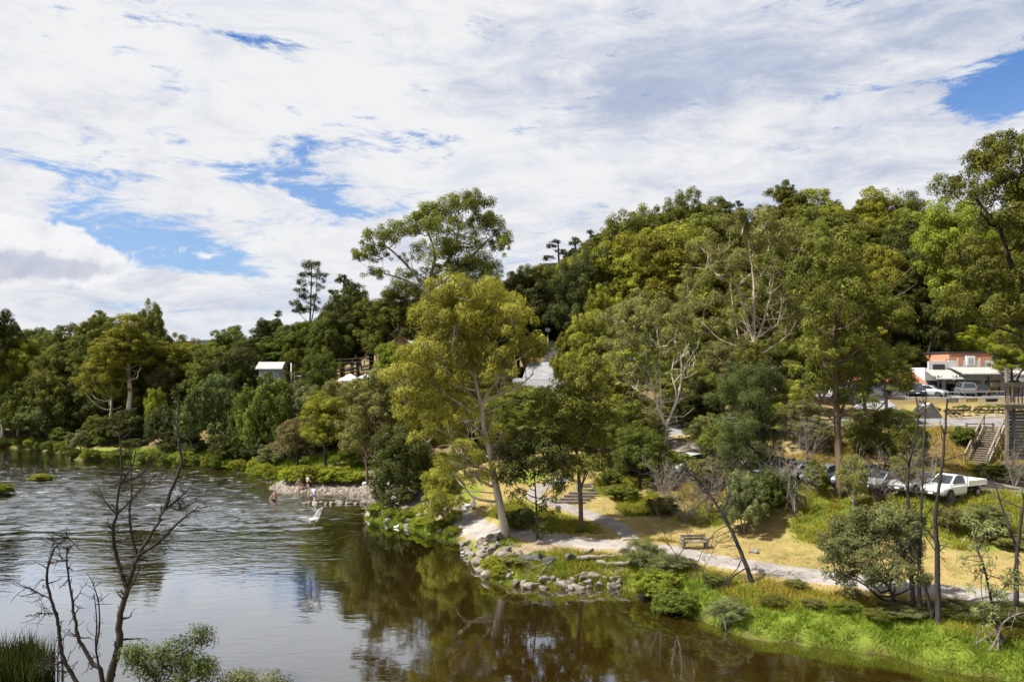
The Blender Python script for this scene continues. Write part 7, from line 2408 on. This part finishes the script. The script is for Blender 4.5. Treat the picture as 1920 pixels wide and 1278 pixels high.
def person(label, X, Y, z, H, rot, top, bottom, pose='stand', arms=(0.15, 0.25), short=True):
    o = thing('person', (X, Y, z), label, 'person', None, rot)
    s = H / 1.75
    o.scale = (s, s, s)
    if pose == 'stride':
        kl, kr, al, ar = (.14, -.10, .50), (-.06, .06, .48), (.20, .10, .07), (-.20, .16, .09)
        kl, al = (.10, -.16, .50), (.11, -.24, .07); kr, ar = (-.10, .05, .50), (-.10, .22, .09)
    elif pose == 'wade':
        kl, al = (.10, -.06, .50), (.11, -.04, .06); kr, ar = (-.10, .02, .50), (-.11, .06, .06)
    else:
        kl, al = (.11, -.02, .50), (.12, .01, .07); kr, ar = (-.11, -.02, .50), (-.12, .02, .07)
    J = [((0, 0, .95), (.15, .11)), ((0, -.01, 1.15), (.135, .10)), ((0, 0, 1.35), (.165, .11)), ((0, 0, 1.47), (.07, .07)), ((0, -.01, 1.54), (.055, .06)), ((0, -.02, 1.64), (.085, .10)), ((0, -.02, 1.72), (.065, .08)),
         ((.10, 0, .88), .09), (kl, .062), (al, .042), ((al[0] + .01, al[1] - .15, .03), .036),
         ((-.10, 0, .88), .09), (kr, .062), (ar, .042), ((ar[0] - .01, ar[1] - .15, .03), .036),
         ((.19, 0, 1.40), .062), ((.24 + arms[0] * .3, -.02, 1.14), .045), ((.24 + arms[0], -.10 - arms[1] * .3, .92), .034), ((.25 + arms[0], -.13 - arms[1] * .3, .83), .028),
         ((-.19, 0, 1.40), .062), ((-.24 - arms[1] * .3, -.02, 1.14), .045), ((-.24 - arms[1], -.10, .93), .034), ((-.25 - arms[1], -.13, .84), .028)]
    E = [(0, 1), (1, 2), (2, 3), (3, 4), (4, 5), (5, 6), (0, 7), (7, 8), (8, 9), (9, 10), (0, 11), (11, 12), (12, 13), (13, 14), (2, 15), (15, 16), (16, 17), (17, 18), (2, 19), (19, 20), (20, 21), (21, 22)]
    # fingers and thumbs
    for w_, sgn in ((18, 1), (22, -1)):
        wx_, wy_, wz_ = J[w_][0]
        for k, (dx, dy, ln) in enumerate(((.022, -.005, .075), (.008, -.012, .085), (-.006, -.016, .08), (-.02, -.016, .065), (.03, -.03, .05))):
            J.append(((wx_ + dx, wy_ + dy - .01, wz_ - ln * .6), .009)); E.append((w_, len(J) - 1))
            J.append(((wx_ + dx * 1.1, wy_ + dy - .025, wz_ - ln), .008)); E.append((len(J) - 2, len(J) - 1))
    body = skin('body', J, E, M_SKIN, o)
    if top:
        skin('shirt', [((0, 0, .93), (.165, .125)), ((0, -.01, 1.15), (.15, .115)), ((0, 0, 1.36), (.18, .125)), ((0, 0, 1.46), (.085, .08)), ((.19, 0, 1.41), .078), ((.225 + arms[0] * .2, -.015, 1.22), .064), ((-.19, 0, 1.41), .078), ((-.225 - arms[1] * .2, -.015, 1.22), .064)],
             [(0, 1), (1, 2), (2, 3), (2, 4), (4, 5), (2, 6), (6, 7)], CLOTH[top], o)
    if bottom:
        m1 = tuple((np.array((.10, 0, .88)) * .25 + np.array(kl) * .75)); m2 = tuple((np.array((-.10, 0, .88)) * .25 + np.array(kr) * .75))
        skin('shorts', [((0, 0, .97), (.168, .13)), ((.10, 0, .86), .108), (m1, .088), ((-.10, 0, .86), .108), (m2, .088)], [(0, 1), (1, 2), (0, 3), (3, 4)], CLOTH[bottom], o)
    skin('hair', [((0, .025, 1.60), (.07, .075)), ((0, .015, 1.69), (.092, .10)), ((0, .0, 1.755), (.07, .085))], [(0, 1), (1, 2)], M_HAIR, o)
    return o


g = G(561, 921); person('person in tan top standing leftmost on the gravel spit', g[0], g[1], max(g[2], -.1), 1.5, .6, 'tan', 'tan')
g = G(577, 917); person('person in pale blue shirt standing in the middle on the gravel spit', g[0], g[1], max(g[2], -.1), 1.45, 2.6, 'paleblue', 'black')
X, Y = W0(589, 936); person('person in pale top and blue shorts wading off the gravel spit', X, Y, -.35, 1.75, 2.9, 'paleblue', 'blue', 'stride')
X, Y = W0(514, 939); person('person wading thigh-deep in the riffle in a tan top and black shorts', X, Y, -.62, 1.7, .3, 'tan', 'black', 'wade', (.3, .2))
g = G(889, 968); person('person in white top and black shorts walking on the footpath', g[0], g[1], g[2] + .06, 1.45, .2, 'white', 'black', 'stride')

# bag on the grass behind the walker and one on the beach
def bag(label, g, mat, s=1.0):
    o = thing('duffel_bag', (g[0], g[1], g[2] + .02), label, 'bag', None, .4)
    bm = bmesh.new()
    bmesh.ops.create_uvsphere(bm, u_segments=16, v_segments=10, radius=.5)
    for v_ in bm.verts:
        v_.co = (v_.co.x * 1.3 * s, v_.co.y * .75 * s, max(v_.co.z, -.34) * .8 * s + .27 * s)
    me = bpy.data.meshes.new('bag_body'); bm.to_mesh(me); bm.free(); me.materials.append(mat)
    ob('bag_body', me, o)
    t_ = Tree(5)
    t_.tube([(-.25 * s, 0, .55 * s), (-.2 * s, 0, .75 * s), (0, 0, .82 * s), (.2 * s, 0, .75 * s), (.25 * s, 0, .55 * s)], .03, .03, 5)
    me2, _ = t_.meshes('strap')
    put_mat(ob('strap', me2, o), M_TRIM)


g = G(878, 953); bag('pale blue bag on the grass behind the walking person', g, CLOTH['paleblue'], .55)
g = G(684, 909); bag('white bag lying at the back of the gravel beach', g, CLOTH['white'], .5)

# ------------------------------------------------------------------ birds
M_FEATH = simple('feathers_grey', (0.46, 0.46, 0.47), (0.34, 0.34, 0.36), 10, .8)
M_FEATHL = simple('feathers_white', (0.70, 0.70, 0.69), (0.58, 0.57, 0.56), 10, .8)
M_BEAK = simple('beak', (0.30, 0.20, 0.09), None, 8, .5)
Yb = 58.0
c = P(584, 973, Yb)
hb = thing('flying_heron', c, 'grey and white heron flying low over the river with raised wings', 'bird', None, 0.0)
hb.scale = (1.2, 1.2, 1.2)
skin('body', [((-.32, .1, -.06), .03), ((-.12, .04, -.01), .085), ((.08, 0, 0), .10), ((.22, -.03, .03), .06), ((.30, -.05, .10), .04), ((.36, -.07, .06), .035), ((.44, -.09, .07), .04)], [(0, 1), (1, 2), (2, 3), (3, 4), (4, 5), (5, 6)], M_FEATHL, hb, 2)
skin('beak', [((.46, -.095, .07), .018), ((.60, -.12, .05), .005)], [(0, 1)], M_BEAK, hb)
skin('leg', [((-.25, .08, -.05), .014), ((-.62, .2, -.10), .009)], [(0, 1)], M_BEAK, hb)
skin('leg', [((-.25, .05, -.06), .014), ((-.62, .15, -.12), .009)], [(0, 1)], M_BEAK, hb)


def wing(pts_px, cen=c):
    # leading edge, trailing edge in pixels; made into a curved plate with thickness and feather tips
    le, te = pts_px
    v, f = [], []
    n = len(le)
    for k in range(2):
        for i in range(n):
            for q in (le[i], te[i]):
                p = P(q[0], q[1], Yb + (q[2] if len(q) > 2 else 0)) - cen
                v.append((p[0], p[1] + (0.012 if k else -.012), p[2] + (0.012 if k else -.012)))
    m_ = 2 * n
    for i in range(n - 1):
        a = 2 * i
        f.append((a, a + 1, a + 3, a + 2))
        f.append((m_ + a, m_ + a + 2, m_ + a + 3, m_ + a + 1))
        f.append((a, a + 2, m_ + a + 2, m_ + a)); f.append((a + 1, m_ + a + 1, m_ + a + 3, a + 3))
    f.append((0, m_, m_ + 1, 1)); f.append((2 * n - 2, 2 * n - 1, m_ + 2 * n - 1, m_ + 2 * n - 2))
    nf = len(f)
    me = mesh_np('wing', np.array(v), f, [M_FEATHL, M_FEATH], False, None, [0 if i < nf * .55 else 1 for i in range(nf)])
    ob('wing', me, hb)


wing(([(586, 972, 0), (590, 964, .15), (596, 957, .3), (602, 954, .4)], [(592, 977, .1), (596, 971, .25), (599, 963, .38), (602, 955, .42)]))
wing(([(583, 972, 0), (576, 969, -.1), (568, 970, -.25), (561, 972, -.4)], [(583, 979, .12), (576, 976, .05), (569, 974, -.15), (561, 973, -.38)]))
for px, py, lab in ((743, 989, 'white waterbird afloat near the point boulders'), (868, 1037, 'white duck afloat left of the piled boulders')):
    X, Y = W0(px, py)
    d_ = thing('duck', (X, Y, .02), lab, 'bird', None, .4)
    skin('body', [((-.20, 0, .10), .03), ((-.08, 0, .06), .09), ((.08, 0, .06), .10), ((.17, 0, .12), .05), ((.19, 0, .24), .035), ((.22, 0, .28), .045)], [(0, 1), (1, 2), (2, 3), (3, 4), (4, 5)], M_FEATHL, d_, 2)
    skin('beak', [((.26, 0, .275), .018), ((.32, 0, .265), .010)], [(0, 1)], M_BEAK, d_)

# ------------------------------------------------------------------ tell twins apart by their side
_by = {}
for o_ in SC.objects:
    if o_.parent is None and o_.get('category') in ('tree', 'shrub') and o_.get('label'):
        _by.setdefault(o_['label'], []).append(o_)
for lab_, os_ in _by.items():
    if 2 <= len(os_) <= 3 and len(lab_.split()) < 16:
        os_.sort(key=lambda q: q.location.x / max(q.location.y, 1))
        for o_, w_ in zip(os_, ('left-hand', 'right-hand') if len(os_) == 2 else ('left-hand', 'middle', 'right-hand')):
            o_['label'] = w_ + ' ' + lab_
